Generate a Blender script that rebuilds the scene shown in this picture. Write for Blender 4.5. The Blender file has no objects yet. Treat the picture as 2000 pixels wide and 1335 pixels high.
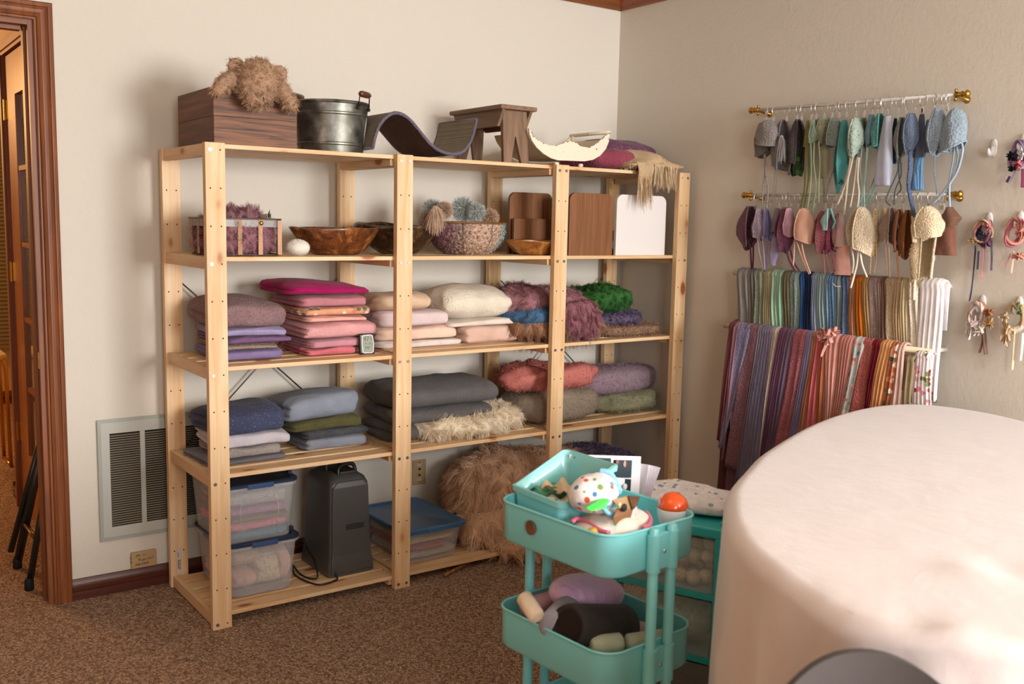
import bpy, bmesh, math, random
import numpy as np
from mathutils import Vector, Matrix
C = bpy.context.scene.collection
SC = bpy.context.scene
PI = math.pi
random.seed(4)

# ---------------------------------------------------------------- camera
CP = np.array([-1.10506334, -3.30930062, 1.46216861]); YAW, PIT, ROL, FPX = 0.625209232, 0.121204265, 0.0203803757, 1913.27904
_f = np.array([math.sin(YAW)*math.cos(PIT), math.cos(YAW)*math.cos(PIT), -math.sin(PIT)])
_r = np.array([math.cos(YAW), -math.sin(YAW), 0.]); _u = np.cross(_r, _f)
_c, _s = math.cos(ROL), math.sin(ROL); CR = _c*_r + _s*_u; CU = -_s*_r + _c*_u; CF = _f
def at(px, py, ax, v):
    """world point where the ray through a photo pixel meets the plane <axis ax> = v"""
    d = CF + CR*(px-1000)/FPX - CU*(py-667.5)/FPX
    return CP + (v-CP[ax])/d[ax]*d
def proj(P):
    d = np.asarray(P, float)-CP; z = d@CF
    return 1000+FPX*(d@CR)/z, 667.5-FPX*(d@CU)/z
cam = bpy.data.objects.new('camera', bpy.data.cameras.new('camera')); C.objects.link(cam)
cam.matrix_world = Matrix(((CR[0],CU[0],-CF[0],CP[0]),(CR[1],CU[1],-CF[1],CP[1]),(CR[2],CU[2],-CF[2],CP[2]),(0,0,0,1)))
cam.data.sensor_width = 36; cam.data.lens = 36*FPX/2000; cam.data.clip_start = .02
cam.data.dof.use_dof = True; cam.data.dof.focus_distance = 3.75; cam.data.dof.aperture_fstop = 4.0
SC.camera = cam

# ---------------------------------------------------------------- world, lights, exposure
w = bpy.data.worlds.new('world'); SC.world = w; w.use_nodes = True
w.node_tree.nodes['Background'].inputs[0].default_value = (.75,.85,1,1); w.node_tree.nodes['Background'].inputs[1].default_value = .6
SC.view_settings.view_transform = 'Standard'; SC.view_settings.look = 'None'
SC.view_settings.exposure = -0.06; SC.view_settings.gamma = 1.0; SC.view_settings.use_curve_mapping = False
def area(name, loc, target, sx, sy, power, col):
    l = bpy.data.lights.new(name, 'AREA'); l.shape = 'RECTANGLE'; l.size = sx; l.size_y = sy; l.energy = power; l.color = col
    o = bpy.data.objects.new(name, l); C.objects.link(o); o.location = loc
    o.rotation_euler = (Vector(target)-Vector(loc)).to_track_quat('-Z','Y').to_euler(); return o
area('window_daylight', (1.58,-6.12,1.76), (1.2,0,1.0), 1.45, 1.40, 305, (1,.99,.985))
area('added_window_fill', (-1.15,-6.12,1.78), (.3,0,1.0), 1.4, 1.5, 82, (1,.99,.985))  # made-up weaker window, added as fill for cart front and right wall
area('added_ceiling_fill', (-.6,-1.9,2.56), (-.6,-1.9,0), .9, .9, 5, (1,.80,.62))  # faint fill added from above, no fixture hangs here
area('hall_lamp_light', (-1.7,4.1,2.2), (-.4,2.2,.6), .5, .5, 55, (1,.52,.20))

# ---------------------------------------------------------------- helpers
def lin(h):
    if isinstance(h, (tuple,list)): return tuple(h)[:3]
    h = h.lstrip('#'); o = []
    for i in (0,2,4):
        c = int(h[i:i+2],16)/255; o.append(c/12.92 if c <= .04045 else ((c+.055)/1.055)**2.4)
    return tuple(o)
MATS = {}
def newmat(key):
    m = bpy.data.materials.new(key); m.use_nodes = True; MATS[key] = m
    return m, m.node_tree, m.node_tree.nodes['Principled BSDF']
def N(nt, t, **kw):
    n = nt.nodes.new(t)
    for k, v in kw.items():
        if k.startswith('i_'): n.inputs[k[2:].replace('_',' ')].default_value = v
        else: setattr(n, k, v)
    return n
def plain(h, rough=.6, metal=0., bump=0., bs=60., var=0., sheen=0., coat=0., trans=0., alpha=1.):
    key = f'p{h}{rough}{metal}{bump}{bs}{var}{sheen}{coat}{trans}{alpha}'
    if key in MATS: return MATS[key]
    m, nt, b = newmat(key); c = lin(h)
    b.inputs['Base Color'].default_value = (*c,1); b.inputs['Roughness'].default_value = rough; b.inputs['Metallic'].default_value = metal
    b.inputs['Coat Weight'].default_value = coat; b.inputs['Sheen Weight'].default_value = sheen
    b.inputs['Transmission Weight'].default_value = trans; b.inputs['Alpha'].default_value = alpha
    if bump or var:
        tc = N(nt,'ShaderNodeTexCoord'); n = N(nt,'ShaderNodeTexNoise', i_Scale=bs, i_Detail=4.)
        nt.links.new(tc.outputs['Object'], n.inputs['Vector'])
        if bump:
            bp = N(nt,'ShaderNodeBump', i_Strength=bump, i_Distance=.004); nt.links.new(n.outputs['Fac'], bp.inputs['Height']); nt.links.new(bp.outputs[0], b.inputs['Normal'])
        if var:
            n2 = N(nt,'ShaderNodeTexNoise', i_Scale=bs*.2, i_Detail=3.); nt.links.new(tc.outputs['Object'], n2.inputs['Vector'])
            mx = N(nt,'ShaderNodeMix', data_type='RGBA'); mr = N(nt,'ShaderNodeMapRange'); mr.inputs[1].default_value=.35; mr.inputs[2].default_value=.65
            nt.links.new(n2.outputs['Fac'], mr.inputs[0]); nt.links.new(mr.outputs[0], mx.inputs[0])
            mx.inputs[6].default_value = (*[x*(1-var) for x in c],1); mx.inputs[7].default_value = (*[min(1,x*(1+var)) for x in c],1)
            nt.links.new(mx.outputs[2], b.inputs['Base Color'])
    return m
def ramp(nt, fac, stops):
    r = N(nt,'ShaderNodeValToRGB'); e = r.color_ramp.elements
    while len(e) < len(stops): e.new(.5)
    for el, (p, c) in zip(e, stops): el.position = p; el.color = (*lin(c),1)
    nt.links.new(fac, r.inputs[0]); return r.outputs[0]
def fabric(h, kind='plain', h2=None, scale=1.):
    """woven / knitted / printed cloth"""
    key = f'f{h}{kind}{h2}{scale}'
    if key in MATS: return MATS[key]
    m, nt, b = newmat(key); c = lin(h); L = nt.links.new
    b.inputs['Roughness'].default_value = .9; b.inputs['Sheen Weight'].default_value = .08; b.inputs['Specular IOR Level'].default_value = .2
    tc = N(nt,'ShaderNodeTexCoord'); V = tc.outputs['Object']
    big = N(nt,'ShaderNodeTexNoise', i_Scale=9*scale, i_Detail=5., i_Roughness=.6); L(V, big.inputs['Vector'])
    mr = N(nt,'ShaderNodeMapRange'); mr.inputs[1].default_value=.3; mr.inputs[2].default_value=.7; L(big.outputs['Fac'], mr.inputs[0])
    mx = N(nt,'ShaderNodeMix', data_type='RGBA'); L(mr.outputs[0], mx.inputs[0])
    mx.inputs[6].default_value = (*[x*.84 for x in c],1); mx.inputs[7].default_value = (*[min(1,x*1.08) for x in c],1); col = mx.outputs[2]
    fine = N(nt,'ShaderNodeTexNoise', i_Scale=420*scale, i_Detail=2.); L(V, fine.inputs['Vector'])
    h_out = fine.outputs['Fac']; bstr, bdist = .35, .0015
    if kind in ('knit','waffle','rib'):
        if kind == 'rib':
            wv = N(nt,'ShaderNodeTexWave', i_Scale=110*scale, i_Distortion=1.5); wv.bands_direction = 'X' ; L(V, wv.inputs['Vector']); h_out = wv.outputs['Fac']; bstr, bdist = .6, .003
        else:
            vo = N(nt,'ShaderNodeTexVoronoi', i_Scale=(150 if kind=='knit' else 95)*scale); L(V, vo.inputs['Vector']); h_out = vo.outputs['Distance']; bstr, bdist = (.8,.004)
            mr2 = N(nt,'ShaderNodeMapRange'); mr2.inputs[1].default_value=0.; mr2.inputs[2].default_value=.45; mr2.inputs[3].default_value = .45 if kind=='waffle' else .7; mr2.inputs[4].default_value=1.05
            L(vo.outputs['Distance'], mr2.inputs[0]); sc = N(nt,'ShaderNodeMix', data_type='RGBA', blend_type='MULTIPLY'); sc.inputs[0].default_value=1.
            L(col, sc.inputs[6]); L(mr2.outputs[0], sc.inputs[7]); col = sc.outputs[2]
    if kind == 'fleece':
        f2 = N(nt,'ShaderNodeTexNoise', i_Scale=170*scale, i_Detail=3.); L(V, f2.inputs['Vector']); h_out = f2.outputs['Fac']; bstr, bdist = 1., .006
    if kind in ('speck','floral','print'):
        vo = N(nt,'ShaderNodeTexVoronoi', i_Scale={'speck':120,'floral':42,'print':30}[kind]*scale); L(V, vo.inputs['Vector'])
        lt = N(nt,'ShaderNodeMath', operation='LESS_THAN'); L(vo.outputs['Distance'], lt.inputs[0]); lt.inputs[1].default_value = {'speck':.16,'floral':.46,'print':.36}[kind]
        mm = N(nt,'ShaderNodeMix', data_type='RGBA'); L(lt.outputs[0], mm.inputs[0]); L(col, mm.inputs[6])
        cols = h2 if isinstance(h2, tuple) else (h2,)
        if len(cols) == 1: mm.inputs[7].default_value = (*lin(cols[0]),1)
        else:
            sp = N(nt,'ShaderNodeSeparateColor'); L(vo.outputs['Color'], sp.inputs[0])
            rr = N(nt,'ShaderNodeValToRGB'); rr.color_ramp.interpolation = 'CONSTANT'; e = rr.color_ramp.elements
            while len(e) < len(cols): e.new(.5)
            for i, (el, cc) in enumerate(zip(e, cols)): el.position = i/len(cols); el.color = (*lin(cc),1)
            L(sp.outputs[0], rr.inputs[0]); L(rr.outputs[0], mm.inputs[7])
        col = mm.outputs[2]
    L(col, b.inputs['Base Color'])
    bp = N(nt,'ShaderNodeBump', i_Strength=bstr, i_Distance=bdist); L(h_out, bp.inputs['Height'])
    wr = N(nt,'ShaderNodeTexNoise', i_Scale=22*scale, i_Detail=3., i_Distortion=.6); L(V, wr.inputs['Vector'])
    bp2 = N(nt,'ShaderNodeBump', i_Strength=.35, i_Distance=.012); L(wr.outputs['Fac'], bp2.inputs['Height']); L(bp.outputs[0], bp2.inputs['Normal']); L(bp2.outputs[0], b.inputs['Normal'])
    return m
def wood(key, c1, c2, axis='X', scale=1., rough=.5, knots=None, coat=0., contrast=1., stripes=38.):
    if key in MATS: return MATS[key]
    m, nt, b = newmat(key); L = nt.links.new
    tc = N(nt,'ShaderNodeTexCoord'); oi = N(nt,'ShaderNodeObjectInfo'); mul = N(nt,'ShaderNodeVectorMath', operation='MULTIPLY_ADD')
    cx = N(nt,'ShaderNodeCombineXYZ'); 
    for k in range(3): L(oi.outputs['Random'], cx.inputs[k])
    L(cx.outputs[0], mul.inputs[0]); mul.inputs[1].default_value = (7.3,13.1,9.7); L(tc.outputs['Object'], mul.inputs[2])
    mp = N(nt,'ShaderNodeMapping'); s = [stripes*scale]*3; s['XYZ'.index(axis)] = stripes*scale*.055; mp.inputs['Scale'].default_value = s; L(mul.outputs[0], mp.inputs['Vector'])
    n = N(nt,'ShaderNodeTexNoise', i_Scale=1., i_Detail=5., i_Roughness=.55, i_Distortion=.9); L(mp.outputs[0], n.inputs['Vector'])
    col = ramp(nt, n.outputs['Fac'], [(.5-.2/contrast,c2),(.5+.14/contrast,c1)])
    if knots:
        mk = N(nt,'ShaderNodeMapping'); s = [11.]*3; s['XYZ'.index(axis)] = 5.2; mk.inputs['Scale'].default_value = s; L(mul.outputs[0], mk.inputs['Vector'])
        nd = N(nt,'ShaderNodeTexNoise', i_Scale=2., i_Detail=1.); L(mk.outputs[0], nd.inputs['Vector'])
        ad = N(nt,'ShaderNodeMix', data_type='VECTOR'); ad.inputs[0].default_value=.08; L(mk.outputs[0], ad.inputs[4]); L(nd.outputs['Color'], ad.inputs[5])
        vo = N(nt,'ShaderNodeTexVoronoi', i_Scale=1.); L(ad.outputs[1], vo.inputs['Vector'])
        mr = N(nt,'ShaderNodeMapRange', interpolation_type='SMOOTHSTEP'); mr.inputs[1].default_value=.19; mr.inputs[2].default_value=.10; L(vo.outputs['Distance'], mr.inputs[0])
        halo = N(nt,'ShaderNodeMapRange', interpolation_type='SMOOTHSTEP'); halo.inputs[1].default_value=.34; halo.inputs[2].default_value=.10; halo.inputs[4].default_value=.7; L(vo.outputs['Distance'], halo.inputs[0])
        mx = N(nt,'ShaderNodeMix', data_type='RGBA'); L(halo.outputs[0], mx.inputs[0]); L(col, mx.inputs[6]); mx.inputs[7].default_value = (*lin(c2),1)
        m2 = N(nt,'ShaderNodeMix', data_type='RGBA'); L(mr.outputs[0], m2.inputs[0]); L(mx.outputs[2], m2.inputs[6]); m2.inputs[7].default_value = (*lin(knots),1); col = m2.outputs[2]
    L(col, b.inputs['Base Color']); b.inputs['Roughness'].default_value = rough; b.inputs['Coat Weight'].default_value = coat; b.inputs['Coat Roughness'].default_value=.25
    bp = N(nt,'ShaderNodeBump', i_Strength=.15, i_Distance=.002); L(n.outputs['Fac'], bp.inputs['Height']); L(bp.outputs[0], b.inputs['Normal'])
    return m
def furmat(stops, rough=.85):
    key = 'fur'+str(stops)
    if key in MATS: return MATS[key]
    m, nt, b = newmat(key); a = N(nt,'ShaderNodeAttribute', attribute_name='rnd')
    col = ramp(nt, a.outputs['Fac'], [(i/(len(stops)-1), s) for i, s in enumerate(stops)])
    nt.links.new(col, b.inputs['Base Color']); b.inputs['Roughness'].default_value = rough; b.inputs['Specular IOR Level'].default_value=.2
    return m

ORG = {}
def org(o): return ORG.get(o.name, Vector((0,0,0))) if o else Vector((0,0,0))
def link(o, parent=None, origin=None):
    C.objects.link(o); wv = Vector(origin) if origin is not None else org(parent)
    ORG[o.name] = wv
    if parent: o.parent = parent
    o.location = wv - org(parent); return o
def tag(o, label=None, cat=None, group=None, kind=None):
    if label: o['label'] = label
    if cat: o['category'] = cat
    if group: o['group'] = group
    if kind: o['kind'] = kind
    return o
def thing(name, label, cat, loc, group=None):
    o = bpy.data.objects.new(name, None); o.empty_display_size = .05; link(o, None, loc); return tag(o, label, cat, group)
def copy_tree(o, delta, label=None, group=None):
    c = o.copy(); C.objects.link(c); c.location = o.location + Vector(delta); ORG[c.name] = org(o)+Vector(delta)
    if label: c['label'] = label
    if group: c['group'] = group
    for ch in list(o.children):
        d = ch.copy(); C.objects.link(d); d.parent = c; ORG[d.name] = org(ch)+Vector(delta)
        for g in list(ch.children):
            e = g.copy(); C.objects.link(e); e.parent = d
    return c
class MB:
    def __init__(s): s.v = []; s.f = []; s.n = 0; s.M = Matrix.Identity(4)
    def add(s, v, f):
        v = np.asarray(v, float).reshape(-1,3)
        if s.M != Matrix.Identity(4):
            A = np.array(s.M); v = v@A[:3,:3].T + A[:3,3]
        s.v.append(v); s.f += [tuple(int(i)+s.n for i in q) for q in f]; s.n += len(v); return s
    def box(s, x0,y0,z0,x1,y1,z1):
        v = [(x,y,z) for z in (z0,z1) for y in (y0,y1) for x in (x0,x1)]
        return s.add(v, [(0,2,3,1),(4,5,7,6),(0,1,5,4),(2,6,7,3),(0,4,6,2),(1,3,7,5)])
    def grid(s, P, cu=False, cv=False, flip=False):
        """P: (nu,nv,3) array of points"""
        P = np.asarray(P); nu, nv = P.shape[:2]; f = []
        for i in range(nu if cu else nu-1):
            for j in range(nv if cv else nv-1):
                a = i*nv+j; b_ = ((i+1)%nu)*nv+j; c = ((i+1)%nu)*nv+(j+1)%nv; d = i*nv+(j+1)%nv
                f.append((a,d,c,b_) if flip else (a,b_,c,d))
        return s.add(P.reshape(-1,3), f)
    def tube(s, pts, r, n=8, caps=True, closed=False, flat=1.):
        pts = [Vector(p) for p in pts]; m = len(pts); rs = r if hasattr(r,'__len__') else [r]*m
        P = np.zeros((m,n,3)); up = None
        for i in range(m):
            a = pts[(i-1)%m] if (closed or i > 0) else pts[i]; b_ = pts[(i+1)%m] if (closed or i < m-1) else pts[i]
            t = (b_-a); t = t.normalized() if t.length > 1e-9 else Vector((0,0,1))
            if up is None:
                up = Vector((0,0,1)) if abs(t.z) < .9 else Vector((1,0,0))
            x = up - t*up.dot(t)
            if x.length < 1e-6: x = t.orthogonal()
            x.normalize(); up = x; y = t.cross(x)
            for k in range(n):
                an = 2*PI*k/n; P[i,k] = pts[i] + x*math.cos(an)*rs[i] + y*math.sin(an)*rs[i]*flat
        s.grid(P, cu=closed, cv=True, flip=True)
        if caps and not closed:
            b0 = s.n-m*n; s.f.append(tuple(b0+k for k in range(n))); s.f.append(tuple(b0+(m-1)*n+k for k in reversed(range(n))))
        return s
    def lathe(s, prof, c, n=24, ax='Z', caps=True):
        P = np.zeros((len(prof),n,3))
        for i, (r, h) in enumerate(prof):
            for k in range(n):
                a = 2*PI*k/n; p = (r*math.cos(a), r*math.sin(a), h)
                P[i,k] = {'Z':p,'X':(p[2],p[0],p[1]),'Y':(p[1],p[2],p[0])}[ax]
        P += np.array(c); s.grid(P, cv=True, flip=True)
        if caps:
            b0 = s.n-len(prof)*n
            if prof[0][0] > 1e-5: s.f.append(tuple(b0+k for k in reversed(range(n))))
            if prof[-1][0] > 1e-5: s.f.append(tuple(b0+(len(prof)-1)*n+k for k in range(n)))
        return s
    def prism(s, poly, ax, a, b_):
        """extrude a 2-D polygon along axis ax from a to b_; polygon coords are the two other axes in order"""
        n = len(poly); v = []
        for t in (a,b_):
            for p in poly:
                q = list(p); q.insert(ax, t); v.append(q)
        return s.add(v, [tuple(range(n)), tuple(range(2*n-1,n-1,-1))]+[(i,i+n,(i+1)%n+n,(i+1)%n) for i in range(n)])
    def build(s, name, mat, parent=None, smooth=False, bevel=0., seg=2, subsurf=0, origin=None, fixn=True):
        V = np.vstack(s.v)
        if origin is None:
            if parent is not None: origin = org(parent)
            else: origin = Vector(((V[:,0].min()+V[:,0].max())/2,(V[:,1].min()+V[:,1].max())/2,V[:,2].min()))
        me = bpy.data.meshes.new(name); me.from_pydata((V-np.array(origin)).tolist(), [], s.f); me.materials.append(mat)
        if fixn:
            bm = bmesh.new(); bm.from_mesh(me); bmesh.ops.recalc_face_normals(bm, faces=bm.faces); bm.to_mesh(me); bm.free()
        if smooth:
            me.polygons.foreach_set('use_smooth', [True]*len(me.polygons))
            if smooth == 'auto': me.set_sharp_from_angle(angle=.7)
        o = bpy.data.objects.new(name, me); link(o, parent, origin)
        if bevel:
            md = o.modifiers.new('bevel','BEVEL'); md.width = bevel; md.segments = seg; md.limit_method = 'ANGLE'; md.angle_limit = .6
        if subsurf:
            md = o.modifiers.new('sub','SUBSURF'); md.levels = subsurf; md.render_levels = subsurf
        return o
def struct(o): o['kind'] = 'structure'; return o
def sn(x, y, z, seed, f=10., oct=5):
    """smooth noise in about [-1,1]"""
    r = np.random.RandomState(seed); o = 0
    for k in range(oct):
        d = r.normal(size=3); d /= np.linalg.norm(d); ff = f*(.6+.35*k); o = o + np.sin((x*d[0]+y*d[1]+z*d[2])*ff + r.uniform(0,6.28))/(1+.35*k)
    return o/2.2
def slab_pts(x0,x1,y0,y1,zb,zt,seed=0,layers=2,noise=.004,e=.42,nf=0,endr=12.,hump=0.,tilt=0.,nu=48,nv=52,wave=.0,lg=.012,rot=0.,low=.0):
    """a folded cloth: rounded slab whose left end shows fold layers; zb / zt heights or functions of x,y"""
    th = np.linspace(0,2*PI,nu,endpoint=False); ph = np.linspace(-PI/2,PI/2,nv)
    X = np.sign(np.sin(ph))*np.abs(np.sin(ph))**.75
    sc = (1-np.clip(np.abs(X),0,1)**endr)**(1/2.6)
    ct, st = np.cos(th), np.sin(th); cy = np.sign(ct)*np.abs(ct)**e; cz = np.sign(st)*np.abs(st)**e
    XX = X[:,None]*np.ones(nu); CY = cy[None,:]*(.9+.1*sc[:,None])*np.where(sc[:,None]<.02,sc[:,None],1); CZ = cz[None,:]*sc[:,None]
    CY = cy[None,:]*sc[:,None]**.35
    x = (x0+x1)/2 + (x1-x0)/2*XX; y = (y0+y1)/2 + (y1-y0)/2*CY
    g = np.abs(np.sin(layers*PI*(CZ*.5+.5)))**.5
    endw = np.clip((np.abs(XX)-.55)/.45,0,1)
    x = x - np.sign(XX)*lg*(1-g)*endw*(XX<0) 
    if nf: y = y + .010*(1-np.abs(np.sin(nf*PI*(CZ*.5+.5)))**.5)*np.clip(-CY,0,1)
    B = zb(x,y) if callable(zb) else zb; T = zt(x,y) if callable(zt) else zt
    z = B + (CZ*.5+.5)*(T-B)
    r = np.random.RandomState(seed+7)
    nx = sn(x,y,z*2,seed,26,6); ny = sn(x,y,z*2,seed+1,26,6); nz = sn(x,y,z*2,seed+2,22,6)
    x = x+nx*noise; y = y+ny*noise*1.3; z = z + nz*noise*.6*np.clip(CZ+.2,0,1) + hump*np.clip(CZ,0,1)*np.exp(-((XX)**2+CY**2)*1.5) + tilt*XX*np.clip(CZ*.5+.5,0,1)
    if low: z = z + low*sn(x,y,0*x,seed+40,11,4)*np.clip(CZ*.6+.5,0,1); y = y+low*1.2*sn(x,z,0*x,seed+41,13,4); x = x+low*1.4*sn(y,z*3,0*x,seed+42,16,4)
    rg1 = (1-np.abs(sn(x*.6,y*1.5,z*1.2,seed+60,30,4)))**4; rg2 = (1-np.abs(sn(x*1.4,y*.5,z*2,seed+61,26,4)))**4; wk = min(.006,(x1-x0)*.03)
    z = z + wk*(rg1-.25)*np.clip(CZ,0,1); y = y - wk*(rg2-.25)*np.clip(-CY,0,1); x = x - wk*1.3*(rg1-.3)*np.clip(-XX*1.5-.5,0,1)
    if rot: xc_,yc_ = (x0+x1)/2,(y0+y1)/2; x,y = xc_+(x-xc_)*math.cos(rot)-(y-yc_)*math.sin(rot), yc_+(x-xc_)*math.sin(rot)+(y-yc_)*math.cos(rot)
    if wave: z = z + wave*np.sin(XX*9+seed)*np.clip(CZ,0,1)
    return np.stack([x,y,z],-1)
def slab(name, *a, mat=None, parent=None, **k):
    m = MB(); m.grid(slab_pts(*a,**k), cv=True); return m.build(name, mat, parent, smooth=True)
def surf_samples(objs, n, rng):
    """random points, normals on meshes (world)"""
    P = []; Nn = []; A = []
    for o in objs:
        me = o.data; me.calc_loop_triangles(); v = np.zeros(len(me.vertices)*3); me.vertices.foreach_get('co', v); v = v.reshape(-1,3)+np.array(org(o))
        t = np.zeros(len(me.loop_triangles)*3, int); me.loop_triangles.foreach_get('vertices', t); t = t.reshape(-1,3)
        a, b_, c = v[t[:,0]], v[t[:,1]], v[t[:,2]]; cr = np.cross(b_-a,c-a); P.append((a,b_,c)); Nn.append(cr); A.append(np.linalg.norm(cr,axis=1))
    a = np.vstack([p[0] for p in P]); b_ = np.vstack([p[1] for p in P]); c = np.vstack([p[2] for p in P]); cr = np.vstack(Nn); ar = np.concatenate(A)
    i = rng.choice(len(ar), n, p=ar/ar.sum()); u = rng.rand(n,1); v_ = rng.rand(n,1); fl = (u+v_) > 1; u = np.where(fl,1-u,u); v_ = np.where(fl,1-v_,v_)
    return a[i]+u*(b_[i]-a[i])+v_*(c[i]-a[i]), cr[i]/np.maximum(ar[i],1e-12)[:,None]
def fur(objs, n, length, width, mat, parent, name='fur', up=1., grav=.5, rnd=.4, clump=0, clumpw=.8, curl=0., curlf=2., seg=4, seed=1, zmin=None, noback=True, mask=None, lenvar=.5, rough=0.):
    rng = np.random.RandomState(seed); objs = objs if isinstance(objs,(list,tuple)) else [objs]
    p, nn = surf_samples(objs, n, rng)
    if mask is not None: k = mask(p); p, nn = p[k], nn[k]
    n = len(p); d = nn*up + np.array([0,0,-grav]) + rng.normal(size=(n,3))*rnd
    tint = rng.rand(n); L = length*(1-lenvar*rng.rand(n))
    if clump:
        ci = rng.choice(n, clump, replace=False); cc = p[ci]; cd = (nn[ci]*up+np.array([0,0,-grav])+rng.normal(size=(clump,3))*rnd*1.5)
        cd /= np.linalg.norm(cd,axis=1)[:,None]; best = np.empty(n,int)
        for k in range(0,n,4000): best[k:k+4000] = ((p[k:k+4000,None,:]-cc[None])**2).sum(2).argmin(1)
        tip = cc[best]+cd[best]*L[:,None]; d0 = d/np.linalg.norm(d,axis=1)[:,None]; cl = rng.rand(clump); tint = np.clip(.55*cl[best]+.45*tint,0,1)
        L = L*(.75+.5*rng.rand(clump)[best]); cphase = rng.rand(clump)[best]*6.28
    else:
        d0 = d/np.linalg.norm(d,axis=1)[:,None]; cphase = rng.rand(n)*6.28
    side = np.cross(d0, rng.normal(size=(n,3))); side /= np.linalg.norm(side,axis=1)[:,None]
    toc = CP - p; toc /= np.linalg.norm(toc,axis=1)[:,None]
    c2 = np.cross(d0, side)
    V = np.zeros((n,seg+1,2,3)); 
    for j in range(seg+1):
        t = j/seg; q = p + d0*L[:,None]*t + np.array([0,0,-1.])*(grav*L*.5*t*t)[:,None]
        if clump:
            wj = clumpw*t**.8; q = q*(1-wj) + (cc[best]+(cd[best]*L[:,None]*t)+np.array([0,0,-1.])*(grav*L*.5*t*t)[:,None])*wj
        if curl: q = q + (side*np.sin(cphase+curlf*6.28*t)[:,None]+c2*np.cos(cphase+curlf*6.28*t)[:,None])*curl*(t**.7)
        if zmin is not None: q[:,2] = np.maximum(q[:,2], zmin)
        ww = width*(1-.75*t)*.5; V[:,j,0] = q - side*ww; V[:,j,1] = q + side*ww
    nv = n*(seg+1)*2; base = (np.arange(n)*(seg+1)*2)[:,None]; F = []
    for j in range(seg): F.append(np.stack([base[:,0]+2*j, base[:,0]+2*j+1, base[:,0]+2*j+3, base[:,0]+2*j+2],1))
    F = np.stack(F,1).reshape(-1,4); me = bpy.data.meshes.new(name); me.vertices.add(nv); o0 = np.array(org(parent)) if parent else np.zeros(3)
    me.vertices.foreach_set('co', (V.reshape(-1,3)-o0).ravel()); nf = len(F); me.loops.add(nf*4); me.loops.foreach_set('vertex_index', F.ravel().astype(np.int32))
    me.polygons.add(nf); me.polygons.foreach_set('loop_start', (np.arange(nf)*4).astype(np.int32)); me.update(calc_edges=True)
    at_ = me.attributes.new('rnd','FLOAT','POINT'); at_.data.foreach_set('value', np.repeat(tint,(seg+1)*2).astype(np.float32))
    me.materials.append(mat); o = bpy.data.objects.new(name, me); link(o, parent); o['kind'] = 'stuff'; return o
def text(name, s, size, loc, xdir, ydir, mat, parent):
    cu = bpy.data.curves.new(name,'FONT'); cu.body = s; cu.size = size; cu.extrude = .0002; cu.align_x = 'CENTER'; cu.align_y = 'CENTER'
    o = bpy.data.objects.new(name, cu); C.objects.link(o); bpy.context.view_layer.update()
    me = bpy.data.meshes.new_from_object(o.evaluated_get(bpy.context.evaluated_depsgraph_get())); bpy.data.objects.remove(o)
    x = Vector(xdir).normalized(); y = Vector(ydir).normalized(); z = x.cross(y); M = Matrix(((x.x,y.x,z.x,0),(x.y,y.y,z.y,0),(x.z,y.z,z.z,0),(0,0,0,1)))
    me.transform(Matrix.Translation(Vector(loc)-org(parent))@M); me.materials.clear(); me.materials.append(mat)
    ob = bpy.data.objects.new(name, me); return link(ob, parent)
def ellipsoid(c, r, n=20, m=14, noise=0., seed=0, f=30.):
    th = np.linspace(0,2*PI,n,endpoint=False); ph = np.linspace(-PI/2,PI/2,m); T, H = np.meshgrid(th,ph)
    x = np.cos(H)*np.cos(T); y = np.cos(H)*np.sin(T); z = np.sin(H); k = 1+noise*sn(x*r[0]+c[0],y*r[1]+c[1],z*r[2]+c[2],seed,f)
    return np.stack([c[0]+x*r[0]*k, c[1]+y*r[1]*k, c[2]+z*r[2]*k],-1)
def spline(pts, n):
    """Catmull-Rom through points"""
    P = [np.array(p,float) for p in pts]; P = [2*P[0]-P[1]]+P+[2*P[-1]-P[-2]]; out = []; m = len(P)-3
    for k in range(n):
        t = k/(n-1)*m; i = min(int(t),m-1); t -= i; a,b_,c,d = P[i:i+4]
        out.append(.5*((2*b_)+(-a+c)*t+(2*a-5*b_+4*c-d)*t*t+(-a+3*b_-3*c+d)*t**3))
    return out

# ================================================================ room
WY, WX = .57, 2.335            # back wall and right wall planes
XL, YF, ZC = -2.3, -6.0, 2.63
def wallmat(key, h):
    m, nt, b = newmat(key); L = nt.links.new; tc = N(nt,'ShaderNodeTexCoord')
    n = N(nt,'ShaderNodeTexNoise', i_Scale=55., i_Detail=4., i_Roughness=.6); L(tc.outputs['Object'], n.inputs['Vector'])
    n2 = N(nt,'ShaderNodeTexNoise', i_Scale=330., i_Detail=2.); L(tc.outputs['Object'], n2.inputs['Vector'])
    ad = N(nt,'ShaderNodeMath', operation='MULTIPLY_ADD'); L(n2.outputs['Fac'], ad.inputs[0]); ad.inputs[1].default_value=.35; L(n.outputs['Fac'], ad.inputs[2])
    bp = N(nt,'ShaderNodeBump', i_Strength=.32, i_Distance=.004); L(ad.outputs[0], bp.inputs['Height']); L(bp.outputs[0], b.inputs['Normal'])
    b.inputs['Base Color'].default_value = (*lin(h),1); b.inputs['Roughness'].default_value = .75; b.inputs['Specular IOR Level'].default_value=.25; return m
WALL = wallmat('cream_wall','D9D2C5'); BOUNCE_PANEL = wood('bounce_panelling','A8825E','86603F','Z',rough=.5); CEIL = wallmat('ceiling_paint','E4DED2'); HALLW = wallmat('hall_wall','E0CBB0')  # brown panelling is made up for unseen walls, to cut and warm bounce light
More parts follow.
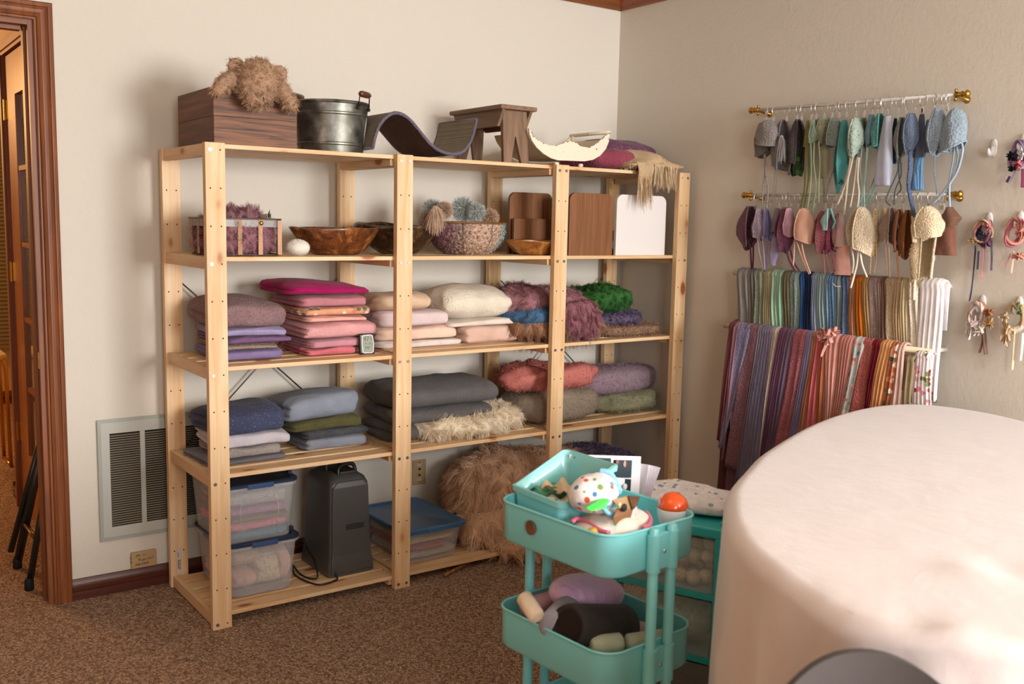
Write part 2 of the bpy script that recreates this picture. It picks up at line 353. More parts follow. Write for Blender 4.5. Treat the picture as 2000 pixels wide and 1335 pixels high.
def carpet():
    m, nt, b = newmat('carpet'); L = nt.links.new; tc = N(nt,'ShaderNodeTexCoord')
    mp = N(nt,'ShaderNodeMapping'); mp.inputs['Scale'].default_value = (1,1,.3); mp.inputs['Rotation'].default_value=(0,0,.6); L(tc.outputs['Object'], mp.inputs['Vector'])
    vo = N(nt,'ShaderNodeTexVoronoi', i_Scale=120.); vo.inputs['Randomness'].default_value=.75; L(mp.outputs[0], vo.inputs['Vector'])
    n = N(nt,'ShaderNodeTexNoise', i_Scale=150., i_Detail=3., i_Roughness=.6); L(mp.outputs[0], n.inputs['Vector'])
    sp = N(nt,'ShaderNodeSeparateColor'); L(vo.outputs['Color'], sp.inputs[0])
    ad = N(nt,'ShaderNodeMath', operation='MULTIPLY_ADD'); L(sp.outputs[0], ad.inputs[0]); ad.inputs[1].default_value=.45; L(n.outputs['Fac'], ad.inputs[2])
    col = ramp(nt, ad.outputs[0], [(.38,'7E604E'),(.62,'AA8870'),(.9,'D0B298')])
    mr = N(nt,'ShaderNodeMapRange'); mr.inputs[1].default_value=.1; mr.inputs[2].default_value=.75; mr.inputs[3].default_value=1.1; mr.inputs[4].default_value=.45; L(vo.outputs['Distance'], mr.inputs[0])
    mx = N(nt,'ShaderNodeMix', data_type='RGBA', blend_type='MULTIPLY'); mx.inputs[0].default_value=1.; L(col, mx.inputs[6]); L(mr.outputs[0], mx.inputs[7])
    L(mx.outputs[2], b.inputs['Base Color']); b.inputs['Roughness'].default_value=.95; b.inputs['Specular IOR Level'].default_value=.1
    iv = N(nt,'ShaderNodeMath', operation='SUBTRACT'); iv.inputs[0].default_value=1.; L(vo.outputs['Distance'], iv.inputs[1])
    bp = N(nt,'ShaderNodeBump', i_Strength=1., i_Distance=.006); L(iv.outputs[0], bp.inputs['Height']); L(bp.outputs[0], b.inputs['Normal']); return m
CARPET = carpet()
CHX = wood('cherry_x','8E5024','5E3014','X',rough=.5,coat=.05,contrast=.8); CHY = wood('cherry_y','9A5128','6E3216','Y',rough=.5,coat=.1,contrast=.8)
CHZ = wood('cherry_z','8E5024','5E3014','Z',rough=.5,coat=.05,contrast=.8)
DKB = wood('baseboard_wood','5E2A18','3A160C','X',rough=.42,coat=.25,contrast=.8); DKBY = wood('baseboard_wood_y','5E2A18','3A160C','Y',rough=.42,coat=.25,contrast=.8)

struct(MB().box(XL-.1,YF-.1,-.05,WX+.15,5.2,0).build('floor', CARPET, origin=(0,0,0)))
struct(MB().box(XL-.1,YF-.1,ZC,WX+.15,WY+.13,ZC+.05).build('ceiling', CEIL))
DXR, DXL, DZ = -.412, -1.33, 2.135          # door opening in the back wall
m = MB(); m.box(DXR,WY,0,WX+.12,WY+.12,ZC); m.box(XL-.1,WY,0,DXL,WY+.12,ZC); m.box(DXL,WY,DZ,DXR,WY+.12,ZC); struct(m.build('wall_back', WALL))
struct(MB().box(WX,YF-.1,0,WX+.12,WY,ZC).build('wall_right', WALL))
struct(MB().box(XL-.1,YF-.1,0,XL,WY,ZC).build('wall_left', BOUNCE_PANEL))
wx0,wx1,wz0,wz1 = .75,2.25,.95,2.50
m = MB(); m.box(XL,YF-.1,0,-1.9,YF,ZC); m.box(-.5,YF-.1,0,wx0,YF,ZC); m.box(-1.9,YF-.1,0,-.5,YF,wz0); m.box(-1.9,YF-.1,wz1,-.5,YF,ZC); m.box(wx1,YF-.1,0,WX,YF,ZC); m.box(wx0,YF-.1,0,wx1,YF,wz0); m.box(wx0,YF-.1,wz1,wx1,YF,ZC); struct(m.build('wall_front', BOUNCE_PANEL))
wn = thing('window_1','wood framed window of the wall facing the shelves','window',((wx0+wx1)/2,YF,wz0)); wn['kind']='structure'; del wn['category']
m = MB(); m.box(wx0-.07,YF,wz0-.07,wx0,YF+.02,wz1+.07); m.box(wx1,YF,wz0-.07,wx1+.07,YF+.02,wz1+.07); m.box(wx0,YF,wz1,wx1,YF+.02,wz1+.07); m.build('frame', CHX, wn)
MB().box(wx0-.07,YF,wz0-.07,wx1+.07,YF+.07,wz0-.02).build('sill', CHX, wn)
MB().box((wx0+wx1)/2-.02,YF-.06,wz0,(wx0+wx1)/2+.02,YF-.02,wz1).build('mullion', CHZ, wn)
w2_ = thing('added_fill_window','added unseen fill window in the wall facing the shelves','window',(-1.2,YF,wz0)); w2_['kind']='structure'; del w2_['category']  # unseen frame added around the opening of the fill light
m = MB(); m.box(-1.97,YF,wz0-.07,-1.9,YF+.02,wz1+.07); m.box(-.5,YF,wz0-.07,-.43,YF+.02,wz1+.07); m.box(-1.9,YF,wz1,-.5,YF+.02,wz1+.07); m.build('frame', CHX, w2_)
MB().box(-1.97,YF,wz0-.07,-.43,YF+.07,wz0-.02).build('sill', CHX, w2_)
# crown moulding
def crown(name, mat, axis):
    pr = [(0,2.540),(.012,2.540),(.018,2.552),(.030,2.565),(.046,2.588),(.060,2.600),(.066,2.612),(.066,ZC),(0,ZC)]
    m = MB()
    if axis == 'x': m.prism([(WY-a,z) for a,z in pr], 0, XL, WX)
    else: m.prism([(WX-a,z) for a,z in pr], 1, YF, WY-.0)
    return struct(m.build(name, mat))
crown('trim_1', CHX, 'x'); crown('trim_2', CHY, 'y')
def basep(pr, name, mat, a, b_, axis, wall, sgn=-1):
    m = MB(); m.prism([(wall+sgn*q,z) for q,z in pr], axis, a, b_); return struct(m.build(name, mat))
BP = [(0,0),(.015,0),(.015,.022),(.010,.027),(.010,.032),(.017,.038),(.018,.048),(.011,.054),(.010,.060),(.006,.070),(.004,.078),(0,.080)]
basep(BP,'baseboard_back',DKB,-.348,WX,0,WY); basep(BP,'baseboard_right',DKBY,YF,WY-.02,1,WX)
# door casing (door_1)
d1 = thing('door_1','cherry wood door casing framing the open doorway','doorway',(-.42,WY,0)); d1['kind']='structure'; del d1['category']
cas = [(0,0),(.010,0),(.012,.004),(.012,.010),(.018,.014),(.0205,.020),(.018,.026),(.014,.030),(.0135,.036),(.015,.046),(.019,.056),(.0235,.062),(.0235,.066),(.019,.069),(.020,.074),(.016,.081),(.010,.083),(0,.083)]; cas = [(a,b_*.77) for a,b_ in cas]
m = MB(); m.grid(np.array([[(DXR+b_,WY-a,0) for a,b_ in cas],[(DXR+b_,WY-a,DZ+b_) for a,b_ in cas],[(DXL-b_,WY-a,DZ+b_) for a,b_ in cas],[(DXL-b_,WY-a,0) for a,b_ in cas]]),cv=True); m.build('casing', CHZ, d1)
m = MB(); m.box(DXR-.018,WY+.001,0,DXR,WY+.12,DZ); m.box(DXR-.026,WY+.045,0,DXR-.018,WY+.085,DZ); m.build('jamb', CHZ, d1)
m = MB(); m.box(DXL,WY+.001,0,DXL+.018,WY+.12,DZ); m.build('jamb', CHZ, d1)
m = MB(); m.box(DXL+.018,WY+.001,DZ-.018,DXR-.018,WY+.12,DZ); m.box(DXL+.018,WY+.045,DZ-.032,DXR-.032,WY+.085,DZ-.018); m.build('jamb_head', CHX, d1)
BRASS = plain('C79A45',.3,1.); OLDBRASS = plain('B08A3E',.35,1.)
m = MB(); m.box(DXR-.021,WY+.008,.895,DXR-.018,WY+.036,.955); m.box(DXR-.0225,WY+.016,.912,DXR-.021,WY+.028,.938); m.build('strike_plate', BRASS, d1, bevel=.001)

# ---- hall beyond the doorway
HX = -.28
struct(MB().box(HX,WY+.12,0,HX+.12,1.03,2.6).build('wall_hall', HALLW))
m = MB(); m.box(HX,2.03,0,HX+.12,2.205,2.6); m.box(HX,1.03,2.2,HX+.12,2.03,2.6); struct(m.build('wall_hall', HALLW))
m = MB(); m.box(-2.4,5.0,0,2.0,5.1,2.6); struct(m.build('wall_far', wallmat('far_wall','C9B48A')))
struct(MB().box(-2.4,WY+.12,0,-2.3,5.0,2.6).build('wall_hall', HALLW)); struct(MB().box(2.0,2.2,0,2.1,5.0,2.6).build('wall_hall', HALLW))
struct(MB().box(HX+.12,2.085,0,2.0,2.205,2.6).build('wall_hall', HALLW)); struct(MB().box(-2.4,WY+.12,2.6,2.1,5.1,2.65).build('ceiling', CEIL))
basep(BP,'baseboard_hall',DKBY,2.03,2.22,1,HX); basep(BP,'baseboard_hall',DKB,HX-.015,HX+.12,0,2.205,1); basep([(a,z*1.2) for a,z in BP],'baseboard_far',DKB,-2.3,2.0,0,5.0)
d2 = thing('door_2','closed glazed wooden door in the hallway side wall','door',(HX,1.5,0)); d2['kind']='structure'; del d2['category']
m = MB(); m.box(HX-.02,1.975,0,HX-.0,2.045,2.2); m.box(HX-.03,1.99,0,HX-.02,2.03,2.2); m.build('casing_post', CHZ, d2)
m = MB(); m.box(HX-.02,1.0,0,HX,1.07,2.2); m.build('casing_post', CHZ, d2)
m = MB(); m.box(HX-.02,1.0,2.2,HX,2.045,2.27); m.box(HX-.03,1.02,2.215,HX-.02,2.03,2.255); m.build('casing_header', CHY, d2)
lf = MB(); yy = [1.09,1.295,1.315,1.53,1.75,1.965]; zz_ = [.10,.32,.62,.64,.955,.975,1.305,1.325,1.655,1.675,1.995,2.19]
LF0, LF1 = HX-.008, HX+.03
for a,b_,c,d in ((1.08,.01,1.30,2.19),(1.752,.01,1.972,2.19),(1.30,.01,1.752,.31),(1.30,2.0,1.752,2.19)): lf.box(LF0,a,b_,LF1,c,d)
leaf = lf.build('door_leaf', wood('hall_door_wood','A8621F','7A3F12','Z',rough=.35,coat=.3,contrast=.8), d2)
for z in (.632,.965,1.315,1.665): MB().box(LF0+.004,1.30,z-.011,LF1-.004,1.752,z+.011).build('muntin', CHY, leaf)
MB().box(LF0+.004,1.515,.31,LF1-.004,1.537,2.0).build('muntin', CHZ, leaf)
GL = plain('2A2622',.08,coat=1.)
for a,b_ in ((1.302,1.513),(1.539,1.750)):
    for c,d in ((.312,.620),(.644,.953),(.977,1.303),(1.327,1.653),(1.677,1.998)): MB().box(LF0+.014,a,c,LF1-.014,b_,d).build('pane', GL, leaf)
for z in (.39,1.177,1.945):
    m = MB(); m.box(HX-.0125,1.952,z-.045,HX-.008,1.990,z+.045); m.lathe([(.006,z-.048),(.006,z+.048)],(HX-.018,1.972,0),10); m.build('hinge', BRASS, d2)
bl = thing('window_blind','beige slatted blind covering the far room window','blind',(-.1,4.93,.42))
for k in range(56): MB().box(-1.2,4.925,.44+k*.030,.75,4.937,.44+k*.030+.021).build('slat', plain('8C7B4A',.6), bl)
m = MB(); m.box(-1.25,4.92,2.12,.8,4.97,2.17); m.build('head_rail', plain('8C7B4A',.6), bl)
gt = thing('side_table','pale topped side table on gold tube legs in the far room','table',(-.42,2.95,0))
m = MB(); m.prism([(-.66,2.80),(-.25,2.80),(-.205,2.85),(-.205,3.16),(-.66,3.16)],2,.640,.662); m.build('tabletop', plain('D9B98A',.35), gt, bevel=.004)
GOLD = plain('D8992F',.3,1.)
for y in (2.86,3.1):
    m = MB(); m.tube([(-.64,y,0),(-.64,y,.60),(-.63,y,.632),(-.60,y,.637),(-.26,y,.637),(-.225,y,.632),(-.212,y,.60),(-.205,y,0)],.011,10); m.build('leg', GOLD, gt, smooth=True)
m = MB(); m.tube([(-.205,2.86,.012),(-.205,3.1,.012)],.009,8); m.build('foot_bar', GOLD, gt, smooth=True)
fc = thing('folding_chair','black folding chair leaning beside the hallway doorway','chair',(-.44,.95,0))
BKM = plain('15191A',.35,coat=.2); A = at(34,1100,2,.02); B_ = at(57,1142,2,.02)
def legp(p, top): 
    q = Vector(p); t = Vector(top); return [tuple(q), tuple(q.lerp(t,.5)), tuple(t)]
la = at(85,860,1,A[1]-.12); lb = at(88,960,1,B_[1]-.05)
MB().tube(legp(A,la),.017,10,flat=.75).build('leg', BKM, fc, smooth=True)
MB().tube(legp(A+np.array([-.02,.02,.05]),la+np.array([-.012,.0,.0])),.013,8,flat=.75).build('leg', BKM, fc, smooth=True)
MB().tube(legp(B_,lb),.013,10,flat=.75).build('leg', BKM, fc, smooth=True)
for P_ in (A,B_): MB().lathe([(.014,-.02),(.018,-.015),(.017,.02),(.014,.03)],tuple(P_),12).build('rubber_foot', plain('0C0E0E',.7), fc, smooth=True)
p0, p1 = at(46,1021,1,A[1]-.04), at(68,1052,1,B_[1]-.02); MB().tube([p0,p1],.006,8).build('cross_bar', plain('6E5334',.4,.8), fc, smooth=True)
p0, p1 = at(57,1027,1,A[1]-.05), at(70,1050,1,B_[1]-.02); MB().tube([p0,p1],.005,8).build('cross_bar', plain('6E5334',.4,.8), fc, smooth=True)

# ---- return air grille
gr = thing('return_air_grille','grey painted return air grille low on the wall behind the shelves','vent',(-.03,WY,.21))
GM = plain('B9BBB2',.45); g0,g1,gz0,gz1 = -.240,.205,.214,.684
m = MB(); cols = [(-.199,-.086),(-.068,.048),(.066,.166)]; zt_,zb_ = .630,.263
fr = [(g0,g1,gz0,zb_),(g0,g1,zt_,gz1),(g0,cols[0][0],zb_,zt_),(cols[0][1],cols[1][0],zb_,zt_),(cols[1][1],cols[2][0],zb_,zt_),(cols[2][1],g1,zb_,zt_)]
for a,b_,c,d in fr: m.box(a,WY-.008,c,b_,WY-.001,d)
m.build('face_frame', GM, gr)
m = MB(); bw=.010
for a,b_,c,d in ((g0-.003,g1+.003,gz0-.003,gz0+bw),(g0-.003,g1+.003,gz1-bw,gz1+.003),(g0-.003,g0+bw,gz0+bw,gz1-bw),(g1-bw,g1+.003,gz0+bw,gz1-bw)): m.box(a,WY-.012,c,b_,WY-.0082,d)
m.build('border', plain('A4A79F',.45), gr)
MB().box(g0+.03,WY-.0015,gz0+.03,g1-.03,WY-.0005,gz1-.03).build('duct_backing', plain('1B1510',.9), gr)
LV = plain('8A8270',.5)
proto = {}
for ci,(a,b_) in enumerate(cols):
    for k in range(39):
        z = zb_+.006+k*(zt_-zb_-.008)/39
        if ci not in proto:
            m = MB(); m.add([(a,WY-.0075,z),(b_,WY-.0075,z),(b_,WY-.003,z+.0032),(a,WY-.003,z+.0032),(a,WY-.0068,z-.001),(b_,WY-.0068,z-.001),(b_,WY-.0023,z+.0022),(a,WY-.0023,z+.0022)],[(0,1,2,3),(7,6,5,4),(0,4,5,1),(2,6,7,3),(0,3,7,4),(1,5,6,2)])
            proto[ci] = (m.build('louver', LV, gr), z)
        else:
            o = proto[ci][0].copy(); C.objects.link(o); o.location = proto[ci][0].location+Vector((0,0,z-proto[ci][1]))
# ---- phone junction box
IV = plain('B79A6E',.45)
pj = thing('phone_junction_box','beige surface phone box with handwriting above the baseboard','junction box',(-.085,WY,.083))
MB().box(-.133,WY-.020,.084,-.037,WY,.148).build('housing', IV, pj, bevel=.003)
INK = plain('2A1C10',.7); xd, zd = (1,0,0), (0,0,1)
text('handwriting','JPK  11',.0125,(-.098,WY-.0205,.135),xd,(.02,0,1),INK,pj)
text('handwriting','DEC-FACT',.0105,(-.072,WY-.0205,.117),(1,0,.12),zd,INK,pj)
text('handwriting','346-6268',.0135,(-.095,WY-.0205,.100),(1,0,.04),zd,INK,pj)
MB().lathe([(.0045,0),(.0045,.002)],(-.104,WY-.0215,.119),14,'Y').build('centre_screw', plain('7A6A50',.5), pj)
for z in (.110,.126): MB().box(-.1337,WY-.015,z-.004,-.1327,WY-.007,z+.004).build('port', plain('20140C',.9), pj)
# ---- wall plate
wp = thing('phone_wall_plate','tan wall plate with two jacks and printed stickers','wall plate',(1.172,WY,.236))
MB().box(1.137,WY-.006,.236,1.208,WY,.355).build('plate', IV, wp, bevel=.002)
for z in (.342,.249): MB().lathe([(.003,0),(.003,.0015)],(1.172,WY-.0072,z),10,'Y').build('screw', plain('7A5A30',.4,.8), wp)
for z in (.331,.260):
    st = MB().box(1.160,WY-.0068,z-.005,1.184,WY-.006,z+.005).build('sticker', plain('D8D2CC',.5), wp)
    text('print','PHONE' if z > .3 else 'DATA',.0072,(1.172,WY-.0071,z),xd,zd,plain('4A4A78',.6),wp)
for z in (.311,.283): 
    MB().box(1.1665,WY-.0075,z-.0055,1.1775,WY-.006,z+.0045).build('jack', plain('2C1A0C',.7), wp)

# ================================================================ shelving unit
PINE = dict(c1='E8CBA2', c2='D6A46C', knots='9C5A2C', rough=.5, contrast=.8)
PZ = wood('pine_z',axis='Z',**PINE); PX = wood('pine_x',axis='X',**PINE); PY = wood('pine_y',axis='Y',**PINE)
LL = .7667; PW = .069; SD = .4928; PT = .028; LV_ = [.048,.555,.940,1.324,1.708]
postx = [0., LL-PW/2, 2*LL-PW/2, 3*LL-PW]
su = thing('shelving_unit','three bay slatted pine shelving unit along the back wall','shelf',(1.15,.25,0))
HOLE = plain('3C2412',.9); SCREW = plain('B9B6B0',.3,1.)
m = MB(); m.box(0,0,0,PW,PT,1.71); post0 = m.build('post', PZ, su, bevel=.0015)
hz = [.019+.1282*k for k in range(14)]
m = MB()
for z in hz:
    for dx in (.016,.052):
        for y in (-.0004,): m.lathe([(.0029,0),(.0029,.001)],(dx,y,z),8,'Y')
holes0 = m.build('peg_holes', HOLE, post0); holes0['kind']='stuff'
m = MB(); m.lathe([(.0062,0),(.0062,.0016),(.004,.0026)],(.016,-.0024,.019),12,'Y'); sc0 = m.build('screw', SCREW, post0)
first = True
for bx_ in range(4):
    for by in (0., SD):
        dlt = Vector((postx[bx_],by,0))
        if first: p_ = post0; first = False
        else:
            p_ = post0.copy(); C.objects.link(p_); p_.location = post0.location+dlt
            h = holes0.copy(); C.objects.link(h); h.parent = p_
        ORG[p_.name] = org(post0)+dlt*(0 if p_ is post0 else 1)
        if by == 0.:
            for dx in ([0.],[0.,.036],[0.,.036],[.036])[bx_]:
                for zi in (0,4,7,10,13):
                    if p_ is post0 and zi == 0 and dx == 0.: continue
                    s_ = sc0.copy(); C.objects.link(s_); s_.parent = p_; s_.location = sc0.location+Vector((dx,0,hz[zi]-.019))
bays = [(.008,.7425),(.7735,1.509),(1.5405,2.275)]     # outer-rail left faces
rail0 = cleat0 = None; sl0 = {}
for zi, z in enumerate(LV_):
    for bi,(xa,xb) in enumerate(bays):
        for xr in (xa,xb):
            if rail0 is None: rail0 = (MB().box(xr,PT,z-.042,xr+.018,SD,z).build('side_rail', PY, su, bevel=.001), xr, z)
            else:
                o = rail0[0].copy(); C.objects.link(o); o.location = rail0[0].location+Vector((xr-rail0[1],0,z-rail0[2]))
        for xr in (xa+.0185, xb-.0185):
            if cleat0 is None: cleat0 = (MB().box(xr,PT+.012,z-.040,xr+.018,SD-.012,z-.0155).build('cleat', PY, su), xr, z)
            else:
                o = cleat0[0].copy(); C.objects.link(o); o.location = cleat0[0].location+Vector((xr-cleat0[1],0,z-cleat0[2]))
        for k in range(5):
            y = .0285+k*.0945
            if bi not in sl0: sl0[bi] = (MB().box(xa+.0185,y,z-.015,xb-.0005,y+.073,z).build('slat', PX, su, bevel=.0012), y, z)
            else:
                o = sl0[bi][0].copy(); C.objects.link(o); o.location = sl0[bi][0].location+Vector((0,y-sl0[bi][1],z-sl0[bi][2]))
WIRE = plain('8E8B86',.35,1.)
YB = SD+PT+.008
def brace(p, q):
    a = at(*p,1,YB); b_ = at(*q,1,YB); MB().tube([a,b_],.0032,6).build('cross_brace', WIRE, su, smooth=True)
brace((350,548),(672,832)); brace((660,543),(366,868)); brace((976,545),(1180,772)); brace((1176,543),(974,795))
lb_ = MB().box(.026,SD-.0006,.055,.040,SD-.0001,.155).build('barcode_label', plain('CFC6C4',.5), su)
m = MB()
for k in range(9): m.box(.0335+.0,SD-.0009,.066+k*.005,.0385,SD-.0006,.066+k*.005+(.003 if k%3 else .0015))
m.box(.0285,SD-.0009,.072,.031,SD-.0006,.110); m.box(.0285,SD-.0009,.120,.0305,SD-.0006,.140)
m.build('barcode', plain('2A2422',.7), su)

# ================================================================ folded cloth stacks on the shelves
Z1,Z2,Z3,Z4,Z5 = 1.708, 1.324, .940, .555, .048
def zf(px,py,y): return float(at(px,py,1,y)[2])
def xf(px,py,y): return float(at(px,py,1,y)[0])
def stack(level, yf, yb, ref, bottom, items, group, seed=0, ang=0.):
    """items bottom-up: (name, py of its top at ref px, left px or world x, right px, material, label, options)"""
    zprev = level; n = len(items); sf = 0.
    for i, it in enumerate(items):
        name, pt, xl, xr, mt, lab = it[:6]; op = dict(it[6]) if len(it) > 6 else {}
        z = zf(ref, pt, yf); zmid = (zprev+z)/2; pym = pt
        x1 = xf(xr, pt+4, yf); x0 = xl if abs(xl) < 3 else xf(xl, pt+4, yf)
        ybk = op.pop('yb', yb); yfr = op.pop('yf', yf)
        amp0 = .004*i/n; amp1 = .004*(i+1)/n
        xm_ = (x0+x1)/2; hw_ = (x1-x0)/2
        mk = lambda zz, am, sd: (lambda x, y, xm_=xm_, hw_=hw_: zz + am*np.sin(x*14+seed+sd)+am*np.cos(y*11+seed) - am*2.6*np.clip(np.abs((x-xm_)/hw_),0,1.1)**3 + am*.9)
        ct_ = op.pop('cat','folded cloth')
        o = slab(name, x0, x1, yfr, ybk, mk(zprev-.001, amp0 if i else 0, 0), mk(z, amp1, 0), seed=seed*13+i, layers=op.pop('layers',3), noise=op.pop('noise',.0055), low=op.pop('low',.004), rot=op.pop('rot',[.05,-.03,.02,-.055,.035,-.02,.045][(i*3+seed)%7]), mat=mt, **op)
        tag(o, lab, ct_, group); zprev = z
st = 'folded_fabric'
G = 'folded cloths in the purple pile'
stack(Z3,.13,.455,501,706,[
 (st,681,.085,560,fabric('85759E'),'folded violet cotton cloth at the foot of the purple pile',dict(layers=3)),
 (st,670,.095,551,fabric('9C8478','waffle'),'thin greyish tan lace cloth between the violet and plum cloths',dict(layers=2)),
 (st,656,.10,572,fabric('7A5A80'),'folded plum purple cloth in the middle of the purple pile',dict(layers=2)),
 (st,641,.085,565,fabric('A297BC'),'folded pale lavender cloth just under the mauve waffle blanket',dict(layers=3)),
 (st,592,.075,562,fabric('8F7274','waffle',scale=1.7),'thick mauve waffle-knit blanket on top of the purple pile',dict(layers=2,hump=.022,e=.48,noise=.006,cat='blanket'))],G,1)
# the peak pinched up at the back of the mauve blanket
G = 'folded cloths in the pink pile'
stack(Z3,.13,.43,659,693,[
 (st,679,600,702,fabric('D0707A'),'folded coral red cloth at the foot of the pink pile',dict(layers=2)),
 (st,661,604,716,fabric('C48E98'),'folded dusty mauve cloth under the glittery pink one',dict(layers=3)),
 (st,628,590,739,fabric('DBA2A2','speck','F0CFC8'),'thick glittery pink fleece folded in the pink pile',dict(layers=3,nf=1,lg=.02)),
 (st,616,600,722,fabric('EFB3A4'),'thin pale peach cloth under the floral one',dict(layers=2)),
 (st,599,592,727,fabric('E5A582','floral',('F0DDD2','E2A27E','5E7A58','D9896E')),'folded peach cloth printed with white flowers and green leaves',dict(layers=3)),
 (st,577,584,725,fabric('C07F88'),'folded dusty rose cloth just under the magenta one',dict(layers=2,hump=.004)),
 (st,556,566,728,fabric('A8145C'),'folded bright magenta cloth crowning the pink pile',dict(layers=2,noise=.010,tilt=-.010,e=.7,low=.009,hump=.008))],G,3)
G = 'folded cloths in the pale pile behind the second post'
stack(Z3,.19,.45,847,678,[
 (st,663,737,908,fabric('DDD0C8','speck','8C8684'),'folded off-white speckled cloth at the foot of the pale pile',dict(layers=2)),
 (st,637,735,897,fabric('E8C9B4'),'folded warm beige cloth on the speckled cloth',dict(layers=2,tilt=-.006,lg=.02)),
 (st,606,738,879,fabric('DCC8C8'),'folded pale pinkish white cloth above the beige one',dict(layers=2,tilt=-.008,hump=.006)),
 (st,572,728,845,fabric('DCBFA2','speck','C9A98A'),'folded tan cloth with crumpled right end on top of the pale pile',dict(layers=2,noise=.008,e=.75))],G,5)
G = 'folded blankets in the cream pile'
stack(Z3,.17,.44,980,668,[
 (st,634,908,1028,fabric('D9B7A6'),'folded rosy beige cotton blanket under the cream ones',dict(layers=2,nf=0)),
 (st,622,880,1026,fabric('E6D9CC'),'thin ivory cloth folded under the thick cream blanket',dict(layers=3)),
 (st,566,872,1030,fabric('F0E6D2','fleece'),'thick cream wool blanket folded over on top of its pile',dict(layers=1,hump=.02,tilt=-.028,e=.8,noise=.005,endr=4.,cat='blanket'))],G,7)
G = 'folded cloths in the navy and grey pile'
stack(Z4,.13,.42,480,911,[
 (st,894,.035,566,fabric('7C7880','rib'),'folded grey ribbed knit at the foot of the navy pile',dict(layers=2)),
 (st,874,.085,553,fabric('A39C98','knit',scale=1.6),'folded warm grey knit cloth in the navy pile',dict(layers=2)),
 (st,851,.075,576,fabric('C6C0C8'),'folded pale grey cloth hanging over at its right end',dict(layers=2,tilt=-.010,lg=.02)),
 (st,803,.06,557,fabric('3E4560','speck','A89088'),'folded navy cloth with small light flecks on top of the navy pile',dict(layers=3,hump=.006,e=.5,noise=.008,low=.006))],G,9)
G = 'folded cloths in the blue grey pile'
stack(Z4,.18,.42,650,885,[
 (st,854,598,720,fabric('858B97'),'folded slate blue cloth at the foot of the blue grey pile',dict(layers=2)),
 (st,840,590,727,fabric('4C4E54','knit',scale=1.6),'thin charcoal cloth between slate blue and olive ones',dict(layers=2,tilt=-.008)),
 (st,819,572,711,fabric('5C5834','knit',scale=1.5),'folded olive green knit in the blue grey pile',dict(layers=2)),
 (st,773,558,706,fabric('868D9A'),'thick slate blue cloth on top above the olive knit',dict(layers=3,hump=.008,e=.5,noise=.008,tilt=.004,low=.006))],G,11)
# soft corner of the pale grey cloth and the lifted tips
def pinch(px,py,y,r,h,mt,parent_name='fold_tip'):
    c = at(px,py,1,y); return c
# charcoal fleece and sheepskin
def mound(name, x0,x1,y0,y1,z0,z1, mt, parent=None, seed=1, noise=.14, e=.8, n=36, f=24., flat=True):
    th = np.linspace(0,2*PI,n,endpoint=False); ph = np.linspace(-PI/2,PI/2,n//2); T,H = np.meshgrid(th,ph)
    sg = lambda a,p: np.sign(a)*np.abs(a)**p
    x = sg(np.cos(H),e)*sg(np.cos(T),e); y = sg(np.cos(H),e)*sg(np.sin(T),e); z = sg(np.sin(H),e)
    X=(x0+x1)/2+x*(x1-x0)/2; Y=(y0+y1)/2+y*(y1-y0)/2; Z=(z0+z1)/2+z*(z1-z0)/2
    k = noise*sn(X,Y,Z,seed,f,6); X = X+x*(x1-x0)/2*k; Y = Y+y*(y1-y0)/2*k; Z = Z + np.clip(z,0,1)*(z1-z0)/2*k*1.5
    Z = np.maximum(Z, z0)
    m = MB(); m.grid(np.stack([X,Y,Z],-1), cv=True); return m.build(name, mt, parent, smooth=True)
CREAMFUR = furmat(['C9A77C','EFE0C6','FFF6E6'])
sh = mound('sheepskin', xf(822,850,.10), xf(1030,850,.10), .035,.42, Z4, zf(930,806,.10), plain('E8D8BC',.9), seed=3, noise=.16)
tag(sh,'cream long-haired sheepskin squashed under the charcoal fleece','sheepskin')
fur(sh, 14000, .042, .0018, CREAMFUR, sh, clump=420, clumpw=.6, grav=.35, rnd=.45, seed=2, zmin=Z4+.001)
fl = thing('fleece_blanket','thick charcoal fleece blanket folded in half over the sheepskin','blanket',((xf(888,800,.1)),.25,zf(900,835,.1)))
FG = fabric('635F5E','fleece')
zt_f, zm_f, zb_f = zf(880,748,.10), zf(880,795,.10), zf(880,824,.10)
slab('upper_fold', xf(772,780,.10), xf(979,780,.10), .09,.42, lambda x,y: zm_f-.004, lambda x,y: zt_f+0*x, seed=4, layers=1, noise=.006, e=.75, mat=FG, parent=fl, hump=.004)
slab('lower_fold', xf(775,820,.10), xf(968,820,.10), .095,.41, lambda x,y: zb_f+(x-1.1)*.02, lambda x,y: zm_f+.002, seed=6, layers=1, noise=.006, e=.8, mat=FG, parent=fl)
slab('hanging_end', xf(770,850,.10), xf(822,850,.10), .10,.40, Z4+.001, zb_f+.012, seed=8, layers=2, noise=.008, e=.8, mat=FG, parent=fl)
# fluffy mohair wraps, right bay
def fuzzy(name,px0,px1,pyt,pyb,y0,y1,level,hexs,label,cat,n=5000,ln=.014,seed=1,kw={},fk={},z0=None,group=None):
    yb_ = y0; z1 = zf((px0+px1)/2,pyt,y0); zb = z0 if z0 is not None else level
    o = mound(name, xf(px0,(pyt+pyb)/2,y0), xf(px1,(pyt+pyb)/2,y0), y0,y1, zb, z1, plain(hexs[len(hexs)//2],.95,bump=.5,bs=40), seed=seed, **kw); tag(o,label,cat,group)
    a = dict(clump=0, grav=.3, rnd=.6, seed=seed, zmin=zb+.0005); a.update(fk); fur(o, n, ln, .0016, furmat(hexs), o, **a); return o
GM_ = 'fluffy mohair wraps folded in the right bay'
fz1 = fuzzy('mohair_wrap',1036,1187,762,828,.09,.42,Z4,['6E6256','8E8070','A39684'],'folded taupe mohair wrap under the coral one','fluffy wrap',seed=11,group=GM_,kw=dict(e=.6,noise=.08))
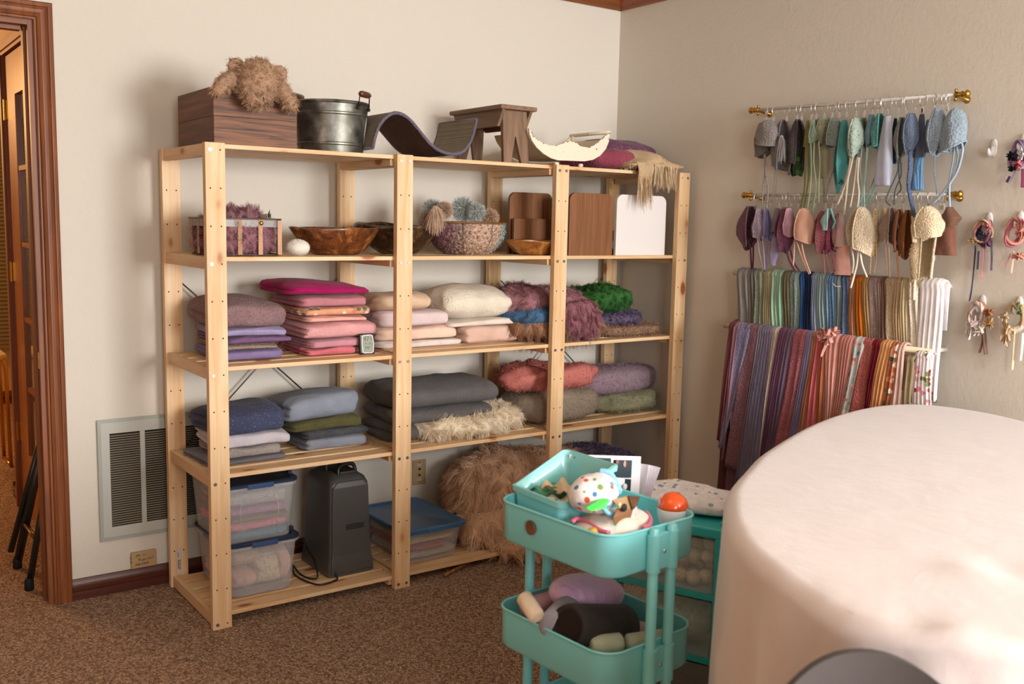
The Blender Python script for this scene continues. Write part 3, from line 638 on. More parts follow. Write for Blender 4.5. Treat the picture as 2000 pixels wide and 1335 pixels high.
zc = zf(1110,765,.09)
fz2 = fuzzy('mohair_wrap',1018,1180,716,765,.08,.40,Z4,['9C544E','BC6E64','D8958A'],'crumpled coral mohair wrap on the taupe one','fluffy wrap',seed=12,group=GM_,z0=zc-.004,kw=dict(noise=.24,f=40.,e=.75))
fz3 = fuzzy('mohair_wrap',1193,1300,768,814,.10,.40,Z4,['6A6A50','86866A','A0A080'],'crumpled sage green mohair wrap under the mauve roll','fluffy wrap',seed=13,group=GM_,kw=dict(noise=.24,f=38.,e=.75))
fz4 = fuzzy('mohair_wrap',1152,1300,719,770,.16,.42,Z4,['6E5862','8E7882','A4909A'],'rolled greyish mauve mohair blanket beside the coral wrap','fluffy wrap',seed=14,group=GM_,z0=zf(1240,768,.16)-.006,kw=dict(e=.6,noise=.06))
# furs on the third shelf
GF = 'curly and shaggy furs on the third shelf'
TANF = ['6A4632','9A7054','C09A7C']
f1 = fuzzy('shaggy_fur',1032,1192,615,678,.06,.40,Z3,TANF,'long-haired tan fur at the bottom of the fur heap, locks hanging over the shelf edge','fur',n=9000,ln=.045,seed=21,group=GF,kw=dict(noise=.1,e=.7),fk=dict(clump=380,grav=.9,rnd=.45,zmin=None,clumpw=.85))
f2 = fuzzy('shaggy_fur',1024,1186,598,640,.07,.40,Z3,['22384E','426688','7E9EBC'],'blue curly fur peeping out between the tan and mauve furs','fur',n=9000,ln=.03,seed=22,group=GF,z0=zf(1110,642,.07),kw=dict(noise=.12),fk=dict(clump=260,grav=.8,curl=.003,curlf=1.2,zmin=None))
f3 = fuzzy('curly_fur',1026,1168,560,622,.08,.42,Z3,['62404A','98686E','D0A4A6'],'curly dusty mauve fur piled on top of the blue one','fur',n=12000,ln=.034,seed=23,group=GF,z0=zf(1100,625,.08),kw=dict(noise=.16,f=26.),fk=dict(clump=480,grav=.5,curl=.004,curlf=1.3,clumpw=.7,zmin=None))
fd = mound('front_drape', xf(1100,640,.03), xf(1184,640,.03), .030,.13, zf(1140,660,.05), zf(1140,588,.05), plain('8E5A62',.95), f3, seed=28, noise=.15)
o = fur(fd, 3200, .036, .0018, furmat(['5A3038','8E5A62','C09094']), f3, clump=170, grav=.9, curl=.004, curlf=1.4, clumpw=.75, seed=29, zmin=None)
f4 = fuzzy('curly_fur',1190,1302,634,660,.07,.40,Z3,['5E4434','907058','BC9E86'],'flat brown curly fur at the bottom right of the third shelf','fur',n=9000,ln=.024,seed=24,group=GF,kw=dict(noise=.05,e=.5),fk=dict(curl=.003,curlf=1.5))
f5 = fuzzy('curly_fur',1182,1272,608,638,.09,.38,Z3,['3A3044','62546E','9488A4'],'purple curly fur between the green and brown furs','fur',n=8000,ln=.026,seed=25,group=GF,z0=zf(1230,640,.09),kw=dict(noise=.2),fk=dict(clump=500,curl=.004,curlf=1.4))
f6 = fuzzy('curly_fur',1158,1262,560,612,.10,.40,Z3,['14301A','2E6428','6CA45C'],'bright green curly fur crowning the right bay of the third shelf','fur',n=9000,ln=.024,seed=26,group=GF,z0=zf(1210,612,.10),kw=dict(noise=.14),fk=dict(clump=420,curl=.004,curlf=1.5,clumpw=.7))
# hygrometer
y0 = .10; c0 = at(719,689,1,y0); hx, hy = c0[0], c0[1]
hg = thing('digital_hygrometer','small black digital hygrometer with silver rimmed display','hygrometer',(hx,y0,Z3))
def tilt(o): pass
Mh = Matrix.Translation((hx,y0,Z3))@Matrix.Rotation(math.radians(-8),4,'Z')@Matrix.Rotation(math.radians(-9),4,'X')
m = MB(); m.M = Mh; m.box(-.033,0,.000,.030,.018,.081); m.build('case', plain('14100F',.35), hg, bevel=.006, seg=3)
m = MB(); m.M = Mh
rr = [(-.022,.008),(-.024,.040),(-.022,.070),(-.016,.074),(.014,.075),(.020,.071),(.024,.040),(.021,.009),(.015,.005),(-.016,.005)]
m.tube([(a,-.0015,b_) for a,b_ in rr],.0026,8,closed=True); m.build('bezel', plain('D8CFCC',.3,.6), hg, smooth=True)
m = MB(); m.M = Mh; m.box(-.0205,-.0012,.008,.0205,.001,.072); m.build('display', plain('868D7A',.5), hg)
xv = Mh.to_3x3()@Vector((1,0,0)); zv = Mh.to_3x3()@Vector((0,0,1)); LCD = plain('2E3A30',.5)
text('readout','47',.023,Mh@Vector((-.005,-.0016,.059)),xv,zv,LCD,hg); text('readout','%',.011,Mh@Vector((.014,-.0016,.058)),xv,zv,LCD,hg)
text('readout','79°',.018,Mh@Vector((-.001,-.0016,.023)),xv,zv,LCD,hg); text('readout','24   38',.008,Mh@Vector((0,-.0016,.041)),xv,zv,LCD,hg)

# ================================================================ top shelf
CRX = wood('crate_x','86573A','38271E','X',rough=.6,contrast=1.3,stripes=70); CRY = wood('crate_y','7A4E30','54341F','Y',rough=.6)
cr = thing('wooden_crate','dark stained wooden crate holding a teddy bear on the top shelf','crate',(.2,.25,Z1))
cx0,cx1,cy0,cy1,cz1 = .049,.350,.05,.441,1.902; t_=.014
def panel_hole(m, a0,a1,z0,z1, ya,yb, hc, hr, n=32):
    ang = [2*PI*k/n for k in range(n)]; inner = [(hc[0]+hr[0]*math.cos(a), hc[1]+hr[1]*math.sin(a)) for a in ang]; outer = []
    for a in ang:
        c,s = math.cos(a),math.sin(a); q = []
        if c > 1e-9: q.append((a1-hc[0])/c)
        if c < -1e-9: q.append((a0-hc[0])/c)
        if s > 1e-9: q.append((z1-hc[1])/s)
        if s < -1e-9: q.append((z0-hc[1])/s)
        k = min(q); outer.append((hc[0]+k*c, hc[1]+k*s))
    for (cx_,cz_) in ((a0,z0),(a1,z0),(a1,z1),(a0,z1)):
        i = min(range(n), key=lambda j:(outer[j][0]-cx_)**2+(outer[j][1]-cz_)**2); outer[i] = (cx_,cz_)
    rings = [[(p[0],ya,p[1]) for p in outer],[(p[0],ya,p[1]) for p in inner],[(p[0],yb,p[1]) for p in inner],[(p[0],yb,p[1]) for p in outer]]
    m.grid(np.array(rings), cu=True, cv=True)
zh = zf(513,192,.05)
m = MB(); panel_hole(m,cx0,cx1,Z1+.0965,cz1,cy0,cy0+t_,(.203,zh),(.030,.013)); m.build('front_board', CRX, cr)
MB().box(cx0,cy0,Z1+.001,cx1,cy0+t_,Z1+.0955).build('front_board', CRX, cr, bevel=.0008)
for xx in (cx0,cx1-t_):
    MB().box(xx,cy0+t_,Z1+.001,xx+t_,cy1,Z1+.0955).build('side_board', CRY, cr, bevel=.0008); MB().box(xx,cy0+t_,Z1+.0965,xx+t_,cy1,cz1).build('side_board', CRY, cr, bevel=.0008)
MB().box(cx0+t_,cy1-t_,Z1+.001,cx1-t_,cy1,cz1).build('back_board', CRX, cr); MB().box(cx0+t_,cy0+t_,Z1+.002,cx1-t_,cy1-t_,Z1+.012).build('bottom_board', CRX, cr)
tb = thing('teddy_bear','shaggy brown teddy bear slumped face down over the crate edge','teddy bear',(.19,.08,1.80))
BF = furmat(['624832','AC886A','E4CAAE']); BS = plain('A8866A',.9)
def P2(px,py,y): return np.array(at(px,py,1,y))
def ell(name,c,r,rot=None,noise=.05,seed=1):
    m = MB(); 
    if rot is not None: m.M = Matrix.Translation(c)@rot; m.grid(ellipsoid((0,0,0),r,24,16,noise,seed),cv=True)
    else: m.grid(ellipsoid(c,r,24,16,noise,seed),cv=True)
    return m.build(name, BS, tb, smooth=True)
hc = P2(503,162,.00)
parts_ = [ell('head',hc,(.074,.066,.078)), ell('ear',P2(462,130,.03),(.030,.016,.028)), ell('ear',P2(546,143,.03),(.028,.016,.027)),
          ell('muzzle',P2(500,192,-.02),(.040,.034,.032)), ell('body',(.20,.15,1.875),(.085,.12,.070))]
def limb(name, pts, rad):
    m = MB(); m.tube(spline(pts,14), [rad*(.75+.45*math.sin(PI*min(1,.15+k/14*.9)))*(1 if k < 13 else .5) for k in range(14)], 14); return m.build(name, BS, tb, smooth=True)
parts_ += [limb('arm',[P2(474,150,.04),P2(454,154,.02),P2(434,166,.0),P2(420,186,-.008)],.023), limb('arm',[P2(532,160,.03),P2(546,172,.01),P2(562,194,-.004),P2(575,217,-.01)],.023)]
fur(parts_, 16000, .020, .0014, BF, tb, clump=1500, clumpw=.5, grav=.2, rnd=.5, seed=5)
m = MB(); m.grid(ellipsoid(P2(512,193,-.045),(.010,.008,.009),12,8),cv=True); m.build('nose', plain('1C120C',.3), tb, smooth=True)
# bucket
MET = newmat('galvanised'); mt_, nt_, b_m = MET; b_m.inputs['Metallic'].default_value=.9; b_m.inputs['Roughness'].default_value=.38
tc_ = N(nt_,'ShaderNodeTexCoord'); n_ = N(nt_,'ShaderNodeTexNoise', i_Scale=18., i_Detail=6.); nt_.links.new(tc_.outputs['Object'], n_.inputs['Vector'])
nt_.links.new(ramp(nt_, n_.outputs['Fac'], [(.35,'5C5A52'),(.60,'8A8A82'),(.74,'B8B8B0')]), b_m.inputs['Base Color'])
mr_ = N(nt_,'ShaderNodeMapRange'); mr_.inputs[3].default_value=.28; mr_.inputs[4].default_value=.55; nt_.links.new(n_.outputs['Fac'], mr_.inputs[0]); nt_.links.new(mr_.outputs[0], b_m.inputs['Roughness'])
bk = thing('metal_bucket','round galvanised metal bucket with wooden grip handles','bucket',(.556,.205,Z1))
bc = (.556,.205); zr_ = 1.897; R0,R1 = .120,.142
def br(z): return R0+(R1-R0)*(z-Z1)/(zr_-Z1)
prof = [(.0,Z1+.006),(R0-.006,Z1+.006),(R0-.004,Z1+.001),(R0,Z1+.001)]
for z in (1.742,1.853):
    prof += [(br(z-.006),z-.006),(br(z)+.0035,z-.003),(br(z)+.0035,z+.003),(br(z+.006),z+.006)]
prof += [(br(1.888),1.888),(R1+.004,1.890),(R1+.006,1.895),(R1+.003,1.900),(R1-.002,1.898),(R0-.003,Z1+.010),(0,Z1+.010)]
m = MB(); m.lathe([(r,z) for r,z in prof],(bc[0],bc[1],0),48,caps=False); m.build('body', mt_, bk, smooth='auto')
a_ = math.radians(-38)
m = MB(); m.tube([(bc[0]+(br(z)+.001)*math.cos(a_),bc[1]+(br(z)+.001)*math.sin(a_),z) for z in (Z1+.004,1.76,1.83,1.886)],.0026,6); m.build('side_seam', mt_, bk, smooth=True)
RUST = plain('3A2A20',.5,.7)
for ac in (math.radians(-57), math.radians(123)):
    da = .27; ee = [Vector((bc[0]+(R1+.006)*math.cos(ac+s),bc[1]+(R1+.006)*math.sin(ac+s),1.876)) for s in (-da,da)]
    up = [Vector((bc[0]+(R1+.010)*math.cos(ac+s*.86),bc[1]+(R1+.010)*math.sin(ac+s*.86),1.928)) for s in (-da,da)]
    m = MB(); m.tube([ee[0],up[0],up[1],ee[1]],.0024,8); m.build('bail_wire', RUST, bk, smooth=True)
    gq = [up[0].lerp(up[1],t) for t in (-.02,.06,.2,.5,.8,.94,1.02)]
    m = MB(); m.tube(gq,[.006,.0105,.012,.0125,.012,.0105,.006],14); m.build('wooden_grip', wood('grip','6E3C22','2E1A10','X',rough=.35,coat=.3), bk, smooth=True)
    for e_ in ee:
        m = MB(); m.grid(ellipsoid(e_,(.006,.006,.007),10,8),cv=True); m.build('handle_ear', RUST, bk, smooth=True)
# wave cat scratcher
ws = thing('wave_scratcher','wave-shaped cat scratcher with grey top and purple edging','cat scratcher',(.87,.2,Z1))
wpx = [(727,292),(731,272),(739,250),(752,233),(768,224),(785,227),(800,238),(813,253),(826,269),(839,284),(853,295),(869,302),(886,304),(901,300),(912,289),(921,270),(926,252),(929,236)]
wp_ = [at(a,b_,1,.06) for a,b_ in wpx]; wc = spline([(p[0],p[2]+.006) for p in wp_], 60); wc = [(a,max(b_,Z1+.008)) for a,b_ in wc]
def ribbon(m, curve, y0, y1, t0, t1):
    P = []
    for i,(x,z) in enumerate(curve):
        a = curve[max(i-1,0)]; c = curve[min(i+1,len(curve)-1)]; dx,dz = c[0]-a[0],c[1]-a[1]; L_ = math.hypot(dx,dz); nx,nz = -dz/L_,dx/L_
        P.append([(x+nx*t1,y0,z+nz*t1),(x+nx*t1,y1,z+nz*t1),(x+nx*t0,y1,z+nz*t0),(x+nx*t0,y0,z+nz*t0)])
    m.grid(np.array(P),cv=True); n = len(P); b0 = m.n-4*n; m.f.append((b0,b0+1,b0+2,b0+3)); m.f.append(tuple(b0+4*(n-1)+k for k in (3,2,1,0)))
m = MB(); ribbon(m,wc,.055,.335,-.0045,.0008); m.build('underside', fabric('5E4638','waffle',scale=1.4), ws)
m = MB(); ribbon(m,wc,.060,.330,.0008,.005); m.build('carpet_top', fabric('857A66','rib',scale=.55), ws)
for y in (.055,.335): m = MB(); m.tube([(a,y,b_) for a,b_ in wc],.0068,8); m.build('edge_piping', fabric('6A6270','knit'), ws, smooth=True)
for e_ in (wc[0],wc[-1]): m = MB(); m.tube([(e_[0],.055,e_[1]),(e_[0],.335,e_[1])],.0062,8); m.build('edge_piping', fabric('6A6270','knit'), ws, smooth=True)
# step stool
so = thing('step_stool','weathered brown wooden step stool with V-cut ends','stool',(1.33,.24,Z1))
SX = wood('stool_x','8A705A','5E4838','X',rough=.7); SY = wood('stool_y','8E7158','66503C','Y',rough=.7); SZ = wood('stool_z','8C6E56','624A38','Z',rough=.7)
sx0,sx1 = 1.228,1.412; sy0,sy1 = .03,.43; szt = 1.941
m = MB(); m.box(sx0,sy0,szt-.018,sx1,sy1,szt); m.build('seat_board', SY, so, bevel=.004)
for xx,sg in ((sx0+.022,1),(sx1-.022,-1)):
    m = MB(); m.prism([(sy0+.012,szt-.018),(sy1-.012,szt-.018),(sy1-.05,szt-.085),(sy0+.05,szt-.085)],0,xx-.007,xx+.007); m.build('apron', SY, so, bevel=.001)
for yy_,sg in ((sy0+.045,-1),(sy1-.045,1)):
    xa,xb = sx0+.030,sx1-.030; xm = (xa+xb)/2; po = [(xa,szt-.018),(xb,szt-.018),(xb+.002,Z1+.001),(xb-.036,Z1+.001),(xm+.002,Z1+.108),(xm-.002,Z1+.108),(xa+.036,Z1+.001),(xa-.002,Z1+.001)]
    m = MB()
    n_ = len(po); v = []
    for t in (-.009,.009):
        for p in po: v.append((p[0], yy_+t+sg*.020*(szt-p[1])/.22, p[1]))
    m.add(v,[(0,7,6,5),(0,5,4,1),(1,4,3,2)]+[(8,13,14,15),(8,9,12,13),(9,10,11,12)]+[(i,(i+1)%n_,(i+1)%n_+n_,i+n_) for i in range(n_)])
    m.build('end_leg_board', SZ, so, bevel=.001)
# cradle
cd = thing('toy_cradle','cream painted boat-shaped wooden cradle with chipped edges','cradle',(1.6,.2,Z1))
def paint():
    m, nt, b = newmat('chipped_cream'); L = nt.links.new; tc = N(nt,'ShaderNodeTexCoord'); n = N(nt,'ShaderNodeTexNoise', i_Scale=60., i_Detail=4.); L(tc.outputs['Object'], n.inputs['Vector'])
    L(ramp(nt,n.outputs['Fac'],[(.0,'5C3E22'),(.285,'6A4A2A'),(.30,'E9DCC4'),(1.,'EFE4CE')]), b.inputs['Base Color']); b.inputs['Roughness'].default_value=.5; return m
CP_ = paint(); CHIP = plain('6A4426',.8)
tpx = [(1033,250),(1041,264),(1049,272),(1058,278),(1074,284),(1088,284),(1102,278),(1114,275),(1126,279),(1137,286),(1149,288),(1160,284),(1170,276),(1181,266),(1191,257)]
bpx = [(1189,276),(1183,291),(1172,304),(1158,312),(1142,315),(1090,313),(1076,309),(1061,300),(1048,288),(1039,275),(1034,262)]
tw = [at(a,b_,1,.032) for a,b_ in tpx]; bw_ = [at(a,b_,1,.032) for a,b_ in bpx]
lift = Z1+.012-min(p[2] for p in bw_)
poly = [(p[0],max(p[2],Z1+.012)) for p in tw]+[(p[0],max(p[2],Z1+.012)) for p in bw_]
for y in (.030,.290): m = MB(); m.prism(poly if y < .1 else poly[3:-3],1,y,y+.012); m.build('side_board', CP_, cd, bevel=.0012)
sh_ = spline([(p[0],p[2]+.004) for p in reversed([bw_[i] for i in range(len(bw_))])],26); sh_ = [(x,max(z,Z1+.020)+.003) for x,z in sh_]
m = MB(); ribbon(m, sh_, .042,.290,0,.007); m.build('curved_floor', plain('D9CBB0',.6), cd)
x_, z_ = tw[-1][0]-.004, tw[-1][2]-.003; m = MB(); m.tube([(x_,.030,z_),(x_,.302,z_)],.008,10); m.build('end_rail', CP_, cd, smooth=True)
hb = at(1112,268,1,.30); m = MB(); m.box(hb[0],.275,hb[2]-.045,x_,.290,hb[2]+.004); m.build('head_panel', CP_, cd, bevel=.002)
rs = np.random.RandomState(3); m = MB()
for i in range(26):
    k = rs.randint(0,len(tw)-1); t = rs.rand(); p = tw[k]*(1-t)+tw[k+1]*t; m.grid(ellipsoid((p[0],.0298,p[2]-.001),(.0018+.002*rs.rand(),.0012,.0016+.0016*rs.rand()),6,5),cv=True)
m.build('paint_chips', CHIP, cd)['kind'] = 'stuff'
for px_ in (1087,1134):
    for y in (.037,.296):
        xk = at(px_,316,1,.037)[0]; m = MB(); m.lathe([(.008,Z1),(.0115,Z1+.004),(.0115,Z1+.010),(.008,Z1+.014)],(xk,y,0),14); m.build('foot', CP_, cd, smooth=True)
# scarves at the right end of the top shelf
zz0 = Z1
def lump(name, px0,px1,pt, y0,y1, z0, mt, seed, **k):
    return mound(name, xf(px0,300,y0), xf(px1,300,y0), y0,y1, z0, zf((px0+px1)/2,pt,y0), mt, seed=seed, **k)
sc1 = lump('knit_scarf',1165,1262,290,.05,.36,Z1+.001,fabric('8E4252','knit',scale=.8),31,noise=.16,f=30.,e=.8); tag(sc1,'raspberry pink knitted scarf under the plum one, top shelf end','scarf')
sc2 = lump('beaded_scarf',1185,1310,271,.17,.47,Z1+.04,fabric('6A3F5A','speck','D8C8CC'),32,noise=.14,f=24.,e=.9); tag(sc2,'plum scarf dotted with tiny pearl beads on the top shelf','scarf')
sc3 = thing('fringed_shawl','cream shawl with long fringe spilling over the top shelf front','shawl',(2.05,.1,Z1))
CRM = fabric('CDB08A','fleece')
sb = slab('shawl_body', xf(1222,300,.02), 2.27, -.006,.30, Z1+.006, lambda x,y: Z1+.058+.016*np.sin(x*22), seed=33, layers=1, noise=.016, e=.9, hump=.03, mat=CRM, parent=sc3)
def drape(m, xa, xb, zt, zb, y, amp=.005, k=3., lean=0., n=14):
    P = []; 
    for i in range(n):
        t = i/(n-1); row = []
        for j in range(17):
            s = j/16; x = xa+(xb-xa)*(s*(1-.25*t)+.125*t)+lean*t; row.append((x, y-.004-amp*math.sin(s*PI*2*k)-.008*math.sin(PI*min(1,t*1.5)), zt+(zb-zt)*t))
        P.append(row)
    P = np.array(P); Q = P+np.array([0,.004,0]); m.grid(P); m.grid(Q,flip=True)
m = MB(); drape(m, xf(1240,320,.0), xf(1272,320,.0), Z1+.035, Z1-.055, -.008, lean=.01); d1_ = m.build('hanging_panel', CRM, sc3, smooth=True)
m = MB(); drape(m, xf(1272,320,.0), xf(1322,320,.0), Z1+.035, Z1+.002, -.008, k=2); d2_ = m.build('hanging_panel', CRM, sc3, smooth=True)
FR = furmat(['9A7C58','CDB08A','EAD6B6'])
fur(d1_, 900, .085, .0030, FR, sc3, name='fringe', up=.05, grav=1.1, rnd=.13, clump=40, clumpw=.6, seed=7, mask=lambda p: p[:,2] < Z1-.02)
fur(d2_, 1100, .060, .0028, FR, sc3, name='fringe', up=.1, grav=1.1, rnd=.18, clump=60, clumpw=.6, seed=8)
fur(sb, 2600, .022, .0022, FR, sc3, name='fringe', up=.5, grav=.7, rnd=.6, clump=200, seed=9)

# ================================================================ second shelf
mb = thing('metal_rim_basket','basket with silver metal band and wooden strips holding mauve fur','basket',(.19,.2,Z2))
bx0,bx1,by0,by1 = .040,.312,.075,.350; rad = .045
def rrect(x0,x1,y0,y1,r,n=6):
    o = []
    for cx_,cy_,a0 in ((x1-r,y1-r,0),(x0+r,y1-r,PI/2),(x0+r,y0+r,PI),(x1-r,y0+r,1.5*PI)):
        for k in range(n+1): a = a0+PI/2*k/n; o.append((cx_+r*math.cos(a),cy_+r*math.sin(a)))
    return o
def shell(m, rings, thick=None):
    m.grid(np.array(rings), cv=True)
rc = rrect(bx0,bx1,by0,by1,rad); ri = rrect(bx0+.0035,bx1-.0035,by0+.0035,by1-.0035,rad-.003)
zb0,zb1 = 1.428,1.456
m = MB(); m.grid(np.array([[(x,y,zb0) for x,y in rc],[(x,y,zb1) for x,y in rc],[(x,y,zb1) for x,y in ri],[(x,y,zb0) for x,y in ri]]),cu=True,cv=True)
m.build('metal_band', plain('8A8682',.5,.3,bump=.2,bs=50), mb, smooth='auto')
m = MB(); m.tube([(x,y,zb1) for x,y in rc],.003,8,closed=True); m.build('rim_wire', plain('6A5A50',.5,.6), mb, smooth=True)
m = MB(); m.tube([(x,y,Z2+.005) for x,y in rrect(bx0+.008,bx1-.008,by0+.008,by1-.008,rad)],.003,8,closed=True); m.build('base_wire', plain('5A4A40',.5,.6), mb, smooth=True)
STR = wood('strip','C79A78','9C7050','Z',rough=.6)
def strip(x,y,dx,dy):
    m = MB(); P = []
    for z in (zb1-.004, 1.38, Z2+.02, Z2+.006):
        k = 1. if z > Z2+.02 else .985
        P.append((x,y,z))
    w_ = .008
    nx,ny = dx,dy; ox,oy = -dy*.0018, dx*.0018
    m.grid(np.array([[(px_-nx*w_+ox,py_-ny*w_+oy,z),(px_+nx*w_+ox,py_+ny*w_+oy,z),(px_+nx*w_-ox,py_+ny*w_-oy,z),(px_-nx*w_-ox,py_-ny*w_-oy,z)] for px_,py_,z in P]),cv=True)
    return m.build('wooden_strip', STR, mb)
for px_ in (414,469,509,549): strip(min(xf(px_,470,by0),bx1-.02), by0+.001, 1,0)
for y in (.14,.21,.28): strip(bx0+.001,y,0,1); strip(bx1-.001,y,0,1)
for px_ in (510,): m = MB(); m.grid(ellipsoid((xf(px_,433,by0),by0-.003,(zb0+zb1)/2),(.008,.005,.008),12,8),cv=True); m.build('brass_knob', OLDBRASS, mb, smooth=True)
for y in (.14,): m = MB(); m.grid(ellipsoid((bx0-.003,y,(zb0+zb1)/2),(.005,.008,.008),12,8),cv=True); m.build('brass_knob', OLDBRASS, mb, smooth=True)
MAUVE = ['6A424A','A0727A','CFA6AA']
mf = mound('mauve_fur', bx0+.012,bx1-.012,by0+.012,by1-.012, Z2+.002, 1.462, plain('8E626A',.95), seed=41, noise=.06, e=.45)
tag(mf,'long dusky mauve fur stuffed in the metal rimmed basket','fur')
fur(mf, 12000, .030, .0014, furmat(MAUVE), mf, clump=500, grav=.3, rnd=.55, clumpw=.7, seed=41, zmin=Z2-.02)
fu2 = mound('fur_top', .10,.25,.12,.28, 1.45, 1.485, plain('8E626A',.95), mf, seed=42, noise=.15); fur(fu2, 3500, .034, .0014, furmat(MAUVE), mf, clump=120, grav=-.1, rnd=.5, seed=43)
lp = MB(); rs = np.random.RandomState(5)
for k in range(16):
    c = np.array([.285+.03*rs.rand(),.20+.03*rs.rand(),1.462+.014*rs.rand()]); d = rs.normal(size=3)*.008; e_ = np.cross(d,rs.normal(size=3)); e_ = e_/np.linalg.norm(e_)*.004
    lp.add([c-d,c+e_,c+d,c-e_],[(0,1,2,3)])
lp = lp.build('leaf_sprig', plain('46582E',.7), None, fixn=False); tag(lp,'tiny green leaf sprig tucked into the mauve fur','leaf sprig')
eg = MB(); eg.grid(ellipsoid((xf(588,482,.10)+.0,.13,Z2+.030),(.042,.045,.029),28,18,.03,3),cv=True); eg = eg.build('felted_cocoon', plain('EDE6DA',.95,bump=.6,bs=50), None, smooth=True)
tag(eg,'white felted wool cocoon lying between basket and burl bowl','wool ball'); fur(eg, 4500, .005, .0006, furmat(['D8CDBC','F4EEE4','FFFFFF']), eg, rnd=1.2, grav=0., seed=44, seg=2)
def burl(key,c1,c2,c3):
    m, nt, b = newmat(key); L = nt.links.new; tc = N(nt,'ShaderNodeTexCoord'); n = N(nt,'ShaderNodeTexNoise', i_Scale=9., i_Detail=7., i_Roughness=.65, i_Distortion=2.2); L(tc.outputs['Object'], n.inputs['Vector'])
    v = N(nt,'ShaderNodeTexVoronoi', i_Scale=16.); v.feature='DISTANCE_TO_EDGE'; mx = N(nt,'ShaderNodeMix', data_type='VECTOR'); mx.inputs[0].default_value=.25; L(tc.outputs['Object'],mx.inputs[4]); L(n.outputs['Color'],mx.inputs[5]); L(mx.outputs[1], v.inputs['Vector'])
    c = ramp(nt,n.outputs['Fac'],[(.35,c1),(.52,c2),(.66,c3)]); mr = N(nt,'ShaderNodeMapRange'); mr.inputs[1].default_value=0.; mr.inputs[2].default_value=.05; mr.inputs[3].default_value=.8; L(v.outputs['Distance'],mr.inputs[0])
    sc = N(nt,'ShaderNodeMix', data_type='RGBA'); L(mr.outputs[0], sc.inputs[0]); L(c, sc.inputs[7]); sc.inputs[6].default_value=(*lin(c3),1); 
    L(sc.outputs[2], b.inputs['Base Color']); b.inputs['Roughness'].default_value=.35; b.inputs['Coat Weight'].default_value=.3
    bp = N(nt,'ShaderNodeBump', i_Strength=.5, i_Distance=.004); L(n.outputs['Fac'],bp.inputs['Height']); L(bp.outputs[0],b.inputs['Normal']); return m
def bowl(name, c, rx, ry, h, z, mt, seed, wav=.008, base=.42, up=1.5, n=56):
    P = []; th = np.linspace(0,2*PI,n,endpoint=False)
    rim = 1+.07*sn(np.cos(th)*.3,np.sin(th)*.3,0*th,seed,18,5); wob = wav*sn(np.cos(th)*.3,np.sin(th)*.3,0*th,seed+1,20,4)
    for k in range(13):
        t = k/12; r = base+(1-base)*t**.8; hh = h*t**up if up else h*t
        P.append(np.stack([c[0]+rx*r*np.cos(th)*(1+(rim-1)*t), c[1]+ry*r*np.sin(th)*(1+(rim-1)*t), z+hh+wob*t*t],1))
    for k in range(12,-1,-1):
        t = k/12; r = (base+(1-base)*t**.8)*.955; hh = .008+(h-.006)*t**up
        P.append(np.stack([c[0]+rx*r*np.cos(th)*(1+(rim-1)*t), c[1]+ry*r*np.sin(th)*(1+(rim-1)*t), z+hh+wob*t*t],1))
    m = MB(); m.grid(np.array(P),cv=True); b0 = m.n-len(P)*n; m.f.append(tuple(b0+k for k in reversed(range(n)))); m.f.append(tuple(b0+(len(P)-1)*n+k for k in range(n)))
    return m.build(name, mt, None, smooth=True)
BU1 = burl('burl_brown','2E1608','6E3A18','B0743A'); BU2 = burl('burl_dark','181008','3A2414','8A683E')
o = bowl('carved_bowl',(.575,.20),.178,.13,.107,Z2,BU1,4); tag(o,'rough burl wood bowl, reddish brown, next to the white wool cocoon','bowl')
o = bowl('carved_bowl',(.872,.24),.185,.14,.122,Z2,BU2,9,wav=.012,base=.30); tag(o,'dark blackish burl wood bowl behind the second front post','bowl')
o = bowl('wooden_bowl',(1.490,.125),.158,.090,.062,Z2,burl('teak','6A3A14','9A622C','C08A4A'),6,wav=.004); tag(o,'small golden brown wooden bowl in front of the brown doll bed','bowl')
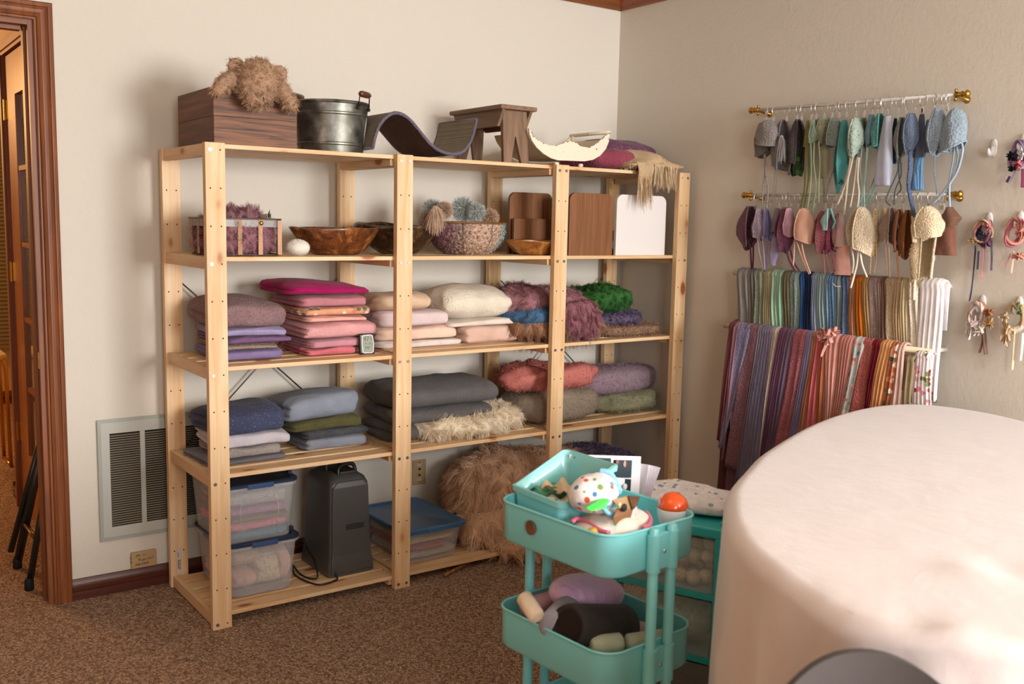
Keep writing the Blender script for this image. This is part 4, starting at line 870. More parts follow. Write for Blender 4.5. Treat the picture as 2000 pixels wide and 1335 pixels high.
# wire basket lined with popcorn knit
kb = thing('yarn_lined_basket','wire bowl basket lined with nubby beige, mauve and pale blue knit','basket',(1.18,.2,Z2))
bcx,bcy = 1.19,.215; th = np.linspace(0,2*PI,64,endpoint=False); P = []
for k in range(22):
    t = k/21; r = .5+.5*math.sin(PI/2*min(1,t*1.15))**.8; 
    x = bcx+.172*r*np.cos(th); y = bcy+.14*r*np.sin(th); z = Z2+.003+.128*t**1.15+0*th
    P.append(np.stack([x,y,z],1))
m = MB(); m.grid(np.array(P),cv=True); b0 = m.n-len(P)*64; m.f.append(tuple(b0+k for k in reversed(range(64)))); m.f.append(tuple(b0+21*64+k for k in range(64)))
def tri_knit():
    m, nt, b = newmat('popcorn_knit'); L = nt.links.new; tc = N(nt,'ShaderNodeTexCoord'); sp = N(nt,'ShaderNodeSeparateXYZ'); L(tc.outputs['Object'], sp.inputs[0])
    a = N(nt,'ShaderNodeAttribute', attribute_name='rnd')
    n = N(nt,'ShaderNodeTexNoise', i_Scale=14., i_Detail=2.); L(tc.outputs['Object'], n.inputs['Vector'])
    ad = N(nt,'ShaderNodeMath', operation='MULTIPLY_ADD'); L(n.outputs['Fac'],ad.inputs[0]); ad.inputs[1].default_value=.10; L(sp.outputs[0],ad.inputs[2])
    r = N(nt,'ShaderNodeMapRange'); r.inputs[1].default_value=-.17; r.inputs[2].default_value=.25; L(ad.outputs[0], r.inputs[0])
    c = ramp(nt, r.outputs[0], [(.20,'8A5E64'),(.32,'9A8074'),(.44,'C9A890'),(.78,'CDB09A'),(.84,'9FB4B4')])
    L(c,b.inputs['Base Color']); b.inputs['Roughness'].default_value=.95; v = N(nt,'ShaderNodeTexVoronoi', i_Scale=75.); L(tc.outputs['Object'],v.inputs['Vector']); bp = N(nt,'ShaderNodeBump', i_Strength=1., i_Distance=.01); bp.invert=True; L(v.outputs['Distance'],bp.inputs['Height']); L(bp.outputs[0],b.inputs['Normal']); return m
TK = tri_knit(); kl = m.build('popcorn_lining', TK, kb, smooth=True)
fur(kl, 9000, .012, .0030, TK, kl, name='loops', up=1., grav=.2, rnd=.9, curl=.003, curlf=1., seed=51, clump=1500, clumpw=.5, seg=3)
m = MB(); m.tube([(bcx+.175*math.cos(a),bcy+.143*math.sin(a),Z2+.134) for a in th[::2]],.0045,8,closed=True); m.build('rim', wood('rimwood','8A5C34','6A4422','X'), kb, smooth=True)
for k in range(8):
    a = 2*PI*k/8+.2; m = MB(); m.tube([(bcx+(.172*r+.006)*math.cos(a),bcy+(.14*r+.006)*math.sin(a),z) for r,z in ((.62,Z2+.006),(.8,Z2+.03),(.95,Z2+.07),(1.,Z2+.134))],.0009,6); m.build('wire', plain('3A3230',.5,.6), kb, smooth=True)
def pom(px,py,y,r,hexs,label,seed):
    c = at(px,py,1,y); m = MB(); m.grid(ellipsoid(c,(r*.7,r*.7,r*.7),16,10),cv=True); o = m.build('yarn_pompom', plain(hexs[1],.95), None, smooth=True); tag(o,label,'pompom','yarn pompoms in the wire basket')
    fur(o, 2600, r*.75, .0016, furmat(hexs), o, rnd=.25, grav=.1, seed=seed, seg=3)
GB = ['98A09C','BCC2BC','E0E4DE']; TN = ['9A7A62','CBAA90','E6D0B8']
pom(846,410,.20,.040,GB,'grey-blue yarn pompom at the left of the wire basket',1); pom(868,410,.12,.030,['9E8670','C9AE94','E2CDB6'],'tan yarn pompom drooping over the basket front',2)
pom(905,408,.24,.046,GB,'large grey-blue yarn pompom in the middle of the basket',3); pom(930,414,.17,.034,GB,'smaller grey-blue pompom right of the large one',4); pom(958,424,.15,.030,TN,'beige yarn pompom at the right rim of the basket',5); pom(838,432,.15,.034,TN,'beige yarn pompom hanging at the far left of the basket',6)
ts = thing('yarn_tassel','tan yarn tassel hanging over the front of the wire basket','tassel',(at(858,420,1,.06)))
p0 = at(850,408,1,.065); m = MB(); m.grid(ellipsoid(p0,(.014,.014,.014),12,8),cv=True); kn = m.build('knot', plain('C2A288',.95), ts, smooth=True)
fur(kn, 900, .062, .0022, furmat(TN), ts, name='strands', up=.3, grav=1.2, rnd=.3, seed=52, seg=5)
# doll beds
BW = wood('bed_wood','8C5A34','6E4424','Z',rough=.55,contrast=.9,stripes=60); WHT = plain('E6E0DC',.5,bump=.15,bs=20)
def board(m, x0,x1,z0,z1,y,t,r,n=7):
    po = [(x0,z0)]; 
    for cx_,a0 in ((x0+r,PI),(x1-r,PI/2)):
        for k in range(n+1): a = a0-PI/2*k/n; po.append((cx_+r*math.cos(a),z1-r+r*math.sin(a)))
    po.append((x1,z0)); m.prism(po,1,y,y+t)
def bed(name,label,x0,x1,zh,yh,mt,foot=None,yb_=None):
    t = thing(name,label,'doll bed',((x0+x1)/2,yh,Z2)); m = MB(); board(m,x0,x1,Z2,zh,yh,.016,.035); m.build('headboard', mt, t, bevel=.0015)
    ya,yb2 = (foot[1]+.016,yh) if foot else (yh+.016,yb_)
    for x in (x0+.002,x1-.014): MB().box(x,ya,Z2+.030,x+.012,yb2,Z2+.065).build('side_rail', mt, t)
    MB().box(x0+.014,ya,Z2+.035,x1-.014,yb2,Z2+.043).build('bed_base', mt, t)
    if foot: m = MB(); board(m,x0,x1,Z2,foot[0],foot[1],.016,.004); m.build('footboard', mt, t, bevel=.0015)
    else: MB().box(x0,yb_,Z2,x1,yb_+.014,Z2+.11).build('footboard', mt, t, bevel=.0015)
    return t
bed('doll_bed','brown wooden doll bed with low footboard, behind the small bowl',1.452,1.692,zf(1035,376,.27),.27,BW,foot=(zf(1040,427,.235),.235))
bed('doll_bed','brown wooden doll bed seen end on, right of the third post',xf(1112,440,.045),xf(1197,440,.045),zf(1150,377,.045),.045,BW,yb_=.36)
bed('doll_bed','white painted doll bed seen end on in the right bay',xf(1204,440,.05),xf(1300,440,.05),zf(1250,381,.05),.05,WHT,yb_=.38)

# ================================================================ bottom shelf
FROST = newmat('frosted_plastic'); fm, fn, fb = FROST; fb.inputs['Base Color'].default_value=(.86,.88,.93,1); fb.inputs['Roughness'].default_value=.5; fb.inputs['Alpha'].default_value=.20
CLEARP = newmat('clear_plastic'); cm_, cn_, cb_ = CLEARP; cb_.inputs['Base Color'].default_value=(.85,.88,.92,1); cb_.inputs['Roughness'].default_value=.15; cb_.inputs['Alpha'].default_value=.16
NAVY = plain('24344F',.4,coat=.1)
def tub(m, x0,x1,y0,y1,z0,z1, ti, r, th_=.002):
    R_ = []
    for z,k in ((z0,ti),(z0+.004,ti*.9),(z1,0)): R_.append([(x,y,z) for x,y in rrect(x0+k,x1-k,y0+k,y1-k,r)])
    for z,k in ((z1,0),(z0+.004+th_,ti*.9)): R_.append([(x,y,z) for x,y in rrect(x0+k+th_,x1-k-th_,y0+k+th_,y1-k-th_,r-th_)])
    n = len(R_[0]); m.grid(np.array(R_),cv=True); b0 = m.n-5*n; m.f.append(tuple(b0+k for k in reversed(range(n)))); m.f.append(tuple(b0+4*n+k for k in range(n)))
def tote(x0,x1,y0,y1,z0,z1,label,name='storage_tote'):
    t = thing(name,label,'storage tote',((x0+x1)/2,(y0+y1)/2,z0))
    m = MB(); tub(m,x0+.010,x1-.010,y0+.010,y1-.010,z0,z1-.018,.016,.04); m.build('tub', fm, t, smooth='auto')
    m = MB(); a = rrect(x0+.002,x1-.002,y0+.002,y1-.002,.042); b_ = rrect(x0+.010,x1-.010,y0+.010,y1-.010,.04)
    m.grid(np.array([[(x,y,z1-.024) for x,y in b_],[(x,y,z1-.024) for x,y in a],[(x,y,z1-.010) for x,y in a],[(x,y,z1-.010) for x,y in b_]]),cu=True,cv=True); m.build('tub_lip', fm, t, smooth='auto')
    xm = (x0+x1)/2; m = MB(); p = [(xm-.072,y0+.0085,z0+.02),(xm-.072,y0+.0085,z1-.075),(xm-.058,y0+.0085,z1-.055),(xm+.058,y0+.0085,z1-.055),(xm+.072,y0+.0085,z1-.075),(xm+.072,y0+.0085,z0+.02)]
    p = [(a_,b2+.016*(1-(c2-z0)/(z1-z0)),c2) for a_,b2,c2 in p]; m.tube(p,.0028,8); m.build('window_ridge', fm, t, smooth=True)
    m = MB(); R_ = []
    for (k,z) in ((0,z1-.012),(0,z1-.003),(.004,z1),(.020,z1),(.026,z1-.006)): R_.append([(x,y,z) for x,y in rrect(x0+k,x1-k,y0+k,y1-k,.044-k*.5)])
    n = len(R_[0]); m.grid(np.array(R_),cv=True); b0 = m.n-5*n; m.f.append(tuple(b0+4*n+k for k in range(n))); m.f.append(tuple(b0+k for k in reversed(range(n)))); m.build('lid', NAVY, t, smooth='auto')
    for (a_,b2,c2,d2) in ((xm-.05,y0-.003,xm+.05,y0+.003),(x0-.003,(y0+y1)/2-.05,x0+.003,(y0+y1)/2+.05),(x1-.003,(y0+y1)/2-.05,x1+.003,(y0+y1)/2+.05)):
        MB().box(a_,b2,z1-.020,c2,d2,z1-.002).build('latch', plain('3A5684',.4), t, bevel=.0015)
    for y in (y0+.08,y0+.14,y1-.14,y1-.08): MB().box(x1-.016,y,z1-.001,x1-.002,y+.02,z1+.010).build('lid_lug', NAVY, t, bevel=.001)
    return t
T1 = (.085,.385,.10,.49,Z5,.262); T2 = (.062,.378,.098,.48,.262,.487)
tote(*T1,'clear storage tote with navy lid at the bottom left, full of beige lace'); tote(*T2,'clear storage tote with navy lid, stacked on top, holding bright knits')
GK = 'knitted pieces seen through the upper tote'
def soft(name,x0,x1,y0,y1,z0,z1,mt,label,cat,seed,group=None,**k):
    o = slab(name,x0,x1,y0,y1,z0,z1,seed=seed,layers=k.pop('layers',2),noise=k.pop('noise',.004),mat=mt,**k); return tag(o,label,cat,group)
zk = [.268,.300,.335,.358,.388,.452]
for i,(hx_,lb2) in enumerate([('4E93AC','turquoise knit at the bottom of the upper tote'),('E58CA0','bright pink knit in the upper tote'),('8A7A56','olive brown knit in the upper tote'),('B584AC','lilac pink knit in the upper tote'),('B4B4AE','grey and white cable knit on top inside the upper tote')]):
    soft('knit_piece',.098,.345,.128,.45,zk[i],zk[i+1],fabric(hx_,'knit',scale=.8),lb2,'knitted piece',60+i,GK,e=.5)
GL_ = 'lace and knits in the lower tote'
soft('lace_cloth',.215,.315,.130,.40,Z5+.012,.205,fabric('E2D2B6','waffle',scale=.9),'cream crochet lace cloth in the middle of the lower tote','lace',70,GL_,noise=.009,e=.8)
soft('rose_cloth',.118,.210,.135,.44,Z5+.012,.150,fabric('D9AE9E'),'rosy beige cloth at the left inside the lower tote','folded cloth',71,GL_,noise=.009,e=.8)
soft('beige_cloth',.125,.235,.14,.44,.150,.232,fabric('D2B48E','knit'),'beige knit bundle high in the left of the lower tote','folded cloth',72,GL_,noise=.010,e=.9)
soft('pink_cloth',.30,.352,.135,.44,Z5+.012,.215,fabric('E6B8A8'),'pale pink cloth at the right inside the lower tote','folded cloth',73,GL_,noise=.009,e=.8)
soft('tan_cloth',.225,.315,.16,.42,.198,.236,fabric('C09A74','rib'),'tan ribbed knit on top of the lace in the lower tote','folded cloth',74,GL_,noise=.008,e=.8)
# appliance
ht = thing('portable_heater','dark grey plastic portable heater with top handle and vents','heater',(.62,.26,Z5))
HP = plain('4A4A48',.38,coat=.1,bump=.08,bs=200)
prof_h = [(.0,.008,.0),(.003,.000,.004),(.075,.000,.018),(.30,.0,.034),(.400,.0,.042)]
def hsec(z,inx,iny,r=.02): return [(x,y,Z5+z) for x,y in rrect(.505+inx,.712-inx,.13+iny,.405-iny,r,5)]
R_ = [hsec(0,.004,.004),hsec(.004,0,0),hsec(.045,.003,.002),hsec(.080,.011,.008),hsec(.20,.014,.012),hsec(.365,.018,.018),hsec(.388,.026,.028,.03),hsec(.404,.050,.055,.03),hsec(.410,.08,.10,.012)]
m = MB(); m.grid(np.array(R_),cv=True); n = len(R_[0]); b0 = m.n-len(R_)*n; m.f.append(tuple(b0+k for k in reversed(range(n)))); m.f.append(tuple(b0+(len(R_)-1)*n+k for k in range(n))); m.build('body', HP, ht, smooth='auto')
m = MB()
fpz = [(.012,.0),(.050,-.002),(.085,.004),(.20,.010),(.358,.014)]
R_ = [[(.515+k,.128+dy,Z5+z),(.703-k,.128+dy,Z5+z),(.703-k,.140+dy,Z5+z),(.515+k,.140+dy,Z5+z)] for (z,dy),k in zip(fpz,(0,.003,.009,.012,.016))]+[[(.555,.150,Z5+.380),(.665,.150,Z5+.380),(.665,.165,Z5+.380),(.555,.165,Z5+.380)]]
m.grid(np.array(R_),cv=True); b0 = m.n-24; m.f.append((b0,b0+3,b0+2,b0+1)); m.f.append((b0+20,b0+21,b0+22,b0+23)); m.build('front_panel', HP, ht, bevel=.004, seg=3)
VN = plain('121212',.8)
for k in range(3): MB().box(.585,.1345,Z5+.186+k*.008,.665-.0*k,.1375,Z5+.1895+k*.008).build('vent_slot', VN, ht)
for k in range(12):
    z = .055+.215*k/11+.035; MB().box(.505+.0145+.010*(z-.05)/.3,.20,Z5+z,.528,.345,Z5+z+.006).build('side_vent_slot', VN, ht)
hz_ = Z5+.405
m = MB(); m.tube(spline([(.575,.185,hz_-.012),(.578,.19,hz_+.018),(.600,.20,hz_+.030),(.640,.205,hz_+.030),(.655,.205,hz_+.018),(.658,.20,hz_-.012)],20),.008,10); m.build('handle', plain('1A1C1C',.4), ht, smooth=True)
m = MB(); m.tube(spline([(.560,.26,hz_-.015),(.560,.265,hz_+.045),(.575,.27,hz_+.060),(.605,.27,hz_+.060),(.618,.265,hz_+.045),(.618,.26,hz_-.015)],20),.008,10); m.build('handle', plain('1A1C1C',.4), ht, smooth=True)
MB().box(.568,.185,hz_-.012,.660,.275,hz_+.006).build('handle_base', plain('222424',.4), ht, bevel=.006)
cp = [at(598,1010,1,.36),at(612,1020,1,.25),at(628,1040,1,.16),at(630,1075,1,.14),at(618,1100,1,.15),at(600,1108,1,.17),at(585,1095,1,.22)]
q1 = [(.50,.36,Z5+.10),(.485,.28,Z5+.085),(.478,.20,Z5+.06),(.468,.15,Z5+.012),(.445,.16,Z5+.006),(.430,.22,Z5+.006),(.44,.33,Z5+.012)]
m = MB(); m.tube(spline(q1,50),.0035,8); m.build('power_cord', plain('141414',.4), ht, smooth=True)
q2 = [(.44,.33,Z5+.012),(.41,.24,Z5+.006),(.415,.15,Z5+.006),(.44,.085,Z5+.006),(.48,.078,Z5+.006),(.525,.095,Z5+.006),(.535,.12,Z5+.012),(.53,.14,Z5+.05)]
m = MB(); m.tube(spline(q2,60),.0035,8); m.build('power_cord', plain('141414',.4), ht, smooth=True)
# blue lidded box
bb = thing('blue_lidded_box','low clear storage box with bright blue lid under the second post','storage box',(.98,.3,Z5))
X0,X1,Y0,Y1,ZL = .818,1.128,.075,.515,.198
m = MB(); tub(m,X0+.012,X1-.012,Y0+.012,Y1-.012,Z5,ZL-.012,.022,.035); m.build('tub', cm_, bb, smooth='auto')
BL = plain('3A6795',.35,coat=.15); R_ = []
for (k,z) in ((.002,ZL-.018),(0,ZL-.014),(0,ZL-.002),(.003,ZL+.001),(.014,ZL+.001),(.020,ZL-.006)): R_.append([(x,y,z) for x,y in rrect(X0+k,X1-k,Y0+k,Y1-k,.03)])
m = MB(); n = len(R_[0]); m.grid(np.array(R_),cv=True); b0 = m.n-6*n; m.f.append(tuple(b0+5*n+k for k in range(n))); m.f.append(tuple(b0+k for k in reversed(range(n)))); m.build('lid', BL, bb, smooth='auto')
for (a_,b2,c2,d2) in ((X0+.11,Y0-.002,X1-.11,Y0+.002),(X0-.002,Y0+.15,X0+.002,Y1-.15)): MB().box(a_,b2,ZL-.018,c2,d2,ZL-.003).build('lid_rib', BL, bb, bevel=.001)
GX = 'knits inside the blue lidded box'
soft('knit_piece',.850,1.095,.115,.47,Z5+.006,.092,fabric('B9A89E','knit'),'greyish white knit at the bottom of the blue lidded box','knitted piece',80,GX,e=.6)
soft('knit_piece',.855,1.040,.112,.47,.092,.122,fabric('B0403C'),'red cloth in the blue lidded box','folded cloth',81,GX,e=.7,noise=.006)
soft('knit_piece',.850,1.085,.112,.47,.122,.150,fabric('D6B488','knit'),'tan knit in the blue lidded box','knitted piece',82,GX,e=.6)
soft('knit_piece',.850,1.100,.108,.47,.150,.180,fabric('9FB2C0','knit'),'pale blue grey knit on top inside the blue lidded box','knitted piece',83,GX,e=.6)
# flokati heap
TF = ['B88E6C','E6BF9E','FFE6CC']; TB = plain('C8A282',.95)
fk = thing('flokati_rug','shaggy tan flokati rug heaped on the bottom shelf and over its edge','rug',(1.42,.2,Z5))
fm_ = [mound('rug_heap', 1.22,1.98,.14,.50, Z5, .415, TB, fk, seed=90, noise=.10, e=.75, f=14.), mound('rug_roll', 1.17,1.62,.06,.36, Z5, .20, TB, fk, seed=91, noise=.12, e=.75, f=16.),
       mound('rug_corner', 1.25,1.64,-.075,.16, .012, .115, TB, fk, seed=92, noise=.12, e=.8, f=18.)]
fur(fm_, 26000, .065, .0026, furmat(TF), fk, clump=900, clumpw=.75, grav=.75, rnd=.38, curl=.004, curlf=.8, seed=90, zmin=.003, seg=5)
pf = mound('purple_fur', 1.52,2.24,.12,.50, Z5, .375, plain('5E4E68',.95), seed=95, noise=.07, e=.7, f=14.); tag(pf,'curly purple fur blanket behind the tan flokati on the bottom shelf','fur')
fur(pf, 14000, .022, .0020, furmat(['5E5070','8C7CA0','BCAECA']), pf, clump=900, curl=.004, curlf=1.4, grav=.4, seed=96)
pk = MB(); a_,b2 = at(868,1123,2,.012), at(905,1103,2,.012); d_ = (np.array(b2)-a_); pk.tube([a_,a_+d_*.5,a_+d_*3.2],[.007,.0075,.007],10); pk = pk.build('bamboo_stick', wood('bamboo','B07A3A','6A4420','Y',rough=.5), None, smooth=True); tag(pk,'thin bamboo stick on the carpet under the bottom shelf','stick')

# ================================================================ utility cart
TQ = plain('84DCE0',.30,coat=.3); TQD = plain('4FB3AE',.35,coat=.2)
cart = thing('utility_cart','turquoise three tier metal utility cart','utility cart',(.44,-1.53,0))
ca0,ca1,cb0,cb1 = .285,.60,-1.735,-1.335; CROT = Matrix.Translation((.44,-1.53,0))@Matrix.Rotation(math.radians(4.5),4,'Z')@Matrix.Translation((-.44,1.53,0))
for i,(zr,hh) in enumerate(((.775,.100),(.500,.100),(.225,.100))):
    R_ = []; r = .055
    for k,z in ((0.006,zr-hh),(0,zr-hh+.008),(0,zr-.004),(-.003,zr-.003),(-.004,zr),(-.001,zr+.003),(.003,zr),(.003,zr-.01),(.005,zr-hh+.012)): R_.append([(x,y,z) for x,y in rrect(ca0+k,ca1-k,cb0+k,cb1-k,r-k,8)])
    n = len(R_[0]); m = MB(); m.M = CROT; m.grid(np.array(R_),cv=True); b0 = m.n-9*n; m.f.append(tuple(b0+k for k in reversed(range(n)))); m.f.append(tuple(b0+8*n+k for k in range(n))); m.build('tray', TQ, cart, smooth='auto')
    for yy_,sg in ((cb0,-1),(cb1,1)):
        m = MB(); m.M = CROT; ys = sorted((yy_+sg*.001,yy_+sg*.017)); m.box(.425,ys[0],zr-hh+.002,.468,ys[1],zr-.012); m.build('bracket', TQ, cart, bevel=.003)
        m = MB(); m.M = CROT; m.grid(ellipsoid((.4465,yy_+sg*.019,zr-.055),(.0055,.003,.0055),12,8),cv=True); m.build('bolt', plain('D8D8D8',.25,1.), cart, smooth=True)
for yy_,sg in ((cb0,-1),(cb1,1)):
    for x in (.416,.477):
        m = MB(); m.M = CROT; y = yy_+sg*.012; m.tube([(x,y,.075),(x,y,.772),(x,y,.778)],[.0125,.0125,.009],16); m.build('upright', TQ, cart, smooth='auto')
        for zr in (.775,.500,.225):
            m = MB(); m.M = CROT; m.tube([(x,y,zr-.1),(x,y,zr-.012)],[.0165,.0165],16); m.build('sleeve', TQ, cart, smooth='auto')
    m = MB(); m.M = CROT; ys = sorted((yy_-.012,yy_+.012)); m.box(ca0+.02,ys[0],.06,ca1-.02,ys[1],.078); m.build('base_bar', TQ, cart, bevel=.003)
    for x in (ca0+.03,ca1-.03):
        m = MB(); m.M = CROT; m.lathe([(.012,-.009),(.024,-.009),(.026,-.006),(.026,.006),(.024,.009),(.012,.009)],(x,yy_,.0265),20,'X'); w_ = m.build('caster', plain('2A2A2A',.5), cart, smooth='auto')
        m = MB(); m.M = CROT; m.box(x-.013,yy_-.012,.028,x-.010,yy_+.012,.060); m.box(x+.010,yy_-.012,.028,x+.013,yy_+.012,.060); m.build('fork', plain('9A9A9A',.4,.8), w_)
# wooden button clipped on the long side
pb = CROT@Vector((ca0-.004,-1.475,.735))
m = MB(); m.M = Matrix.Translation(pb); m.lathe([(.006,-.004),(.017,-.004),(.018,0),(.016,.004),(.006,.002)],(0,0,0),16,'X'); bt = m.build('wooden_button', wood('button','7A5038','4A2C1C','Y'), None, smooth='auto'); tag(bt,'round brown wooden button stuck on the cart side','button')
# turquoise bin standing in the top tray
bn = thing('turquoise_bin','open turquoise plastic bin standing in the back of the top tray','bin',(.41,-1.45,.69))
def binring(inset, zoff, flat=None):
    o = []
    for x,y in rrect(.318+inset,.497-inset,-1.548+inset,-1.352-inset,.018,5):
        z = (.805+.068*min(1,max(0,(x-.335)/.062))) if flat is None else flat
        o.append((x,y,z+zoff))
    return o
R_ = [binring(.012,0,.690),binring(.010,0,.694),binring(.002,-.016),binring(-.004,-.014),binring(-.005,0),binring(.001,.001),binring(.012,-.02),binring(.013,0,.698)]
n = len(R_[0]); m = MB(); m.grid(np.array(R_),cv=True); b0 = m.n-8*n; m.f.append(tuple(b0+k for k in reversed(range(n)))); m.f.append(tuple(b0+7*n+k for k in range(n))); m.build('shell', plain('90DDE0',.3,coat=.3), bn, smooth='auto')
def crumple(name, px0,px1,py0,py1,y,dy,mt,label,cat,seed,noise=.2,f=40.,group=None,e=.9,z0=None):
    """a crumpled lump whose front stands at depth y"""
    ym = y+dy/2; a = at(px0,(py0+py1)/2,1,ym); b_ = at(px1,(py0+py1)/2,1,ym); t = at((px0+px1)/2,py0,1,ym); bo = at((px0+px1)/2,py1,1,ym)
    zb = z0 if z0 is not None else bo[2]
    o = mound(name, a[0],b_[0], y,y+dy, zb, t[2], mt, seed=seed, noise=noise, f=f, e=e, n=48); return tag(o,label,cat,group)
for i,(p0_,p1_,q0,q1,hx_,lb) in enumerate([(1046,1092,938,968,'E8D8C0','cream cloth scrap lying in the turquoise bin'),(1058,1100,930,960,'5E9C78','green cloth scrap in the turquoise bin'),(1080,1122,925,962,'DCC4A4','beige cloth scrap in the turquoise bin')]):
    a = at((p0_+p1_)/2,q1,2,.79)
    m = MB(); P = []
    for u in range(12):
        for v in range(12):
            uu,vv = u/11-.5,v/11-.5; P.append((a[0]+uu*.075-.3*vv*.05, a[1]+vv*.075, .782+.014*math.sin(uu*9+i*2)*math.cos(vv*8+i)+.012*i))
    P = np.array(P).reshape(12,12,3); P[:,:,0] = np.clip(P[:,:,0],.334,.482); P[:,:,1] = np.clip(P[:,:,1],-1.53,-1.37)
    m.grid(P); m.grid(P-np.array([0,0,.003]),flip=True); o = m.build('cloth_scrap', fabric(hx_), None, smooth=True); tag(o,lb,'cloth scrap','cloth scraps in the turquoise bin')
soft('folded_cloth',.345,.47,-1.52,-1.38,.700,.775,fabric('D8E0D0'),'pale folded cloth at the bottom of the turquoise bin','folded cloth',101,noise=.006)
# printed cap / diaper cover ball
pbal = MB(); cB = at(1159,962,1,-1.60); pbal.M = Matrix.Translation(cB); pbal.grid(ellipsoid((0,0,0),(.056,.054,.048),48,34,.16,9,f=48.),cv=True)
pbal = pbal.build('printed_baby_cap', fabric('F2EEF0','print',('F4F0F0','7FA24A','4E86B8','F4F0F2','D8582E','5FB0DC','7A8AA0'),scale=1.7), None, smooth=True); tag(pbal,'crumpled white baby cap printed with blue, green and orange, in the top tray','baby cap')
o = MB(); 
ce = np.array(cB)+np.array([.012,-.052,-.004]); o.tube([(ce[0]+.034*math.cos(a)*1.0,ce[1]+.012*math.sin(a),ce[2]+.034*math.sin(a)) for a in np.linspace(.4,5.6,26)],.0055,8); o.build('blue_trim', fabric('8CC4E4'), pbal, smooth=True)
o = MB(); c2_ = at(1192,945,1,-1.62); o.tube(spline([at(1170,918,1,-1.60),at(1190,922,1,-1.615),at(1204,942,1,-1.62),at(1210,962,1,-1.62)],16),.006,8); o.build('blue_trim', fabric('8CC4E4'), pbal, smooth=True)
m = MB(); g_ = [at(1146,992,1,-1.672),at(1155,998,1,-1.672),at(1184,992,1,-1.672),at(1190,974,1,-1.665),at(1178,972,1,-1.66)]; g2 = [np.array(p)+np.array([0,.006,0]) for p in g_]
m.add(g_+g2,[(0,1,2,3,4),(9,8,7,6,5)]+[(i,i+5,(i+1)%5+5,(i+1)%5) for i in range(5)]); gtab = m.build('green_plastic_tab', plain('3FE04A',.4), None); tag(gtab,'bright green plastic tab below the printed baby cap','plastic tab')
_b = at(1196,1020,2,.765); pc = mound('pink_trimmed_cloth',_b[0]-.108,_b[0]+.108,_b[1]-.075,_b[1]+.075,.692,.790,fabric('F0EAE0','print',('F4F0EA','E8D8B0','CFE4D4','F4F0EC','E8B8C4','D8E4EC'),scale=1.2),seed=111,noise=.13,f=40.,e=.9,n=48); tag(pc,'crumpled white printed bib with pink edging in the top tray','bib')
for q in ([(1118,1018),(1128,1012),(1150,1020),(1170,1034),(1190,1040)],[(1262,1000),(1270,1012),(1268,1024),(1256,1030)]):
    m = MB(); m.tube(spline([at(a,b_,2,.772) for a,b_ in q],16),.0055,8); m.build('pink_edging', fabric('E87C98'), pc, smooth=True)
_b = at(1160,1036,2,.768); pm = mound('yellow_cloth_scrap',_b[0]-.022,_b[0]+.022,_b[1]-.02,_b[1]+.02,.70,.775,fabric('E8BC58'),seed=112,noise=.1); tag(pm,'yellow cloth peeping out in the front corner of the top tray','cloth scrap')
bp_ = thing('crinkled_brown_pouch','crinkled brown and clear plastic pouch on the bib in the cart','pouch',at(1225,1000,1,-1.66))
BRN = plain('A8875E',.35,coat=.3,bump=.3,bs=30)
def facet(name, pts, yy, mt, par):
    f_ = [at(p[0],p[1],1,yy+p[2]) for p in pts]; n = len(f_); m = MB(); m.add(f_+[q+np.array([.002,.004,0]) for q in f_],[tuple(range(n)),tuple(range(2*n-1,n-1,-1))]+[(i,i+n,(i+1)%n+n,(i+1)%n) for i in range(n)]); return m.build(name, mt, par)
facet('flap',[(1196,976,0),(1228,968,.01),(1250,970,.02),(1236,996,.0),(1208,990,-.01)],-1.665,BRN,bp_)
facet('flap',[(1208,990,0),(1236,996,0),(1226,1030,-.01),(1204,1036,-.015),(1198,1010,-.01)],-1.675,plain('8A6240',.35,coat=.3),bp_)
facet('flap',[(1228,968,.01),(1250,970,.02),(1244,988,.02),(1236,996,0)],-1.672,plain('5E4430',.3,coat=.3),bp_)
facet('clear_window',[(1226,1030,0),(1236,996,0),(1244,988,.01),(1248,1010,.01),(1262,1018,.01),(1250,1034,.0)],-1.678,plain('D8D4D0',.2,coat=.5,bump=.5,bs=40),bp_)
m = MB(); m.grid(ellipsoid(at(1219,991,1,-1.684),(.009,.004,.010),12,8),cv=True); m.build('dark_hole', plain('120E0C',.7), bp_, smooth=True)
m = MB(); m.grid(ellipsoid(at(1210,986,1,-1.684),(.006,.004,.008),12,8),cv=True); m.build('gold_seal', plain('E0C090',.3,.5), bp_, smooth=True)
# orange and white sound soother
ob = thing('orange_white_soother','round baby sound soother, orange dome over a white base','sound soother',at(1315,1020,1,-1.64))
cO = np.array(at(1314,992,1,-1.64)); ro = .0385
pr_ = [(ro*math.sin(a),ro*math.cos(a)*1.0) for a in np.linspace(0.001,PI/2,12)]
m = MB(); m.lathe([(r,z) for r,z in reversed(pr_)],tuple(cO+np.array([0,0,.002])),32,caps=True); m.build('orange_dome', plain('F2560E',.2,coat=.6), ob, smooth=True)
m = MB(); m.lathe([(.020,-.050),(.030,-.046),(.0355,-.03),(.038,-.012),(.0385,0.),(.0382,.002)],tuple(cO),32); m.build('white_base', plain('EFE9EA',.25,coat=.5), ob, smooth=True)
m = MB(); m.grid(ellipsoid(cO+np.array([.020,-.026,-.022]),(.008,.008,.009),12,8),cv=True); m.build('knob', plain('E8E2E4',.3), ob, smooth=True)
